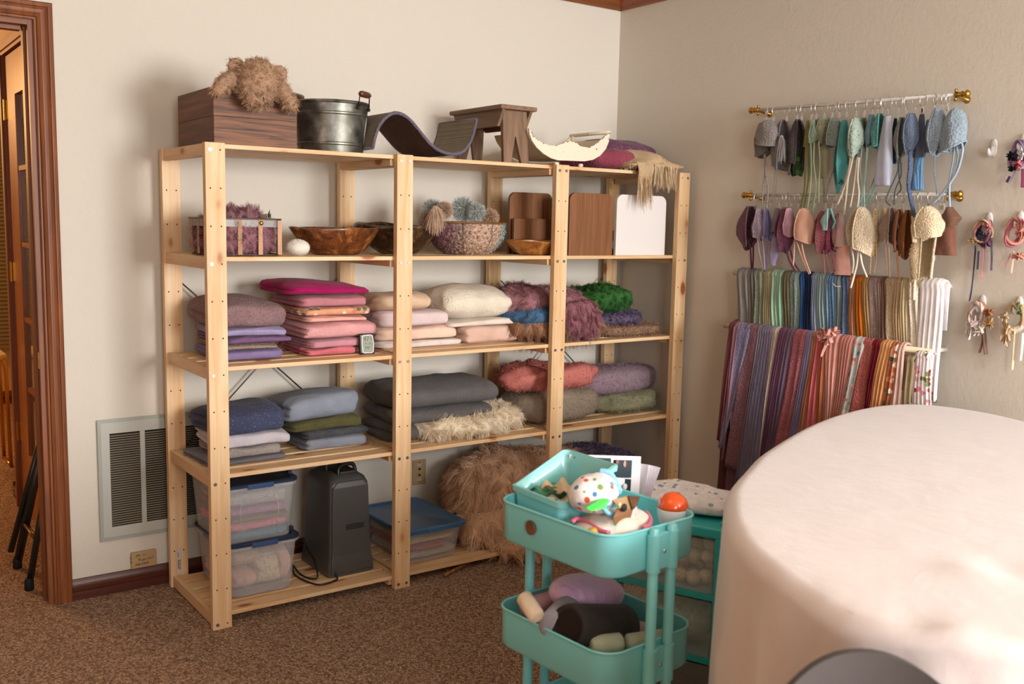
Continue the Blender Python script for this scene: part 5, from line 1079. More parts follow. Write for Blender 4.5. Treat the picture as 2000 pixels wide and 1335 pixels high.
# photo sheets and papers behind
def sheet(name,c4,mt,label=None,th_=.0012,par=None,bend=0.):
    c4 = [np.array(c) for c in c4]; nrm = np.cross(c4[1]-c4[0],c4[3]-c4[0]); nrm /= np.linalg.norm(nrm); P = []
    for i in range(7):
        u = i/6; a = c4[0]*(1-u)+c4[1]*u; b_ = c4[3]*(1-u)+c4[2]*u; P.append([a+(b_-a)*(j/6)+nrm*bend*math.sin(PI*u)+nrm*bend*.6*math.sin(PI*j/6) for j in range(7)])
    P = np.array(P); m = MB(); m.grid(P); m.grid(P+nrm*th_,flip=True); n = len(m.v)
    o = m.build(name, mt, par); 
    if label: tag(o,label,'paper')
    return o
YP = -1.30
def q4(a,b_,c,d,y0,y1): return [at(*a,1,y0),at(*b_,1,y1),at(*c,1,y1),at(*d,1,y0)]
ps = thing('photo_print_sheet','white sheet of dark baby photos standing behind the bin in the cart','photo sheet',at(1180,1000,1,-1.37))
sheet('paper',q4((1112,887),(1252,891),(1246,1010),(1112,1010),-1.375,-1.40),plain('E6E2E6',.5),par=ps)
DPH = plain('24343C',.4)
for q in (((1120,890),(1192,893),(1192,905),(1120,905)),((1196,896),(1233,897),(1231,931),(1196,930)),((1214,933),(1231,934),(1229,967),(1212,966))):
    sheet('photo',[p+np.array([-.004,-.008,0]) for p in q4(*q,-1.382,-1.398)],DPH,par=ps)
for (cx_,cy_,rx_,h_) in ((1222,905,.009,'C08878'),(1206,902,.006,'8A5A50'),(1221,950,.008,'D8CCC8'),(1217,960,.005,'B0604E')):
    c = at(cx_,cy_,1,-1.40); m = MB(); m.grid(ellipsoid(c,(rx_,.001,rx_*1.1),12,8),cv=True); m.build('photo_figure', plain(h_,.6), ps, smooth=True)
sheet('paper_sheet',q4((1252,905),(1290,913),(1262,1000),(1244,1000),-1.385,-1.42),plain('DAD2DC',.6),'curled pale lilac paper beside the photo sheet in the cart',bend=.006)
sheet('paper_sheet',q4((1246,905),(1266,908),(1252,1006),(1240,1000),-1.39,-1.415),plain('E4DEE6',.6),'narrow white paper between photo sheet and curled paper',bend=.003)
# middle tray
def pillow(name,px0,px1,py0,py1,y,ry,mt,label,cat,seed=1,rot=0.,e=.85,noise=.05,group=None,f=30.):
    a = at(px0,(py0+py1)/2,1,y); b_ = at(px1,(py0+py1)/2,1,y); t = at((px0+px1)/2,py0,1,y); o_ = at((px0+px1)/2,py1,1,y); c = (np.array(a)+b_)/2; c[2] = (t[2]+o_[2])/2
    m = MB(); m.M = Matrix.Translation(c)@Matrix.Rotation(rot,4,'Y'); th = np.linspace(0,2*PI,36,endpoint=False); ph = np.linspace(-PI/2,PI/2,22); T,H = np.meshgrid(th,ph); sg = lambda a_,p: np.sign(a_)*np.abs(a_)**p
    x = sg(np.cos(H),e)*sg(np.cos(T),e)*np.linalg.norm(b_-a)/2; yv = sg(np.cos(H),e)*sg(np.sin(T),e)*ry; z = sg(np.sin(H),e)*(t[2]-o_[2])/2; k = 1+noise*sn(x,yv,z,seed,f)
    m.grid(np.stack([x*k,yv*k,z*k],-1),cv=True); o = m.build(name, mt, None, smooth=True); return tag(o,label,cat,group)
SAT = newmat('lilac_satin'); sm_, snn, sbb = SAT; sbb.inputs['Base Color'].default_value=(*lin('DDB2DA'),1); sbb.inputs['Roughness'].default_value=.35; sbb.inputs['Sheen Weight'].default_value=.5
_tc = N(snn,'ShaderNodeTexCoord'); _w = N(snn,'ShaderNodeTexNoise', i_Scale=22., i_Detail=2., i_Distortion=.8); _mp = N(snn,'ShaderNodeMapping'); _mp.inputs['Scale'].default_value=(2.4,1,.5); snn.links.new(_tc.outputs['Object'],_mp.inputs[0]); snn.links.new(_mp.outputs[0],_w.inputs['Vector']); _b = N(snn,'ShaderNodeBump', i_Strength=.5, i_Distance=.02); snn.links.new(_w.outputs['Fac'],_b.inputs['Height']); snn.links.new(_b.outputs[0],sbb.inputs['Normal'])
MAT_ = lambda h: fabric(h)
GP = 'posing pillows in the middle tray'
pillow('satin_pillow',1081,1208,1124,1192,-1.46,.07,sm_,'shiny lilac satin pillow heaped on top in the middle tray','pillow',1,rot=.15,e=.9,noise=.03,group=GP)
def bolster(name, p0, p1, r, mt, label, group=GP, ends='round'):
    p0,p1 = Vector(p0),Vector(p1); pts = [p0.lerp(p1,t) for t in (0,.02,.07,.5,.93,.98,1)]; m = MB(); m.tube(pts,[r*.35,r*.8,r,r*1.02,r,r*.8,r*.35],24); o = m.build(name, mt, None, smooth=True); return tag(o,label,'pillow',group)
q0,q1 = at(1108,1222,1,-1.60), at(1222,1222,1,-1.56)
m = MB(); m.tube([Vector(q0),Vector(q0).lerp(Vector(q1),.06),Vector(q0).lerp(Vector(q1),.94),Vector(q1)],[.049,.053,.053,.044],28); o = m.build('bolster_pillow', fabric('3E3836'), None, smooth='auto'); tag(o,'dark brown cylindrical bolster lying across the middle tray','pillow',GP)
m = MB(); m.tube([Vector(q0)+(Vector(q0)-Vector(q1)).normalized()*.001,Vector(q0)+(Vector(q0)-Vector(q1)).normalized()*.004],[.046,.030],28); m.build('end_panel', fabric('241812'), o, smooth=True)
bolster('bolster_pillow', at(1022,1164,1,-1.50), at(1050,1206,1,-1.57), .020, fabric('E8D4BA'),'cream tapered pillow upright at the left of the middle tray')
bolster('bolster_pillow', at(1024,1190,1,-1.44), at(1100,1166,1,-1.42), .026, fabric('B08488'),'dusty pink bolster at the back of the middle tray')
bolster('bolster_pillow', at(1078,1225,1,-1.56), at(1112,1190,1,-1.50), .038, fabric('A8A8B4'),'grey-blue pillow behind the dark bolster')
bolster('bolster_pillow', at(1150,1262,2,.475), at(1215,1254,2,.475), .024, fabric('C8CFB4'),'pale green bolster in front of the dark one')
bolster('bolster_pillow', at(1222,1254,2,.475), at(1302,1243,2,.475), .020, fabric('CDD2BA'),'second pale green bolster at the right front of the middle tray')
bolster('bolster_pillow', at(1246,1225,1,-1.57), at(1256,1244,1,-1.60), .024, fabric('D9B8A8'),'pink beige pillow behind the cart uprights')

# ================================================================ teal drawer tower
TE = plain('38B8B8',.35,coat=.2); C1 = at(1418,1037,2,.64)[:2]; dN = np.array([-.41,.91]); dB = np.array([.912,.411]); FWD = .345; DEP = .37
tw_ = thing('drawer_tower','teal plastic drawer tower with see-through drawers beside the cart','drawer unit',(C1[0]+.05,C1[1]+.2,0))
MT = Matrix(((dN[0],dB[0],0,C1[0]),(dN[1],dB[1],0,C1[1]),(0,0,1,0),(0,0,0,1)))   # local x along the front, y to the back
def tb_(x0,y0,z0,x1,y1,z1,name,mt,par=None,**k):
    m = MB(); m.M = MT; m.box(x0,y0,z0,x1,y1,z1); return m.build(name, mt, par or tw_, **k)
tb_(0,0,.610,FWD,DEP,.640,'top_panel',TE,bevel=.006,seg=3); tb_(0,0,0,.030,.05,.612,'corner_post',TE,bevel=.003); tb_(FWD-.03,0,0,FWD,.05,.612,'corner_post',TE,bevel=.003)
tb_(0,DEP-.03,0,.02,DEP,.612,'corner_post',TE); tb_(FWD-.02,DEP-.03,0,FWD,DEP,.612,'corner_post',TE)
m = MB(); m.M = MT
for (a,b_,c,d) in ((.015,.03,.022,DEP-.03),(.015,.03,DEP-.05,DEP-.02)): pass
for z in (.44,.255,.07): tb_(.0,.005,z-.009,FWD,DEP,z+.009,'shelf_frame',TE,bevel=.002)
lm = MB(); lm.M = MT; lm.tube([(.03,.04,.642),(.045,DEP-.06,.642)],.003,6); lm.build('top_ridge', TE, tw_, smooth=True)
CD, cdn, cdb = newmat('drawer_clear'); cdb.inputs['Base Color'].default_value=(.78,.80,.80,1); cdb.inputs['Roughness'].default_value=.25; cdb.inputs['Alpha'].default_value=.14
tops = [(.449,.608),(.264,.431),(.079,.246)]
for z0_,z1_ in tops:
    dr = MB(); dr.M = MT; dr.box(.033,.004,z0_+.003,FWD-.033,.007,z1_-.004); dr.box(.034,.007,z0_+.003,.037,DEP-.03,z1_-.015); dr.box(FWD-.037,.007,z0_+.003,FWD-.034,DEP-.03,z1_-.015); dr.box(.034,.007,z0_+.003,FWD-.034,DEP-.03,z0_+.006); dr.build('drawer', CD, tw_)
rs = np.random.RandomState(8)
def puff(u,v,z,r,mt,label,group,seed):
    c = MT@Vector((u,v,z)); m = MB(); m.grid(ellipsoid(c,(r,r,r*.9),18,12,.22,seed,f=60.),cv=True); o = m.build('wool_puff', mt, None, smooth=True); tag(o,label,'wool puff',group); return o
WP = fabric('F0DEC2','fleece')
for i in range(26):
    u = .060+.037*(i%7)+.01*rs.rand(); k_ = i//7; puff(u,.036+.028*rs.rand()+.03*(k_%2),.476+.029*k_+.006*rs.rand(),.021+.003*rs.rand(),WP,'cream wool puff, '+['first','second','third','fourth','fifth','sixth','seventh'][6-i%7]+' from the left in the '+['bottom','second','third','top'][k_]+' layer of the top drawer','cream wool puffs in the top drawer',i)
gk = slab('green_chunky_knit',0,1,0,1,0,1,mat=fabric('93A890','knit',scale=.35),seed=5) if False else None
P_ = ellipsoid((0,0,0),(.115,.09,.068),48,28,.06,7); m = MB(); m.M = MT@Matrix.Translation((.155,.11,.345)); m.grid(P_,cv=True); o = m.build('chunky_knit', fabric('B4CAB0','knit',scale=.38), None, smooth=True); tag(o,'pale green chunky knit filling the second drawer of the teal tower','knitted piece')
P_ = ellipsoid((0,0,0),(.12,.10,.05),36,20,.08,8); m = MB(); m.M = MT@Matrix.Translation((.17,.12,.14)); m.grid(P_,cv=True); o = m.build('brown_cloth', fabric('5A4038','fleece'), None, smooth=True); tag(o,'dark brown cloth in the lowest drawer of the teal tower','cloth')
m = MB(); m.M = MT@Matrix.Translation((.175,.155,.642)); 
P_ = slab_pts(-.145,.160,-.10,.12,0,.046,seed=44,layers=2,noise=.011,e=.8,hump=.018,nu=60,nv=60); P_[...,2] = np.maximum(P_[...,2],.0008)
m.grid(P_,cv=True); o = m.build('muslin_blanket', fabric('EDE8EC','print',('F2EEF0','F0ECEE','7E98B4','F2EEF0','9AA49E','EEEAEC'),scale=1.9), None, smooth=True); tag(o,'crumpled white muslin blanket with blue and grey print on the drawer tower','blanket')

# ================================================================ oval table and cloth
rim = [(.252,-2.411),(.257,-2.345),(.315,-2.181),(.425,-1.995),(.640,-1.785),(.872,-1.640),(1.10,-1.520),(1.55,-1.345),(1.92,-1.275),(2.13,-1.325),(2.205,-1.49),(2.165,-1.72),(1.99,-2.05),(1.65,-2.40),(1.22,-2.66),(.80,-2.77),(.52,-2.725),(.37,-2.613),(.295,-2.51)]
def closed_spline(P,n):
    P = [np.array(p) for p in P]; m_ = len(P); out = []
    for k in range(n):
        t = k/n*m_; i = int(t); t -= i; a,b_,c,d = P[(i-1)%m_],P[i%m_],P[(i+1)%m_],P[(i+2)%m_]
        out.append(.5*((2*b_)+(-a+c)*t+(2*a-5*b_+4*c-d)*t*t+(-a+3*b_-3*c+d)*t**3))
    return np.array(out)
RN = closed_spline(rim, 220); L_ = np.roll(RN,-1,0)-np.roll(RN,1,0); L_ /= np.linalg.norm(L_,axis=1)[:,None]; NO = np.stack([-L_[:,1],L_[:,0]],1); cen = RN.mean(0)
NO *= np.sign(((RN-cen)*NO).sum(1))[:,None]
for _ in range(6): NO = (NO+np.roll(NO,1,0)+np.roll(NO,-1,0)); NO /= np.linalg.norm(NO,axis=1)[:,None]
RN = RN+NO*.012
TH_ = .842
tb2 = thing('oval_table','large oval table hidden under a pale cloth','table',(cen[0],cen[1],0))
m = MB(); ins = RN-NO*.03; m.prism([tuple(p) for p in ins],2,TH_-.035,TH_-.008); m.build('tabletop', plain('8A6A4A',.5), tb2)
for lx,ly in ((.75,-2.2),(1.85,-1.6),(1.1,-2.35),(1.4,-1.75)): m = MB(); m.tube([(lx,ly,0),(lx,ly,TH_-.034)],.022,14); m.build('leg', plain('3A3A3A',.4,.6), tb2, smooth=True)
rows = []
sidx = np.arange(220)/220*2*PI
fold = np.sin(sidx*13+.8)+.6*np.sin(sidx*21+2.)+.5*np.sin(sidx*8+4.); fold = fold/2.1
for t in np.linspace(0.0,1,26)[1:]:      # top from centre to the edge
    p = cen+(RN-NO*.040-cen)*t; z = TH_+.0025*sn(p[:,0],p[:,1],0*p[:,0],5,6,4)*(1-t*.5); rows.append(np.stack([p[:,0],p[:,1],z],1))
for a in np.linspace(0,PI/2,8)[1:]:      # rounded edge
    k = .5+.5*math.sin(a); p = RN-NO*(.040*(1-math.sin(a))); z = TH_-.036*(1-math.cos(a)); rows.append(np.stack([p[:,0],p[:,1],z+0*p[:,0]],1))
for t in np.linspace(0,1,26)[1:]:        # skirt
    off = .006*math.sin(PI*min(1,t*2)) + fold*(.005+.068*t**1.1) + .004*t + .008*t*np.sin(sidx*31+6*t); p = RN+NO*off[:,None]; rows.append(np.stack([p[:,0],p[:,1],TH_-.036-(TH_-.052)*t+0*p[:,0]],1))
G_ = np.array(rows); G_ = np.concatenate([np.broadcast_to(np.array([cen[0],cen[1],TH_]),(1,220,3)),G_],0)
jj = np.arange(26,42); wv_ = np.exp(-((jj-33)/5.)**2)[:,None]; near = np.clip((-1.75-G_[26:42,:,1])/.4,0,1)*np.clip((1.0-G_[26:42,:,0])/.4,0,1)
G_[26:42,:,2] += .0055*sn(G_[26:42,:,0],G_[26:42,:,1],0*G_[26:42,:,0],8,34,6)*wv_*near
G_[34:,:,:2] += (NO[None]*(.010*sn(G_[34:,:,0],G_[34:,:,1],G_[34:,:,2]*.25,9,26,6))[...,None])*np.linspace(.2,1,G_.shape[0]-34)[:,None,None]
# soft dents in the cloth along the near edge
for (px_,py_,rr_,dz) in ((1640,1190,.05,-.007),(1800,1215,.06,-.007),(1860,1235,.05,.010),(1900,1118,.06,.008),(1560,1140,.06,-.005),(1960,1110,.05,-.007)):
    q = at(px_,py_,2,TH_); d2 = ((G_-np.array(q))**2).sum(-1); G_[...,2] += dz*np.exp(-d2/rr_**2)
m = MB(); m.grid(G_,cv=True)
def tcloth():
    m_, nt, b = newmat('table_cloth'); L = nt.links.new; tc = N(nt,'ShaderNodeTexCoord'); n = N(nt,'ShaderNodeTexNoise', i_Scale=7., i_Detail=4.); L(tc.outputs['Object'],n.inputs['Vector'])
    n2 = N(nt,'ShaderNodeTexNoise', i_Scale=260., i_Detail=3.); L(tc.outputs['Object'],n2.inputs['Vector']); bp = N(nt,'ShaderNodeBump', i_Strength=.25, i_Distance=.02); L(n.outputs['Fac'],bp.inputs['Height'])
    b2 = N(nt,'ShaderNodeBump', i_Strength=.3, i_Distance=.0015); L(n2.outputs['Fac'],b2.inputs['Height']); L(bp.outputs[0],b2.inputs['Normal']); L(b2.outputs[0],b.inputs['Normal'])
    b.inputs['Base Color'].default_value=(*lin('D3C8C5'),1); b.inputs['Roughness'].default_value=.9; b.inputs['Sheen Weight'].default_value=.3; return m_
o = m.build('tablecloth', tcloth(), None, smooth=True); tag(o,'pale blush beige cloth draped to the floor over the oval table','tablecloth')
# chair back at the bottom edge
ch = thing('grey_chair','dark grey moulded chair at the near side of the table','chair',(.03,-2.62,0))
DG = plain('4A4545',.5,bump=.1,bs=300); zc_ = .848
def bk_(px,py,z): return np.array(at(px,py,2,z))
L0 = bk_(1512,1335,.80); R0_ = bk_(1860,1335,.80); ax_ = (R0_-L0); ax_[2] = 0; wdt = np.linalg.norm(ax_); ax_ /= wdt; md = (L0+R0_)/2; nb = np.array([ax_[1],-ax_[0],0.])
if nb@(CP-md) < 0: nb = -nb
tp = bk_(1640,1275,zc_-.003); W2 = wdt/2
P = []
for i in range(15):
    u = -1+2*i/14; row = []
    top = zc_-.06*abs(u)**2.2-.004; col = []
    for j in range(10):
        t = j/9; z = top-(top-.52)*t; wd = W2*(1+.20*min(1,t*2)); p = md+ax_*u*wd; dp = .035*(1-u*u)-.0+.05*t*t
        q = np.array([p[0],p[1],0])-nb*dp+nb*.01; col.append((q[0],q[1],z))
    P.append(col)
P = np.array(P); m = MB(); m.grid(P); m.grid(P+nb*.014,flip=True)
ed = np.stack([P,P+nb*.014]); 
for sl in (lambda A:A[:,0],lambda A:A[:,-1],lambda A:A[0],lambda A:A[-1]): m.grid(np.stack([sl(ed[0]),sl(ed[1])]))
m.build('backrest', DG, ch, smooth='auto')
se = md.copy(); se[2] = 0; s0 = se-nb*.02-nb*.05
m = MB(); c4 = [s0+ax_*W2*1.25+nb*.0,s0-ax_*W2*1.25,s0-ax_*W2*1.2+nb*.40,s0+ax_*W2*1.2+nb*.40]
m.prism([(p[0],p[1]) for p in c4],2,.440,.460); m.build('seat', DG, ch, bevel=.006)
for sx_ in (-1,1):
    for dd in (.02,.37):
        a = s0+ax_*sx_*W2*1.05+nb*dd; m = MB(); m.tube([(a[0],a[1],.44),(a[0]+ax_[0]*sx_*.03,a[1]+ax_[1]*sx_*.03,0)],.012,12); m.build('leg', plain('2A2A2A',.4,.5), ch, smooth=True)
    a = s0+ax_*sx_*W2*1.1; m = MB(); m.tube([(a[0],a[1],.44),(a[0],a[1],.60)],.011,12); m.build('back_support', plain('2A2A2A',.4,.5), ch, smooth=True)

# ================================================================ right wall: rods, rings, hats
XR1, XR2 = 2.262, 2.262      # rod planes (7 cm off the wall)
CLR = plain('D8D4D0',.25,.2,coat=.4); SIL = plain('D8D4CC',.35,.7)
def rod(name,p0,p1,xr,label):
    a = np.array(at(*p0,0,xr)); b_ = np.array(at(*p1,0,xr)); t = thing(name,label,'curtain rod',(xr,(a[1]+b_[1])/2,a[2]))
    m = MB(); m.tube([a,b_],.0065,10); m.build('rod_tube', CLR, t, smooth=True)
    d = (b_-a)/np.linalg.norm(b_-a)
    for e_,s in ((a,-1),(b_,1)):
        m = MB(); m.tube([e_-d*s*.02,e_+d*s*.004,e_+d*s*.008,e_+d*s*.014,e_+d*s*.018,e_+d*s*.026,e_+d*s*.032,e_+d*s*.036],[.009,.009,.012,.007,.010,.0145,.011,.003],14); m.build('finial', BRASS, t, smooth=True)
        w_ = e_-d*s*.016; m = MB(); m.tube([w_,w_+np.array([.02,0,-.006]),(WX-.004,w_[1],w_[2]-.012),(WX,w_[1],w_[2]-.012)],[.006,.006,.007,.014],10); m.grid(ellipsoid(w_+np.array([-.004,0,.014]),(.006,.006,.007),10,8),cv=True); m.grid(ellipsoid(w_+np.array([-.004,0,-.016]),(.007,.007,.008),10,8),cv=True); m.build('bracket', BRASS, t, smooth=True)
    return a,b_
r1 = rod('curtain_rod',(1476,215),(1876,184),XR1,'upper white rod with brass ends carrying the blue and green bonnets')
r2 = rod('curtain_rod',(1462,381),(1862,379),XR2,'second rod down with brass ends carrying the pink and brown bonnets')
rs = np.random.RandomState(12)
def rodpt(r, y): a,b_ = r; t = (y-a[1])/(b_[1]-a[1]); return a+(b_-a)*t
def ring(r, y, seed, group, label, big=False):
    c = rodpt(r,y); R = .0195 if big else .0185; rr = np.random.RandomState(seed); yaw = rr.choice([.15,.3,.2,.9,1.25]) if not big else 1.3
    t = thing('clip_ring',label,'clip ring',c-np.array([0,0,.04]),group); cc = c-np.array([0,0,R-.007])
    pts = [(cc[0]+R*math.cos(a)*math.cos(yaw),cc[1]+R*math.cos(a)*math.sin(yaw),cc[2]+R*math.sin(a)) for a in np.linspace(0,2*PI,24,endpoint=False)]
    m = MB(); m.tube(pts,.0024,6,closed=True); m.build('ring', SIL, t, smooth=True)
    z = cc[2]-R; m = MB(); m.tube([(cc[0],c[1],z),(cc[0],c[1],z-.010)],.0022,6); m.box(cc[0]-.003,c[1]-.0045,z-.026,cc[0]+.003,c[1]+.0045,z-.009); m.build('clip', SIL, t)
    return np.array([cc[0],c[1],z-.022])
def tie(m, pts, r=.0022, n=24, flat=1.): m.tube(spline(pts,n),r,6,flat=flat)
def hat(kind, px0,px1,pyt,pyb, mt, label, cat='baby bonnet', rod_=0, ties=(), tiemat=None, depth=.0, seed=1, lean=0., name=None, group=None, ring_px=None, fz=None, tr=.0024, fade=0):
    r = (r1,r2)[rod_]; xr = (XR1,XR2)[rod_]-depth
    pa = np.array(at(px0,(pyt+pyb)/2,0,xr)); pb_ = np.array(at(px1,(pyt+pyb)/2,0,xr)); top = np.array(at((px0+px1)/2,pyt,0,xr)); bot = np.array(at((px0+px1)/2,pyb,0,xr))
    yc = (pa[1]+pb_[1])/2; W = abs(pa[1]-pb_[1])/2; zt, zb = top[2], bot[2]; H = zt-zb
    nm = name or {'bonnet':'baby_bonnet','beanie':'baby_beanie','pixie':'pixie_bonnet','cloth':'baby_outfit','pants':'baby_trousers','flap':'baby_bonnet'}[kind]
    ry = rodpt(r, yc)[1] if ring_px is None else np.array(at(ring_px,pyt,0,xr))[1]
    t = thing(nm, label, cat, (xr,yc,zb), group)
    rg = np.random.RandomState(seed); nv = 26; P = []; op = kind in ('bonnet','flap','pixie'); W *= 1.14
    if op:
        a0 = -PI/2+rg.choice([-1,1])*rg.uniform(.75,1.15); g_ = rg.uniform(.55,.8); th = np.linspace(a0+g_, a0+2*PI-g_, 34)
    else: th = np.linspace(0,2*PI,36,endpoint=False)
    nu = len(th); dep = min(.036,W*.9); nf = rg.randint(3,6); ph = rg.rand()*6; sl = rg.uniform(-.13,.13)
    ytop = np.clip(ry, yc-W*.7, yc+W*.7); E0 = []; E1 = []; hem = []
    for i in range(nv):
        v = i/(nv-1)
        if kind == 'beanie': w_ = (1-(1-min(1,v*1.6))**2)**.5*(.94+.06*v)
        elif kind == 'bonnet': w_ = (1-(1-min(1,v*1.35))**2)**.6*(1.-.22*max(0,v-.55)/.45)
        elif kind == 'flap': w_ = (.18+.82*min(1,v*1.5))*(1-.40*max(0,v-.6)/.4)
        elif kind == 'pixie': w_ = (.12+.88*math.sin(PI*min(1,max(.0,v*.80+.04)))**.9)*(1-.45*max(0,v-.7)/.3)
        elif kind == 'cloth': w_ = .34+.66*v**.7
        elif kind == 'pants': w_ = .75+.25*v
        w_ = max(w_,.10)
        yy_ = (ytop*(1-min(1,v*1.6))+yc*min(1,v*1.6)) + lean*W*v
        fold = (.07 if kind in ('beanie','bonnet') else .16)*np.sin(nf*th+ph+v*2.5)*min(1,v*2)
        sk = .09*sn(np.cos(th)*.1,np.sin(th)*.1,v*.25+0*th,seed,34,4)
        rr_ = 1+fold*.7+sk
        y = yy_+W*w_*np.cos(th)*rr_; x = xr+dep*(.35+.65*w_)*np.sin(th)*rr_*(.55 if kind in ('cloth','pants') else 1)
        zz_ = zt-H*v+0*th
        if kind not in ('pants','cloth'): zz_ = zz_ + H*sl*np.cos(th)*v**2 + H*.04*np.sin(2*th+ph)*v**3
        outer = np.stack([x,y,zz_],1)
        if op:
            inn = outer.copy(); k_ = max(.35,1-.0065/max(.004,W*w_)); inn[:,1] = yy_+(outer[:,1]-yy_)*k_; inn[:,0] = xr+(outer[:,0]-xr)*k_; P.append(np.concatenate([outer,inn[::-1]])); E0.append(outer[0]); E1.append(outer[-1]); hem = outer
        else: P.append(outer); hem = outer
    if not op:
        last = P[-1]; c_ = last.mean(0)
        for k,dz in ((.93,.000),(.86,.012),(.8,.05)): q = c_+(last-c_)*k; q[:,2] = last[:,2]+dz*min(1,H/.08); P.append(q)
    m = MB(); m.grid(np.array(P),cv=True); nn2 = P[0].shape[0]; b0 = m.n-len(P)*nn2; m.f.append(tuple(b0+k for k in reversed(range(nn2))))
    if op: m.f.append(tuple(b0+(len(P)-1)*nn2+k for k in range(nn2)))
    body = m.build('body', mt, t, smooth=True)
    if op:
        rb_ = .0036 if kind != 'flap' else .0026; edge = [tuple(q) for q in E0[1:]]+[tuple(q) for q in hem[1:-1:2]]+[tuple(q) for q in E1[:0:-1]]
        m = MB(); m.tube(edge,rb_,6); m.build('brim', mt, t, smooth=True)
    elif kind == 'beanie':
        m = MB(); m.tube([tuple(q*1.0) for q in hem[::2]],.0045,6,closed=True); m.build('brim', mt, t, smooth=True)
    if fz: fur(body, 1500, .008, .0007, furmat(fz), body, rnd=.8, grav=.1, seed=seed, seg=2)
    for q in ties:
        pts = [np.array(at(a,b_,0,xr-.012-(c_2 if len(q_)>2 else 0))) for q_ in q for a,b_,c_2 in [(q_+(0,))[:3]]]
        m = MB(); tie(m, pts, tr); m.build('tie', tiemat or mt, t, smooth=True)
    return t, body
ORD = 'first second third fourth fifth sixth seventh eighth ninth tenth eleventh twelfth thirteenth fourteenth fifteenth sixteenth seventeenth eighteenth nineteenth twentieth twenty-first twenty-second twenty-third twenty-fourth twenty-fifth'.split()
G1 = 'clip rings on the upper rod'; G2 = 'clip rings on the second rod'
U = lambda X: 1430+X/4.08
V = lambda Y: 160+Y/4.08
for i,X in enumerate([275,335,440,522,560,640,675,738,802,858,915,992,1058,1118,1160,1195,1240,1325,1378,1460,1512,1520,1610,1675,1712]):
    y_ = at(U(X),V(230),0,XR1)[1]; ring(r1,y_,i*3+1,G1,f'silver clip ring, {ORD[i]} from the left on the upper rod',big=X in (1240,1460,1512))
U2 = lambda X: 1430+X/4.255
V2 = lambda Y: 360+Y/4.255
for i,X in enumerate([200,318,395,460,495,555,640,690,780,840,870,930,1060,1180,1215,1275,1345,1420,1500,1555,1640,1735,1760]):
    y_ = at(U2(X),V2(120),0,XR2)[1]; ring(r2,y_,i*5+2,G2,f'silver clip ring, {ORD[i]} from the left on the second rod',big=X in (395,840,640))
def UH(kind,X0,X1,Y0,Y1,mt,label,**k):
    k['ties'] = [[(U(a[0]),V(a[1]))+tuple(a[2:]) for a in q] for q in k.get('ties',())]
    return hat(kind,U(X0),U(X1),V(Y0),V(Y1),mt,label,rod_=0,**k)
K = lambda h,s=1.1: fabric(h,'knit',scale=s)
UH('bonnet',188,305,320,580,K('76706C'),'dark grey knit bonnet, furthest left on the upper rod, with long grey ties',seed=1,ties=[[(255,570),(262,700),(245,850),(240,1060)],[(262,575),(268,720),(285,860),(272,1040)]],tiemat=K('A09894'),tr=.004)
UH('beanie',206,356,304,500,K('8A8480',.9),'grey ribbed crochet beanie overlapping the dark grey one at the left end',depth=.035,seed=2)
UH('bonnet',330,472,302,700,K('7E7A7C'),'grey knit hat with a hanging tassel, third from the left on the upper rod',seed=3,ties=[[(345,690),(335,800),(320,960)],[(360,690),(350,830),(338,930)]],tiemat=plain('7E7878',.9),tr=.0012)
tq = thing('grey_tassel','pale grey yarn tassel hanging from the grey knit hat','tassel',at(U(392),V(440),0,XR1-.04)); c_ = np.array(at(U(392),V(440),0,XR1-.04)); m = MB(); m.grid(ellipsoid(c_,(.008,.008,.009),12,8),cv=True); kn_ = m.build('knot', plain('A8A2A0',.95), tq, smooth=True)
fur(kn_, 240, .060, .0022, furmat(['8E8886','B8B2B0']), tq, name='strands', up=.35, grav=1.6, rnd=.25, seed=5, seg=5)
UH('bonnet',462,572,298,650,K('4E4848'),'charcoal brown knit bonnet on the upper rod',seed=4)
UH('flap',476,560,560,742,fabric('33482E','floral',('4E6A3E','26382A')),'dark leafy green cloth below the charcoal bonnet',cat='baby outfit',seed=5,depth=-.02,name='baby_outfit')
UH('cloth',574,622,306,520,fabric('8A8A50'),'narrow mustard olive knit strip on the upper rod',cat='baby wrap',name='baby_wrap',seed=6,ties=[[(590,500),(580,700),(575,850),(545,1000)],[(600,500),(612,720),(590,900),(560,1060)]],tr=.0035)
UH('flap',608,692,300,480,K('8A9C88'),'sage green bonnet with long plaited sage ties',seed=7,depth=.02,ties=[[(625,470),(632,640),(625,820),(600,1010)],[(655,475),(650,640),(668,830),(640,1050)],[(690,470),(700,640),(690,830),(690,960)]],tiemat=fabric('9DB48E'),tr=.003)
UH('pixie',664,790,278,490,K('93967E'),'olive sage knit bonnet beside the plaited ties',seed=8,ties=[[(715,480),(722,640),(730,800),(735,960)]],tr=.003)
UH('pants',702,776,455,766,fabric('ADA88C'),'khaki baby trousers hanging under the sage bonnets',cat='baby trousers',seed=9,depth=-.015)
UH('bonnet',748,872,286,510,K('7C8880'),'grey green rounded bonnet right of the khaki trousers',seed=10,depth=.015,ties=[[(840,500),(830,640),(770,800),(745,930)]],tr=.0022)
UH('pixie',832,925,305,820,fabric('4E9494'),'deep teal cloth romper with a gathered bow on the upper rod',cat='baby outfit',name='baby_romper',seed=11,depth=.02)
UH('pixie',920,1042,286,600,fabric('A8BCB0','waffle'),'mint and cream lace-knit pixie bonnet with cream ribbons',seed=12,depth=.035,ties=[[(965,590),(930,740),(880,880),(840,975)],[(1000,600),(980,760),(960,900),(940,1000)],[(1010,600),(1000,760),(1010,900),(985,1080)],[(945,600),(920,800),(905,950),(890,1060)]],tiemat=fabric('D4C6B0'),tr=.004)
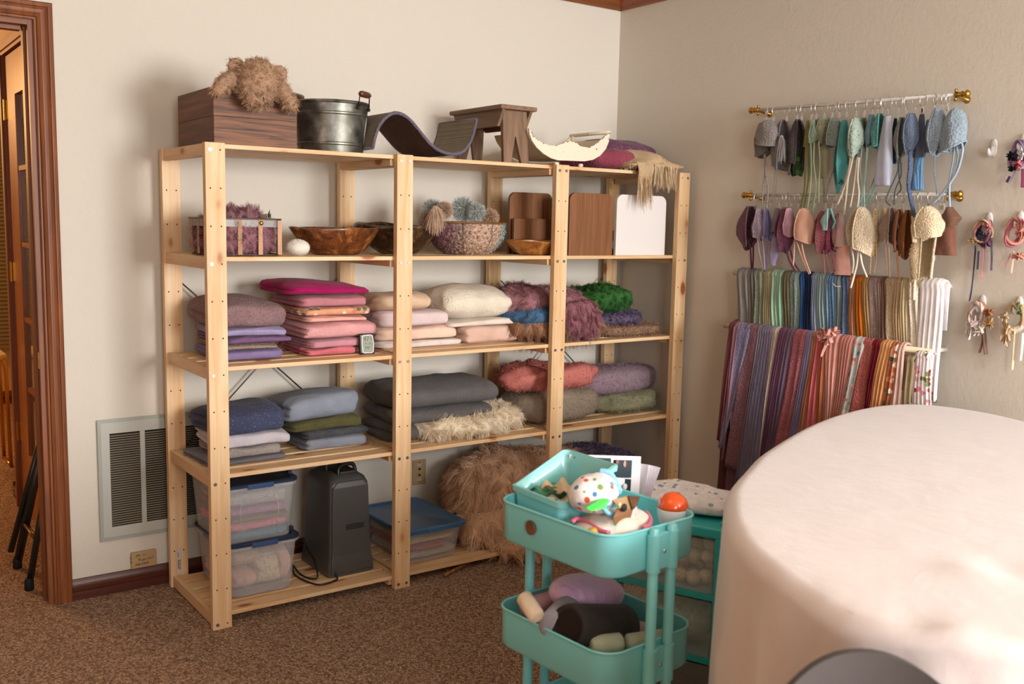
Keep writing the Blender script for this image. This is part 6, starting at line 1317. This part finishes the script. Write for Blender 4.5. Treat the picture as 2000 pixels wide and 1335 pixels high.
UH('flap',990,1095,288,520,K('80907E'),'sage grey knit bonnet with pale mint ties',seed=13,depth=.01,ties=[[(1035,510),(1020,700),(1040,880),(1020,1060)],[(1075,510),(1065,690),(1050,880),(1060,1060)],[(1085,520),(1060,720),(1040,880),(990,1080)]],tiemat=fabric('B0CFCB'),tr=.0032)
UH('flap',1062,1150,258,500,K('6E8E9A'),'dusty blue knit bonnet beside the teal one',seed=14,depth=.02)
UH('bonnet',1120,1222,250,505,K('5E9C9A'),'bright teal knit bonnet with thin teal cords',seed=15,depth=.03,ties=[[(1160,495),(1150,690),(1110,830),(1060,970)],[(1170,500),(1165,700),(1140,830),(1090,960)]],tiemat=fabric('5E9C94'),tr=.0022)
UH('cloth',1160,1280,272,828,fabric('B4BACA'),'pale lavender blue cloth wrap hanging in a point on the upper rod',cat='baby wrap',name='baby_wrap',seed=16,depth=.04)
UH('cloth',1262,1318,290,650,fabric('1F2E4C'),'navy blue cloth strip between the lavender wrap and grey bonnet',cat='baby wrap',name='baby_wrap',seed=17)
UH('pixie',1298,1388,282,610,fabric('7E8480','speck','B0B4AE'),'grey sequined bonnet with dark trailing cords',seed=18,depth=.03,ties=[[(1310,590),(1320,700),(1260,850),(1225,940),(1260,985)],[(1340,595),(1345,740),(1300,860),(1290,980)],[(1330,600),(1330,760),(1345,850),(1310,900)]],tiemat=fabric('59646E'),tr=.0024)
UH('pixie',1358,1482,252,560,K('6C7C96',.8),'slate blue rib-knit pixie bonnet with one long knitted tie',seed=19,depth=.035,ties=[[(1420,540),(1415,690),(1405,830),(1440,1010),(1455,1075)]],tiemat=K('5A6E92'),tr=.007)
UH('cloth',1462,1540,256,600,fabric('5C6478'),'dark slate pleated cloth above the blue trousers',cat='baby outfit',name='baby_outfit',seed=20,depth=.01)
UH('pants',1436,1522,555,862,fabric('6E9CCA','rib'),'cornflower blue baby trousers hanging on the upper rod',cat='baby trousers',seed=21,depth=.0)
UH('flap',1520,1600,300,560,K('6E7A90'),'dark blue grey bonnet half behind the fuzzy pale one',seed=22,depth=-.01)
UH('pixie',1560,1702,212,566,K('93A4B4'),'fuzzy pale blue grey bonnet second from the right of the upper rod',seed=23,depth=.035,fz=['A9B8C6','C8D4DE'],ties=[[(1615,560),(1612,700),(1625,830),(1630,900)]],tr=.0018)
UH('beanie',1688,1864,208,520,K('8FA0AC',.8),'large pale blue knit hat, right end of the upper rod, long ties swept left',seed=24,depth=.04,ties=[[(1830,480),(1835,560),(1790,720),(1700,850),(1620,950),(1560,975)],[(1775,520),(1760,640),(1740,740),(1730,860),(1735,1030)],[(1790,520),(1800,620),(1740,800),(1640,930),(1580,972)]],tiemat=fabric('A2B4C4'),tr=.0042)
def LH(kind,X0,X1,Y0,Y1,mt,label,**k):
    k['ties'] = [[(U2(a[0]),V2(a[1]))+tuple(a[2:]) for a in q] for q in k.get('ties',())]
    return hat(kind,U2(X0),U2(X1),V2(Y0),V2(Y1),mt,label,rod_=1,**k)
LH('pixie',64,228,180,520,K('70505A'),'plum pixie bonnet with dark ties, furthest left on the second rod',seed=31,depth=.02,ties=[[(150,500),(155,600),(160,700)],[(175,500),(175,600),(172,700)]],tiemat=fabric('5E2E40'),tr=.004)
LH('flap',170,262,200,445,K('A08E9E'),'mauve grey bonnet with two mauve ties',seed=32,depth=.03,ties=[[(210,430),(225,560),(260,710)],[(250,430),(262,560),(270,710)]],tiemat=fabric('B3A0B4'),tr=.003)
LH('flap',245,332,205,450,fabric('8E8CB4'),'lilac blue cotton bonnet on the second rod',seed=33,depth=.02,ties=[[(290,440),(292,580),(290,710)]],tiemat=fabric('7A7AA8'),tr=.003)
LH('cloth',336,412,196,395,fabric('8E8896','rib'),'grey and lavender ribbed cuff bonnet',seed=34,depth=.015,name='baby_bonnet')
LH('pixie',322,382,400,655,fabric('B0A4CC'),'pale lilac cloth point hanging below the grey cuff',cat='baby wrap',name='baby_wrap',seed=35)
LH('pixie',376,492,188,545,K('7C4E64'),'plum pink knit bonnet with a long braided tie',seed=36,depth=.03,ties=[[(450,530),(470,620),(520,720)],[(480,530),(510,640),(560,720)]],tr=.004)
LH('flap',418,520,196,420,fabric('BE94A4'),'satin mauve pink bonnet on the second rod',seed=37,depth=.045,ties=[])
LH('bonnet',512,672,196,470,fabric('D0A28C'),'peach cotton bonnet with long peach ties',seed=38,depth=.045,ties=[[(520,460),(515,560),(508,670)],[(530,460),(580,600),(640,745)],[(570,450),(600,600),(650,740)]],tiemat=fabric('E0AC98'),tr=.0034)
LH('pixie',688,795,220,560,K('A0606A'),'dusty rose knit bonnet with twin ties',seed=39,depth=.03,ties=[[(760,545),(765,640),(770,745)],[(775,545),(795,640),(820,745)]],tiemat=fabric('B47880'),tr=.003)
LH('flap',752,852,200,372,fabric('9CC4C0'),'small mint cloth bow in front of the rose bonnets',cat='hair bow',name='hair_bow',seed=40,depth=.06)
LH('flap',784,858,235,545,K('9C4C6C'),'raspberry pink knit bonnet on the second rod',seed=41,depth=.035,ties=[[(820,540),(840,640),(855,720)]],tr=.003)
LH('pixie',836,905,240,540,K('B07A7E'),'rose grey knit bonnet behind the long strings',seed=42,depth=.02)
LH('cloth',862,935,230,520,fabric('C9A9A4'),'ivory pink lace edged bonnet above the pink shorts',seed=43,depth=.03,name='baby_bonnet')
LH('pants',862,978,500,752,fabric('E3AFA2'),'light pink baby shorts hanging on the second rod',cat='baby shorts',name='baby_shorts',seed=44,depth=.02)
CFZ = ['DCC7A4','F4E6CC','FFF6E4']
LH('bonnet',966,1172,186,545,K('E4D4B8'),'fuzzy cream bonnet with white ties, middle of the second rod',seed=45,depth=.05,fz=CFZ,ties=[[(1050,530),(1040,650),(1010,770),(985,860)],[(1060,530),(1080,660),(1120,770)],[(990,520),(1010,640),(1000,740)]],tiemat=fabric('F0E6D4'),tr=.0038)
LH('flap',1148,1222,198,560,fabric('C8B08A','waffle'),'khaki lace bonnet right of the fuzzy cream one',seed=46,depth=.03,ties=[[(1155,540),(1150,640),(1145,745)],[(1195,480),(1200,600),(1180,740)]],tr=.0026)
LH('cloth',1215,1290,200,480,fabric('CBB79C'),'oatmeal cloth bonnet on the second rod',seed=47,depth=.01,name='baby_bonnet')
LH('flap',1236,1396,196,485,K('9A8478'),'fuzzy taupe bonnet with thin beige ties',seed=48,depth=.04,fz=['8A7468','B09A8C'],ties=[[(1275,475),(1280,600),(1290,760)],[(1300,475),(1305,620),(1310,770)]],tiemat=fabric('B49A84'),tr=.0026)
LH('pixie',1334,1425,206,560,fabric('9C6A50'),'terracotta brown bonnet on the second rod',seed=49,depth=.035,ties=[[(1370,550),(1375,660),(1390,780)]],tiemat=fabric('C08468'),tr=.003)
LH('pixie',1398,1500,212,600,fabric('8A5630'),'rust brown ribbed bonnet beside the terracotta one',seed=50,depth=.03)
o_, b_ = LH('flap',1490,1688,190,800,fabric('D9C4A0','fleece'),'long cream fuzzy romper with ties, near the right of the second rod',cat='baby outfit',name='baby_romper',seed=51,depth=.035,fz=CFZ,ties=[[(1500,260),(1515,500),(1490,700),(1480,960)],[(1535,300),(1545,520),(1520,740),(1510,960)],[(1690,440),(1670,600),(1650,780)]],tiemat=fabric('EADCC0','fleece'),tr=.0055)
LH('bonnet',1500,1748,180,445,K('E6D3B2'),'big fuzzy cream bonnet over the cream romper',seed=52,depth=.075,fz=CFZ)
LH('flap',1730,1885,186,330,fabric('6E4E3E'),'brown gathered bonnet top above the brown shorts',seed=53,depth=.045)
LH('pants',1702,1852,300,588,fabric('7A5242'),'brown baby shorts at the right end of the second rod',cat='baby shorts',name='baby_shorts',seed=54,depth=.03)

# ---- wraps over the two lower bars
XB1, XB2 = 2.265, 2.215
def bar(xb,z,label,name='wall_bar'):
    t = thing(name,label,'wall bar',(xb,-.83,z)); m = MB(); m.tube([(xb,-.33,z),(xb,-1.325,z)],.011,12); m.build('rail', plain('D8C6A6',.5), t, smooth=True)
    for y in (-.345,-1.31): m = MB(); m.tube([(xb,y,z),(WX,y,z)],.009,8); m.build('bracket', plain('EDE6DA',.4), t, smooth=True)
    return z
ZB1 = float(at(1440,527,0,XB1)[2])-.012; ZB2 = float(at(1430,632,0,XB2)[2])-.012
bar(XB1,ZB1,'upper pale wall bar hung with green, blue and beige wraps'); bar(XB2,ZB2,'lower pale wall bar hung with purple, pink and floral wraps')
def wrap(xb, zb, pT0,pT1,pyT, pB0,pB1,pyB, mt, label, group, seed=1, ribs=3, thick=.010, name='baby_wrap', out=.0, fz=None):
    """cloth folded over a bar; top edge pixels pT0..pT1 at row pyT, hanging to pB0..pB1 at row pyB"""
    xf_ = xb-.020-out
    a0,a1 = at(pT0,pyT,0,xf_)[1], at(pT1,pyT,0,xf_)[1]; b0,b1 = at(pB0,pyB,0,xf_)[1], at(pB1,pyB,0,xf_)[1]; zB = max(.03,at((pB0+pB1)/2,pyB,0,xf_)[2])
    path = [(xb+.019,zb-.16,0.)]+[(xb+.019,zb-.02,0.)]+[(xb+(.017+thick*.3+out*.6)*math.cos(a),zb+(.014+thick*.4)*math.sin(a),0.) for a in np.linspace(.2,PI-.2,9)]
    nd = 26
    for k in range(nd):
        t = (k+1)/nd; path.append((xf_-.004*math.sin(t*5+seed)-.004*t, zb+.004-(zb-zB)*t, t))
    rg = np.random.RandomState(seed); nn_ = 26; u = np.linspace(-1,1,nn_); phs = rg.rand()*6; R_ = []
    for (x,z,t) in path:
        y0_ = a0+(b0-a0)*t; y1_ = a1+(b1-a1)*t; yc = (y0_+y1_)/2; hw = (y0_-y1_)/2*(1+.05*math.sin(t*6+phs))
        rib = (.0045*np.cos(u*ribs*PI+phs+.7*math.sin(t*3+phs))+.0010*np.cos(u*ribs*1.7*PI+phs*2))*min(1,.35+t*1.5)
        prof_ = thick*.5*(1-np.abs(u)**5)
        sx = -1 if (t > 0 or z > zb-.005) else 1
        if t > 0: fr = np.stack([x-prof_-rib*(1-np.abs(u)**6), yc-hw*u, z+0*u+.004*np.sin(u*3+phs)*(t>=.99)],1); bk = np.stack([x+prof_[::-1]*.6, yc-hw*u[::-1], z+0*u],1)
        else:
            ang = math.atan2(z-zb, x-xb) if z > zb-.005 else 0.; dx,dz = (math.cos(ang),math.sin(ang)) if z > zb-.005 else (1,0)
            fr = np.stack([x+dx*(prof_+rib*.5), yc-hw*u, z+dz*(prof_+rib*.5)],1); bk = np.stack([x-dx*prof_[::-1]*.5, yc-hw*u[::-1], z-dz*prof_[::-1]*.5],1)
        R_.append(np.concatenate([fr,bk]))
    m = MB(); m.grid(np.array(R_),cv=True); n = len(R_[0]); b_ = m.n-len(R_)*n; m.f.append(tuple(b_+k for k in reversed(range(n)))); m.f.append(tuple(b_+(len(R_)-1)*n+k for k in range(n)))
    o = m.build(name, mt, None, smooth=True); tag(o,label,'baby wrap',group)
    if fz: fur(o, 1800, .006, .0007, furmat(fz), o, rnd=.8, grav=.1, seed=seed, seg=2)
    return o
S = lambda X: 1380+X/4
T_ = lambda Y: 500+Y/4
GU = 'wraps over the upper wall bar'; GLW = 'wraps over the lower wall bar'
upper = [(240,338,'8E8C88','plain','pale grey wrap at the left end of the upper bar',2),(326,372,'6E6660','plain','narrow dark taupe wrap next to the pale grey one',2),(366,442,'8A9682','knit','sage green knit wrap on the upper bar',2),
 (440,506,'A39A78','plain','khaki striped gathered wrap right of the sage knit',5),(504,556,'A2C4AA','plain','mint green wrap, first of the two mint folds',2),(554,602,'92BCA0','plain','second mint green fold beside the olive wrap',2),(596,656,'6E6850','plain','olive brown wrap between mint and grey-green',3),
 (654,730,'869A94','knit','grey green knit wrap left of the royal blue one',2),(726,768,'2E5486','plain','royal blue narrow wrap on the upper bar',2),(764,826,'1A2A4A','plain','navy wrap on the upper bar',4),(820,872,'8A98AE','plain','steel lilac gathered wrap right of the navy one',4),
 (868,934,'8EA6AA','plain','pale blue grey wrap on the upper bar',3),(930,964,'7A93A8','plain','thin dusty blue wrap',2),(960,1004,'5E86B0','knit','sky blue knit wrap with a small white cord',2),(998,1056,'77888A','plain','grey green wrap left of the denim knit',2),(1050,1118,'5E7090','knit','denim blue knit wrap, last of the blues',2),
 (1114,1164,'AC7656','plain','terracotta tan gathered wrap, first of the browns',4),(1160,1228,'B8681C','plain','bright orange ochre wrap on the upper bar',3),(1222,1270,'A8855A','plain','golden tan narrow wrap next to the ochre one',3),(1264,1340,'93807A','speck','sparkly taupe wrap on the upper bar',1),
 (1334,1366,'8A7068','plain','mauve brown thin wrap',2),(1362,1402,'6E5040','plain','dark brown thin wrap',2),(1394,1472,'BFA98C','fleece','fluffy beige wrap on the upper bar',1),(1466,1522,'B49A74','plain','tan gathered wrap right of the fluffy beige one',3),(1516,1575,'CFBE98','plain','pale sand wrap on the upper bar',3),(1570,1658,'E0D6C4','fleece','ivory fluffy wrap left of the white one',2)]
def lowtop(X): return 498+(X-180)*(655-498)/(1500-180) if X < 1500 else 655+(X-1500)*.22
for i,(a,b_,h,kd,lb,rb) in enumerate(upper):
    Yt = 88+(a-240)*(195-88)/(1660-240); mt = fabric(h,kd,'D8CCC4') if kd == 'speck' else fabric(h,kd)
    Yb = lowtop((a+b_)/2)+60; sh = 18 if 1160 <= a < 1400 else 4
    wrap(XB1,ZB1,S(a),S(b_),T_(Yt+14),S(a+sh),S(b_+sh+4),T_(Yb),mt,lb,GU,seed=i+1,ribs=rb,thick=.013)
wrap(XB1,ZB1,S(1656),S(1862),T_(232),S(1640),S(1806),T_(1140),fabric('F2EFF2'),'white pleated wrap at the right end of the upper bar, hanging long',GU,seed=61,ribs=5,thick=.02)
m = MB(); m.tube(spline([at(S(988),T_(212),0,XB1-.045),at(S(1005),T_(232),0,XB1-.048),at(S(1025),T_(238),0,XB1-.048),at(S(1046),T_(236),0,XB1-.046)],10),.0022,6); o = m.build('white_cord', plain('E8E2D8',.8), None, smooth=True); tag(o,'short white cord sticking out of the blue wraps on the upper bar','cord')
# (top X0, X1, bottom X0, X1 at Y=1040, end py, colour, kind, label, ribs)
lower = [(176,246,118,165,862,'6E3E40','plain','maroon wrap at the far left of the lower bar',2),(212,270,168,190,900,'9A7280','plain','thin mauve wrap beside the maroon one',2),(246,362,158,222,876,'8886A8','knit','lilac knit wrap near the left of the lower bar',1),(288,408,216,322,914,'86606A','knit','dusty plum knit wrap beside the lilac one',1),
 (398,440,326,345,960,'7E7884','plain','narrow grey mauve wrap',2),(414,526,330,470,960,'857E98','rib','wide crinkled lavender grey wrap on the lower bar',6),(512,582,462,494,930,'BFB2A4','plain','thin ivory striped wrap on the lower bar',2),(566,628,486,530,930,'6E4660','plain','deep purple pleated wrap',4),(620,688,528,598,920,'6E566C','plain','smoky mauve wrap right of the deep purple one',3),
 (676,790,594,704,900,'A4626A','knit','dusty rose knit wrap on the lower bar',2),(780,836,700,760,890,'8A80A2','plain','lavender striped gathered wrap',4),(826,870,764,800,880,'B27858','plain','tan orange thin wrap',2),(856,918,800,868,870,'CC666C','plain','coral pink wrap left of the bow',2),(904,950,866,924,860,'AA6446','plain','rust wrap under the pink bow',2),
 (938,1048,930,1000,850,'DDA094','plain','light pink wrap right of the bow',3),(1040,1154,996,1078,845,'C38478','plain','dusty pink gathered wrap on the lower bar',5),(1150,1246,1080,1152,835,'C4CAC6','floral','pale blue floral printed wrap',2),(1208,1306,1148,1258,830,'B0605A','knit','terracotta pink knit wrap on the lower bar',1),(1296,1368,1256,1296,825,'6E1424','plain','dark crimson wrap on the lower bar',3),
 (1356,1462,1292,1392,822,'DFA06A','plain','peach orange gathered wrap',4),(1446,1514,1388,1446,820,'B26A48','floral','rust wrap printed with pale flowers',2),(1502,1556,1444,1520,820,'D2AEA0','plain','blush wrap with floral edge',2)]
for i,(a,b_,c,d,pe,h,kd,lb,rb) in enumerate(lower):
    Yt = lowtop((a+b_)/2); mt = fabric(h,kd,('C4CAC6','6E8A94','C8705E','EAE4DC','D8A8A0') if 'blue' in lb else ('E8D8C8','B26A48','4E5A48','D8906A')) if kd == 'floral' else fabric(h,kd)
    y9 = T_(1040); t = (pe-y9)/(y9-T_(Yt)); e0 = S(c)+(S(c)-S(a))*t*.8; e1 = S(d)+(S(d)-S(b_))*t*.8
    wrap(XB2,ZB2,S(a),S(b_),T_(Yt+10),e0,e1,pe,mt,lb,GLW,seed=100+i,ribs=rb,thick=.013)
wrap(XB2+.02,ZB2-.045,S(1548),S(1626),T_(735),S(1528),S(1600),815,fabric('B4A27E'),'plain khaki cream wrap below the ivory one, lower bar',GLW,seed=130,ribs=2,thick=.012)
wrap(XB2,ZB2-.02,S(1634),S(1762),T_(695),S(1606),S(1762),815,fabric('F2E9EC','floral',('F4ECEE','D8486A','F0DCE0','A82848','E88A9C','F4ECEE','7E8A52'),scale=1.1),'white wrap printed with pink and crimson flowers, right end',GLW,seed=131,ribs=5,thick=.012)
# loops that hang lower at the left end
wrap(XB2+.03,ZB2,S(196),S(250),T_(560),1398,1414,978,fabric('5E3434'),'dark maroon wrap looped low behind the lilac one',GLW,seed=132,ribs=1,thick=.02)
wrap(XB2+.03,ZB2,S(260),S(420),T_(560),1411,1442,1010,fabric('7A5A66'),'mauve wrap hanging lowest at the left of the lower bar',GLW,seed=133,ribs=4,thick=.014)
def petals(m, c, r, seed, asp=1., n=7):
    rg = np.random.RandomState(seed)
    for k in range(n):
        a = 2*PI*k/n+rg.rand()*.5; q = np.array(c)+np.array([rg.uniform(-.4,.3)*r, math.cos(a)*r*.5, math.sin(a)*r*.5*asp]); U_,V_ = 9,7; P = []
        ax_y, ax_z = math.cos(a), math.sin(a); L0_ = r*rg.uniform(.55,.8); W0 = r*rg.uniform(.3,.45); tw = rg.uniform(-.6,.6)
        for i in range(U_):
            u = i/(U_-1)*2-1; row = []
            for j in range(V_):
                v = j/(V_-1)*2-1; wv = W0*(1-u*u*.55)*v; x = r*(.28*math.cos(v*2.6+k)+.22*u*math.sin(v*4+tw*3)); row.append((q[0]+x, q[1]+L0_*u*ax_y-wv*ax_z, q[2]+(L0_*u*ax_z+wv*ax_y)*asp))
            P.append(row)
        P = np.array(P); m.grid(P); m.grid(P+np.array([.0016,0,0]),flip=True)
bw2 = thing('gathered_bow','light pink gathered fabric bow on the lower bar','bow',at(S(940),T_(610),0,XB2-.05)); PKF = fabric('DE9F94')
m = MB()
c_ = np.array(at(S(935),T_(625),0,XB2-.055)); petals(m,c_,.030,11,1.0); m.build('bow_loop', PKF, bw2, smooth=True)
c_ = np.array(at(S(985),T_(592),0,XB2-.045)); m = MB(); petals(m,c_,.026,12,.7); m.build('bow_loop', PKF, bw2, smooth=True)
m = MB(); m.tube(spline([at(S(945),T_(660),0,XB2-.05),at(S(930),T_(700),0,XB2-.052),at(S(912),T_(740),0,XB2-.05),at(S(896),T_(785),0,XB2-.05)],14),[.010]*10+[.009,.009,.008,.007],8,flat=.35); m.build('bow_tail', PKF, bw2, smooth=True)

# ---- adhesive hooks and headbands
WHP = plain('E8E6E4',.25,coat=.4)
def hook(py_,px_,label):
    c = np.array(at(px_,py_,0,WX-.004)); t = thing('wall_hook',label,'wall hook',(WX,c[1],c[2]-.03))
    m = MB(); m.grid(ellipsoid((WX-.004,c[1],c[2]),(.005,.0135,.031),22,14),cv=True); m.build('back_plate', WHP, t, smooth=True)
    m = MB(); pts = spline([(WX-.008,c[1],c[2]+.004),(WX-.014,c[1],c[2]-.016),(WX-.024,c[1],c[2]-.026),(WX-.033,c[1]+.001,c[2]-.018),(WX-.036,c[1]+.002,c[2]-.004)],14); m.tube(pts,[.008]*10+[.007,.006,.005,.003],10); m.build('hook_arm', WHP, t, smooth=True); return c
h1 = hook(288,1941,'empty white adhesive wall hook right of the upper rod')
h2 = hook(431,1932,'white wall hook holding the purple headbands'); h3 = hook(429,1993,'white wall hook holding the pink headbands')
h4 = hook(592,1919,'white wall hook holding the brown and white lace headbands'); h5 = hook(595,1991,'white wall hook holding the cream headbands'); h0 = hook(278,1999,'white wall hook at the frame edge with mauve headbands')
def loop(m, c, ry, rz, r, tilt_=0., x0=0.): 
    m.tube([(WX-.030-x0+.008*math.sin(2*a), c[1]+ry*math.cos(a)*math.cos(tilt_)-rz*math.sin(a)*math.sin(tilt_), c[2]-rz*.9+rz*math.sin(a)*math.cos(tilt_)+ry*math.cos(a)*math.sin(tilt_)) for a in np.linspace(0,2*PI,28,endpoint=False)],r,6,closed=True)
def bandset(c, label, spec):
    """spec: list of (kind, colour, ...)"""
    t = thing('headband_bundle',label,'headbands',(WX-.03,c[1],c[2]-.12))
    for sp in spec:
        m = MB()
        if sp[0] == 'loop': loop(m,c,sp[2],sp[3],sp[4]*1.25,sp[5],sp[6]); loop(m,c,sp[2]*.86,sp[3]*.9,sp[4]*.9,sp[5]+.35,sp[6]-.003); m.build('band', fabric(sp[1]), t, smooth=True)
        elif sp[0] == 'tail':
            pts = [at(a,b_,0,WX-.034) for a,b_ in sp[2]]; m.tube(spline(pts,16),sp[3],8,flat=.35); m.build('ribbon_tail', fabric(sp[1]), t, smooth=True)
        elif sp[0] == 'puff':
            q = np.array(at(*sp[2],0,WX-.045)); petals(m,q,sp[3]*1.35,int(abs(q[1])*1e4)%97,sp[4] if len(sp) > 4 else 1.); m.build(sp[5] if len(sp) > 5 else 'flower', fabric(sp[1]), t, smooth=True)
    return t
bandset(h2,'bundle of dark purple and pink headbands with a cream cord, middle hook row',[('loop','4A4258',.024,.044,.004,.1,0),('loop','6A4A66',.028,.040,.003,-.2,.006),('loop','C08088',.026,.040,.0045,.25,.01),('loop','D9BC94',.034,.040,.003,-.35,.014),('puff','2E3048',(1912,455),.011),('puff','3A3A56',(1912,466),.011),('puff','C88A90',(1930,442),.014,.6),('puff','6E4A5E',(1925,470),.014,1.4),
  ('tail','52465E',[(1905,480),(1902,520),(1898,560),(1893,588)],.004),('tail','3E3850',[(1906,485),(1902,530),(1898,566),(1895,585)],.003),('tail','4A4258',[(1911,490),(1910,510),(1909,526)],.006),('tail','C27C88',[(1922,475),(1920,510),(1917,545)],.005),('tail','564A60',[(1936,470),(1937,500),(1936,528)],.006),('tail','D9BC94',[(1900,468),(1890,476),(1882,483)],.003),('puff','D9BC94',(1899,470),.008,.8,'knot')])
bandset(h3,'bundle of salmon pink headbands at the right frame edge, middle hook row',[('loop','C4807A',.026,.046,.005,.1,0),('loop','DC9C90',.030,.044,.004,-.15,.006),('loop','B8687A',.024,.050,.003,.2,.01),('puff','DE9A8A',(1995,448),.016,1.6),('puff','E0A494',(1990,500),.016,.6),('tail','DE9A94',[(1974,495),(1968,510),(1963,520)],.004),('tail','E8B49A',[(1980,490),(1978,512),(1975,533)],.006)])
bandset(h4,'bundle of white lace, rust and taupe headbands, lowest hook row',[('loop','B87A56',.030,.042,.006,.1,0),('loop','D8C0B8',.026,.040,.006,-.3,.006),('loop','DCD0C8',.020,.040,.004,.3,.010),('puff','E4D8D2',(1898,636),.017,1.7,'lace_petal'),('puff','E0D4C8',(1914,640),.012,1.4,'lace_petal'),('puff','B8784E',(1932,610),.012,.8),('puff','C8A070',(1933,630),.012,1.2),('puff','E6DCD0',(1905,648),.016,.5,'lace_petal'),
  ('tail','7E5E50',[(1921,640),(1923,660),(1924,676),(1926,692)],.012),('tail','8E7062',[(1920,650),(1918,670),(1913,688)],.008)])
bandset(h5,'bundle of cream and beige headbands with a rolled scroll and green sprig',[('loop','C9AE88',.032,.050,.006,.15,0),('loop','D8C2A0',.028,.046,.004,-.2,.006),('loop','B8A080',.034,.050,.003,.3,.010),('puff','DCC8A8',(1962,616),.014,.6,'leaf'),('puff','C4A884',(1965,650),.012,2.2,'feather'),('puff','8AA06A',(1989,598),.009,1.2,'green_sprig'),('puff','6E9060',(1993,610),.008,1.,'green_sprig'),
  ('tail','E6D4A8',[(1983,640),(1981,670),(1979,700),(1977,722)],.007),('tail','EAE2D2',[(1998,650),(1996,680),(1993,704)],.008),('tail','D8C4A0',[(1964,640),(1965,660),(1968,676)],.008),('tail','F0EADE',[(1964,652),(1976,645),(1990,640),(1996,637)],.010)])
bandset(h0,'bundle of lavender and black ribbon headbands at the right frame edge, top hook row',[('loop','A898B8',.028,.050,.004,.2,0),('loop','8A7494',.024,.046,.003,-.1,.006),('puff','1E1620',(1979,305),.013,1.1,'black_bow'),('puff','181218',(1977,328),.010,.8,'black_bow'),('puff','C87888',(1988,318),.012,1.,'flower'),('puff','C8704E',(1988,326),.008,1.,'flower'),('puff','E4E0E4',(1997,302),.010,1.,'flower'),('tail','A898C0',[(1982,335),(1976,346),(1970,358)],.006),('tail','6A5C74',[(1974,345),(1970,352),(1967,356)],.008),('tail','6E2E44',[(1998,330),(1998,350),(1997,366)],.010)])
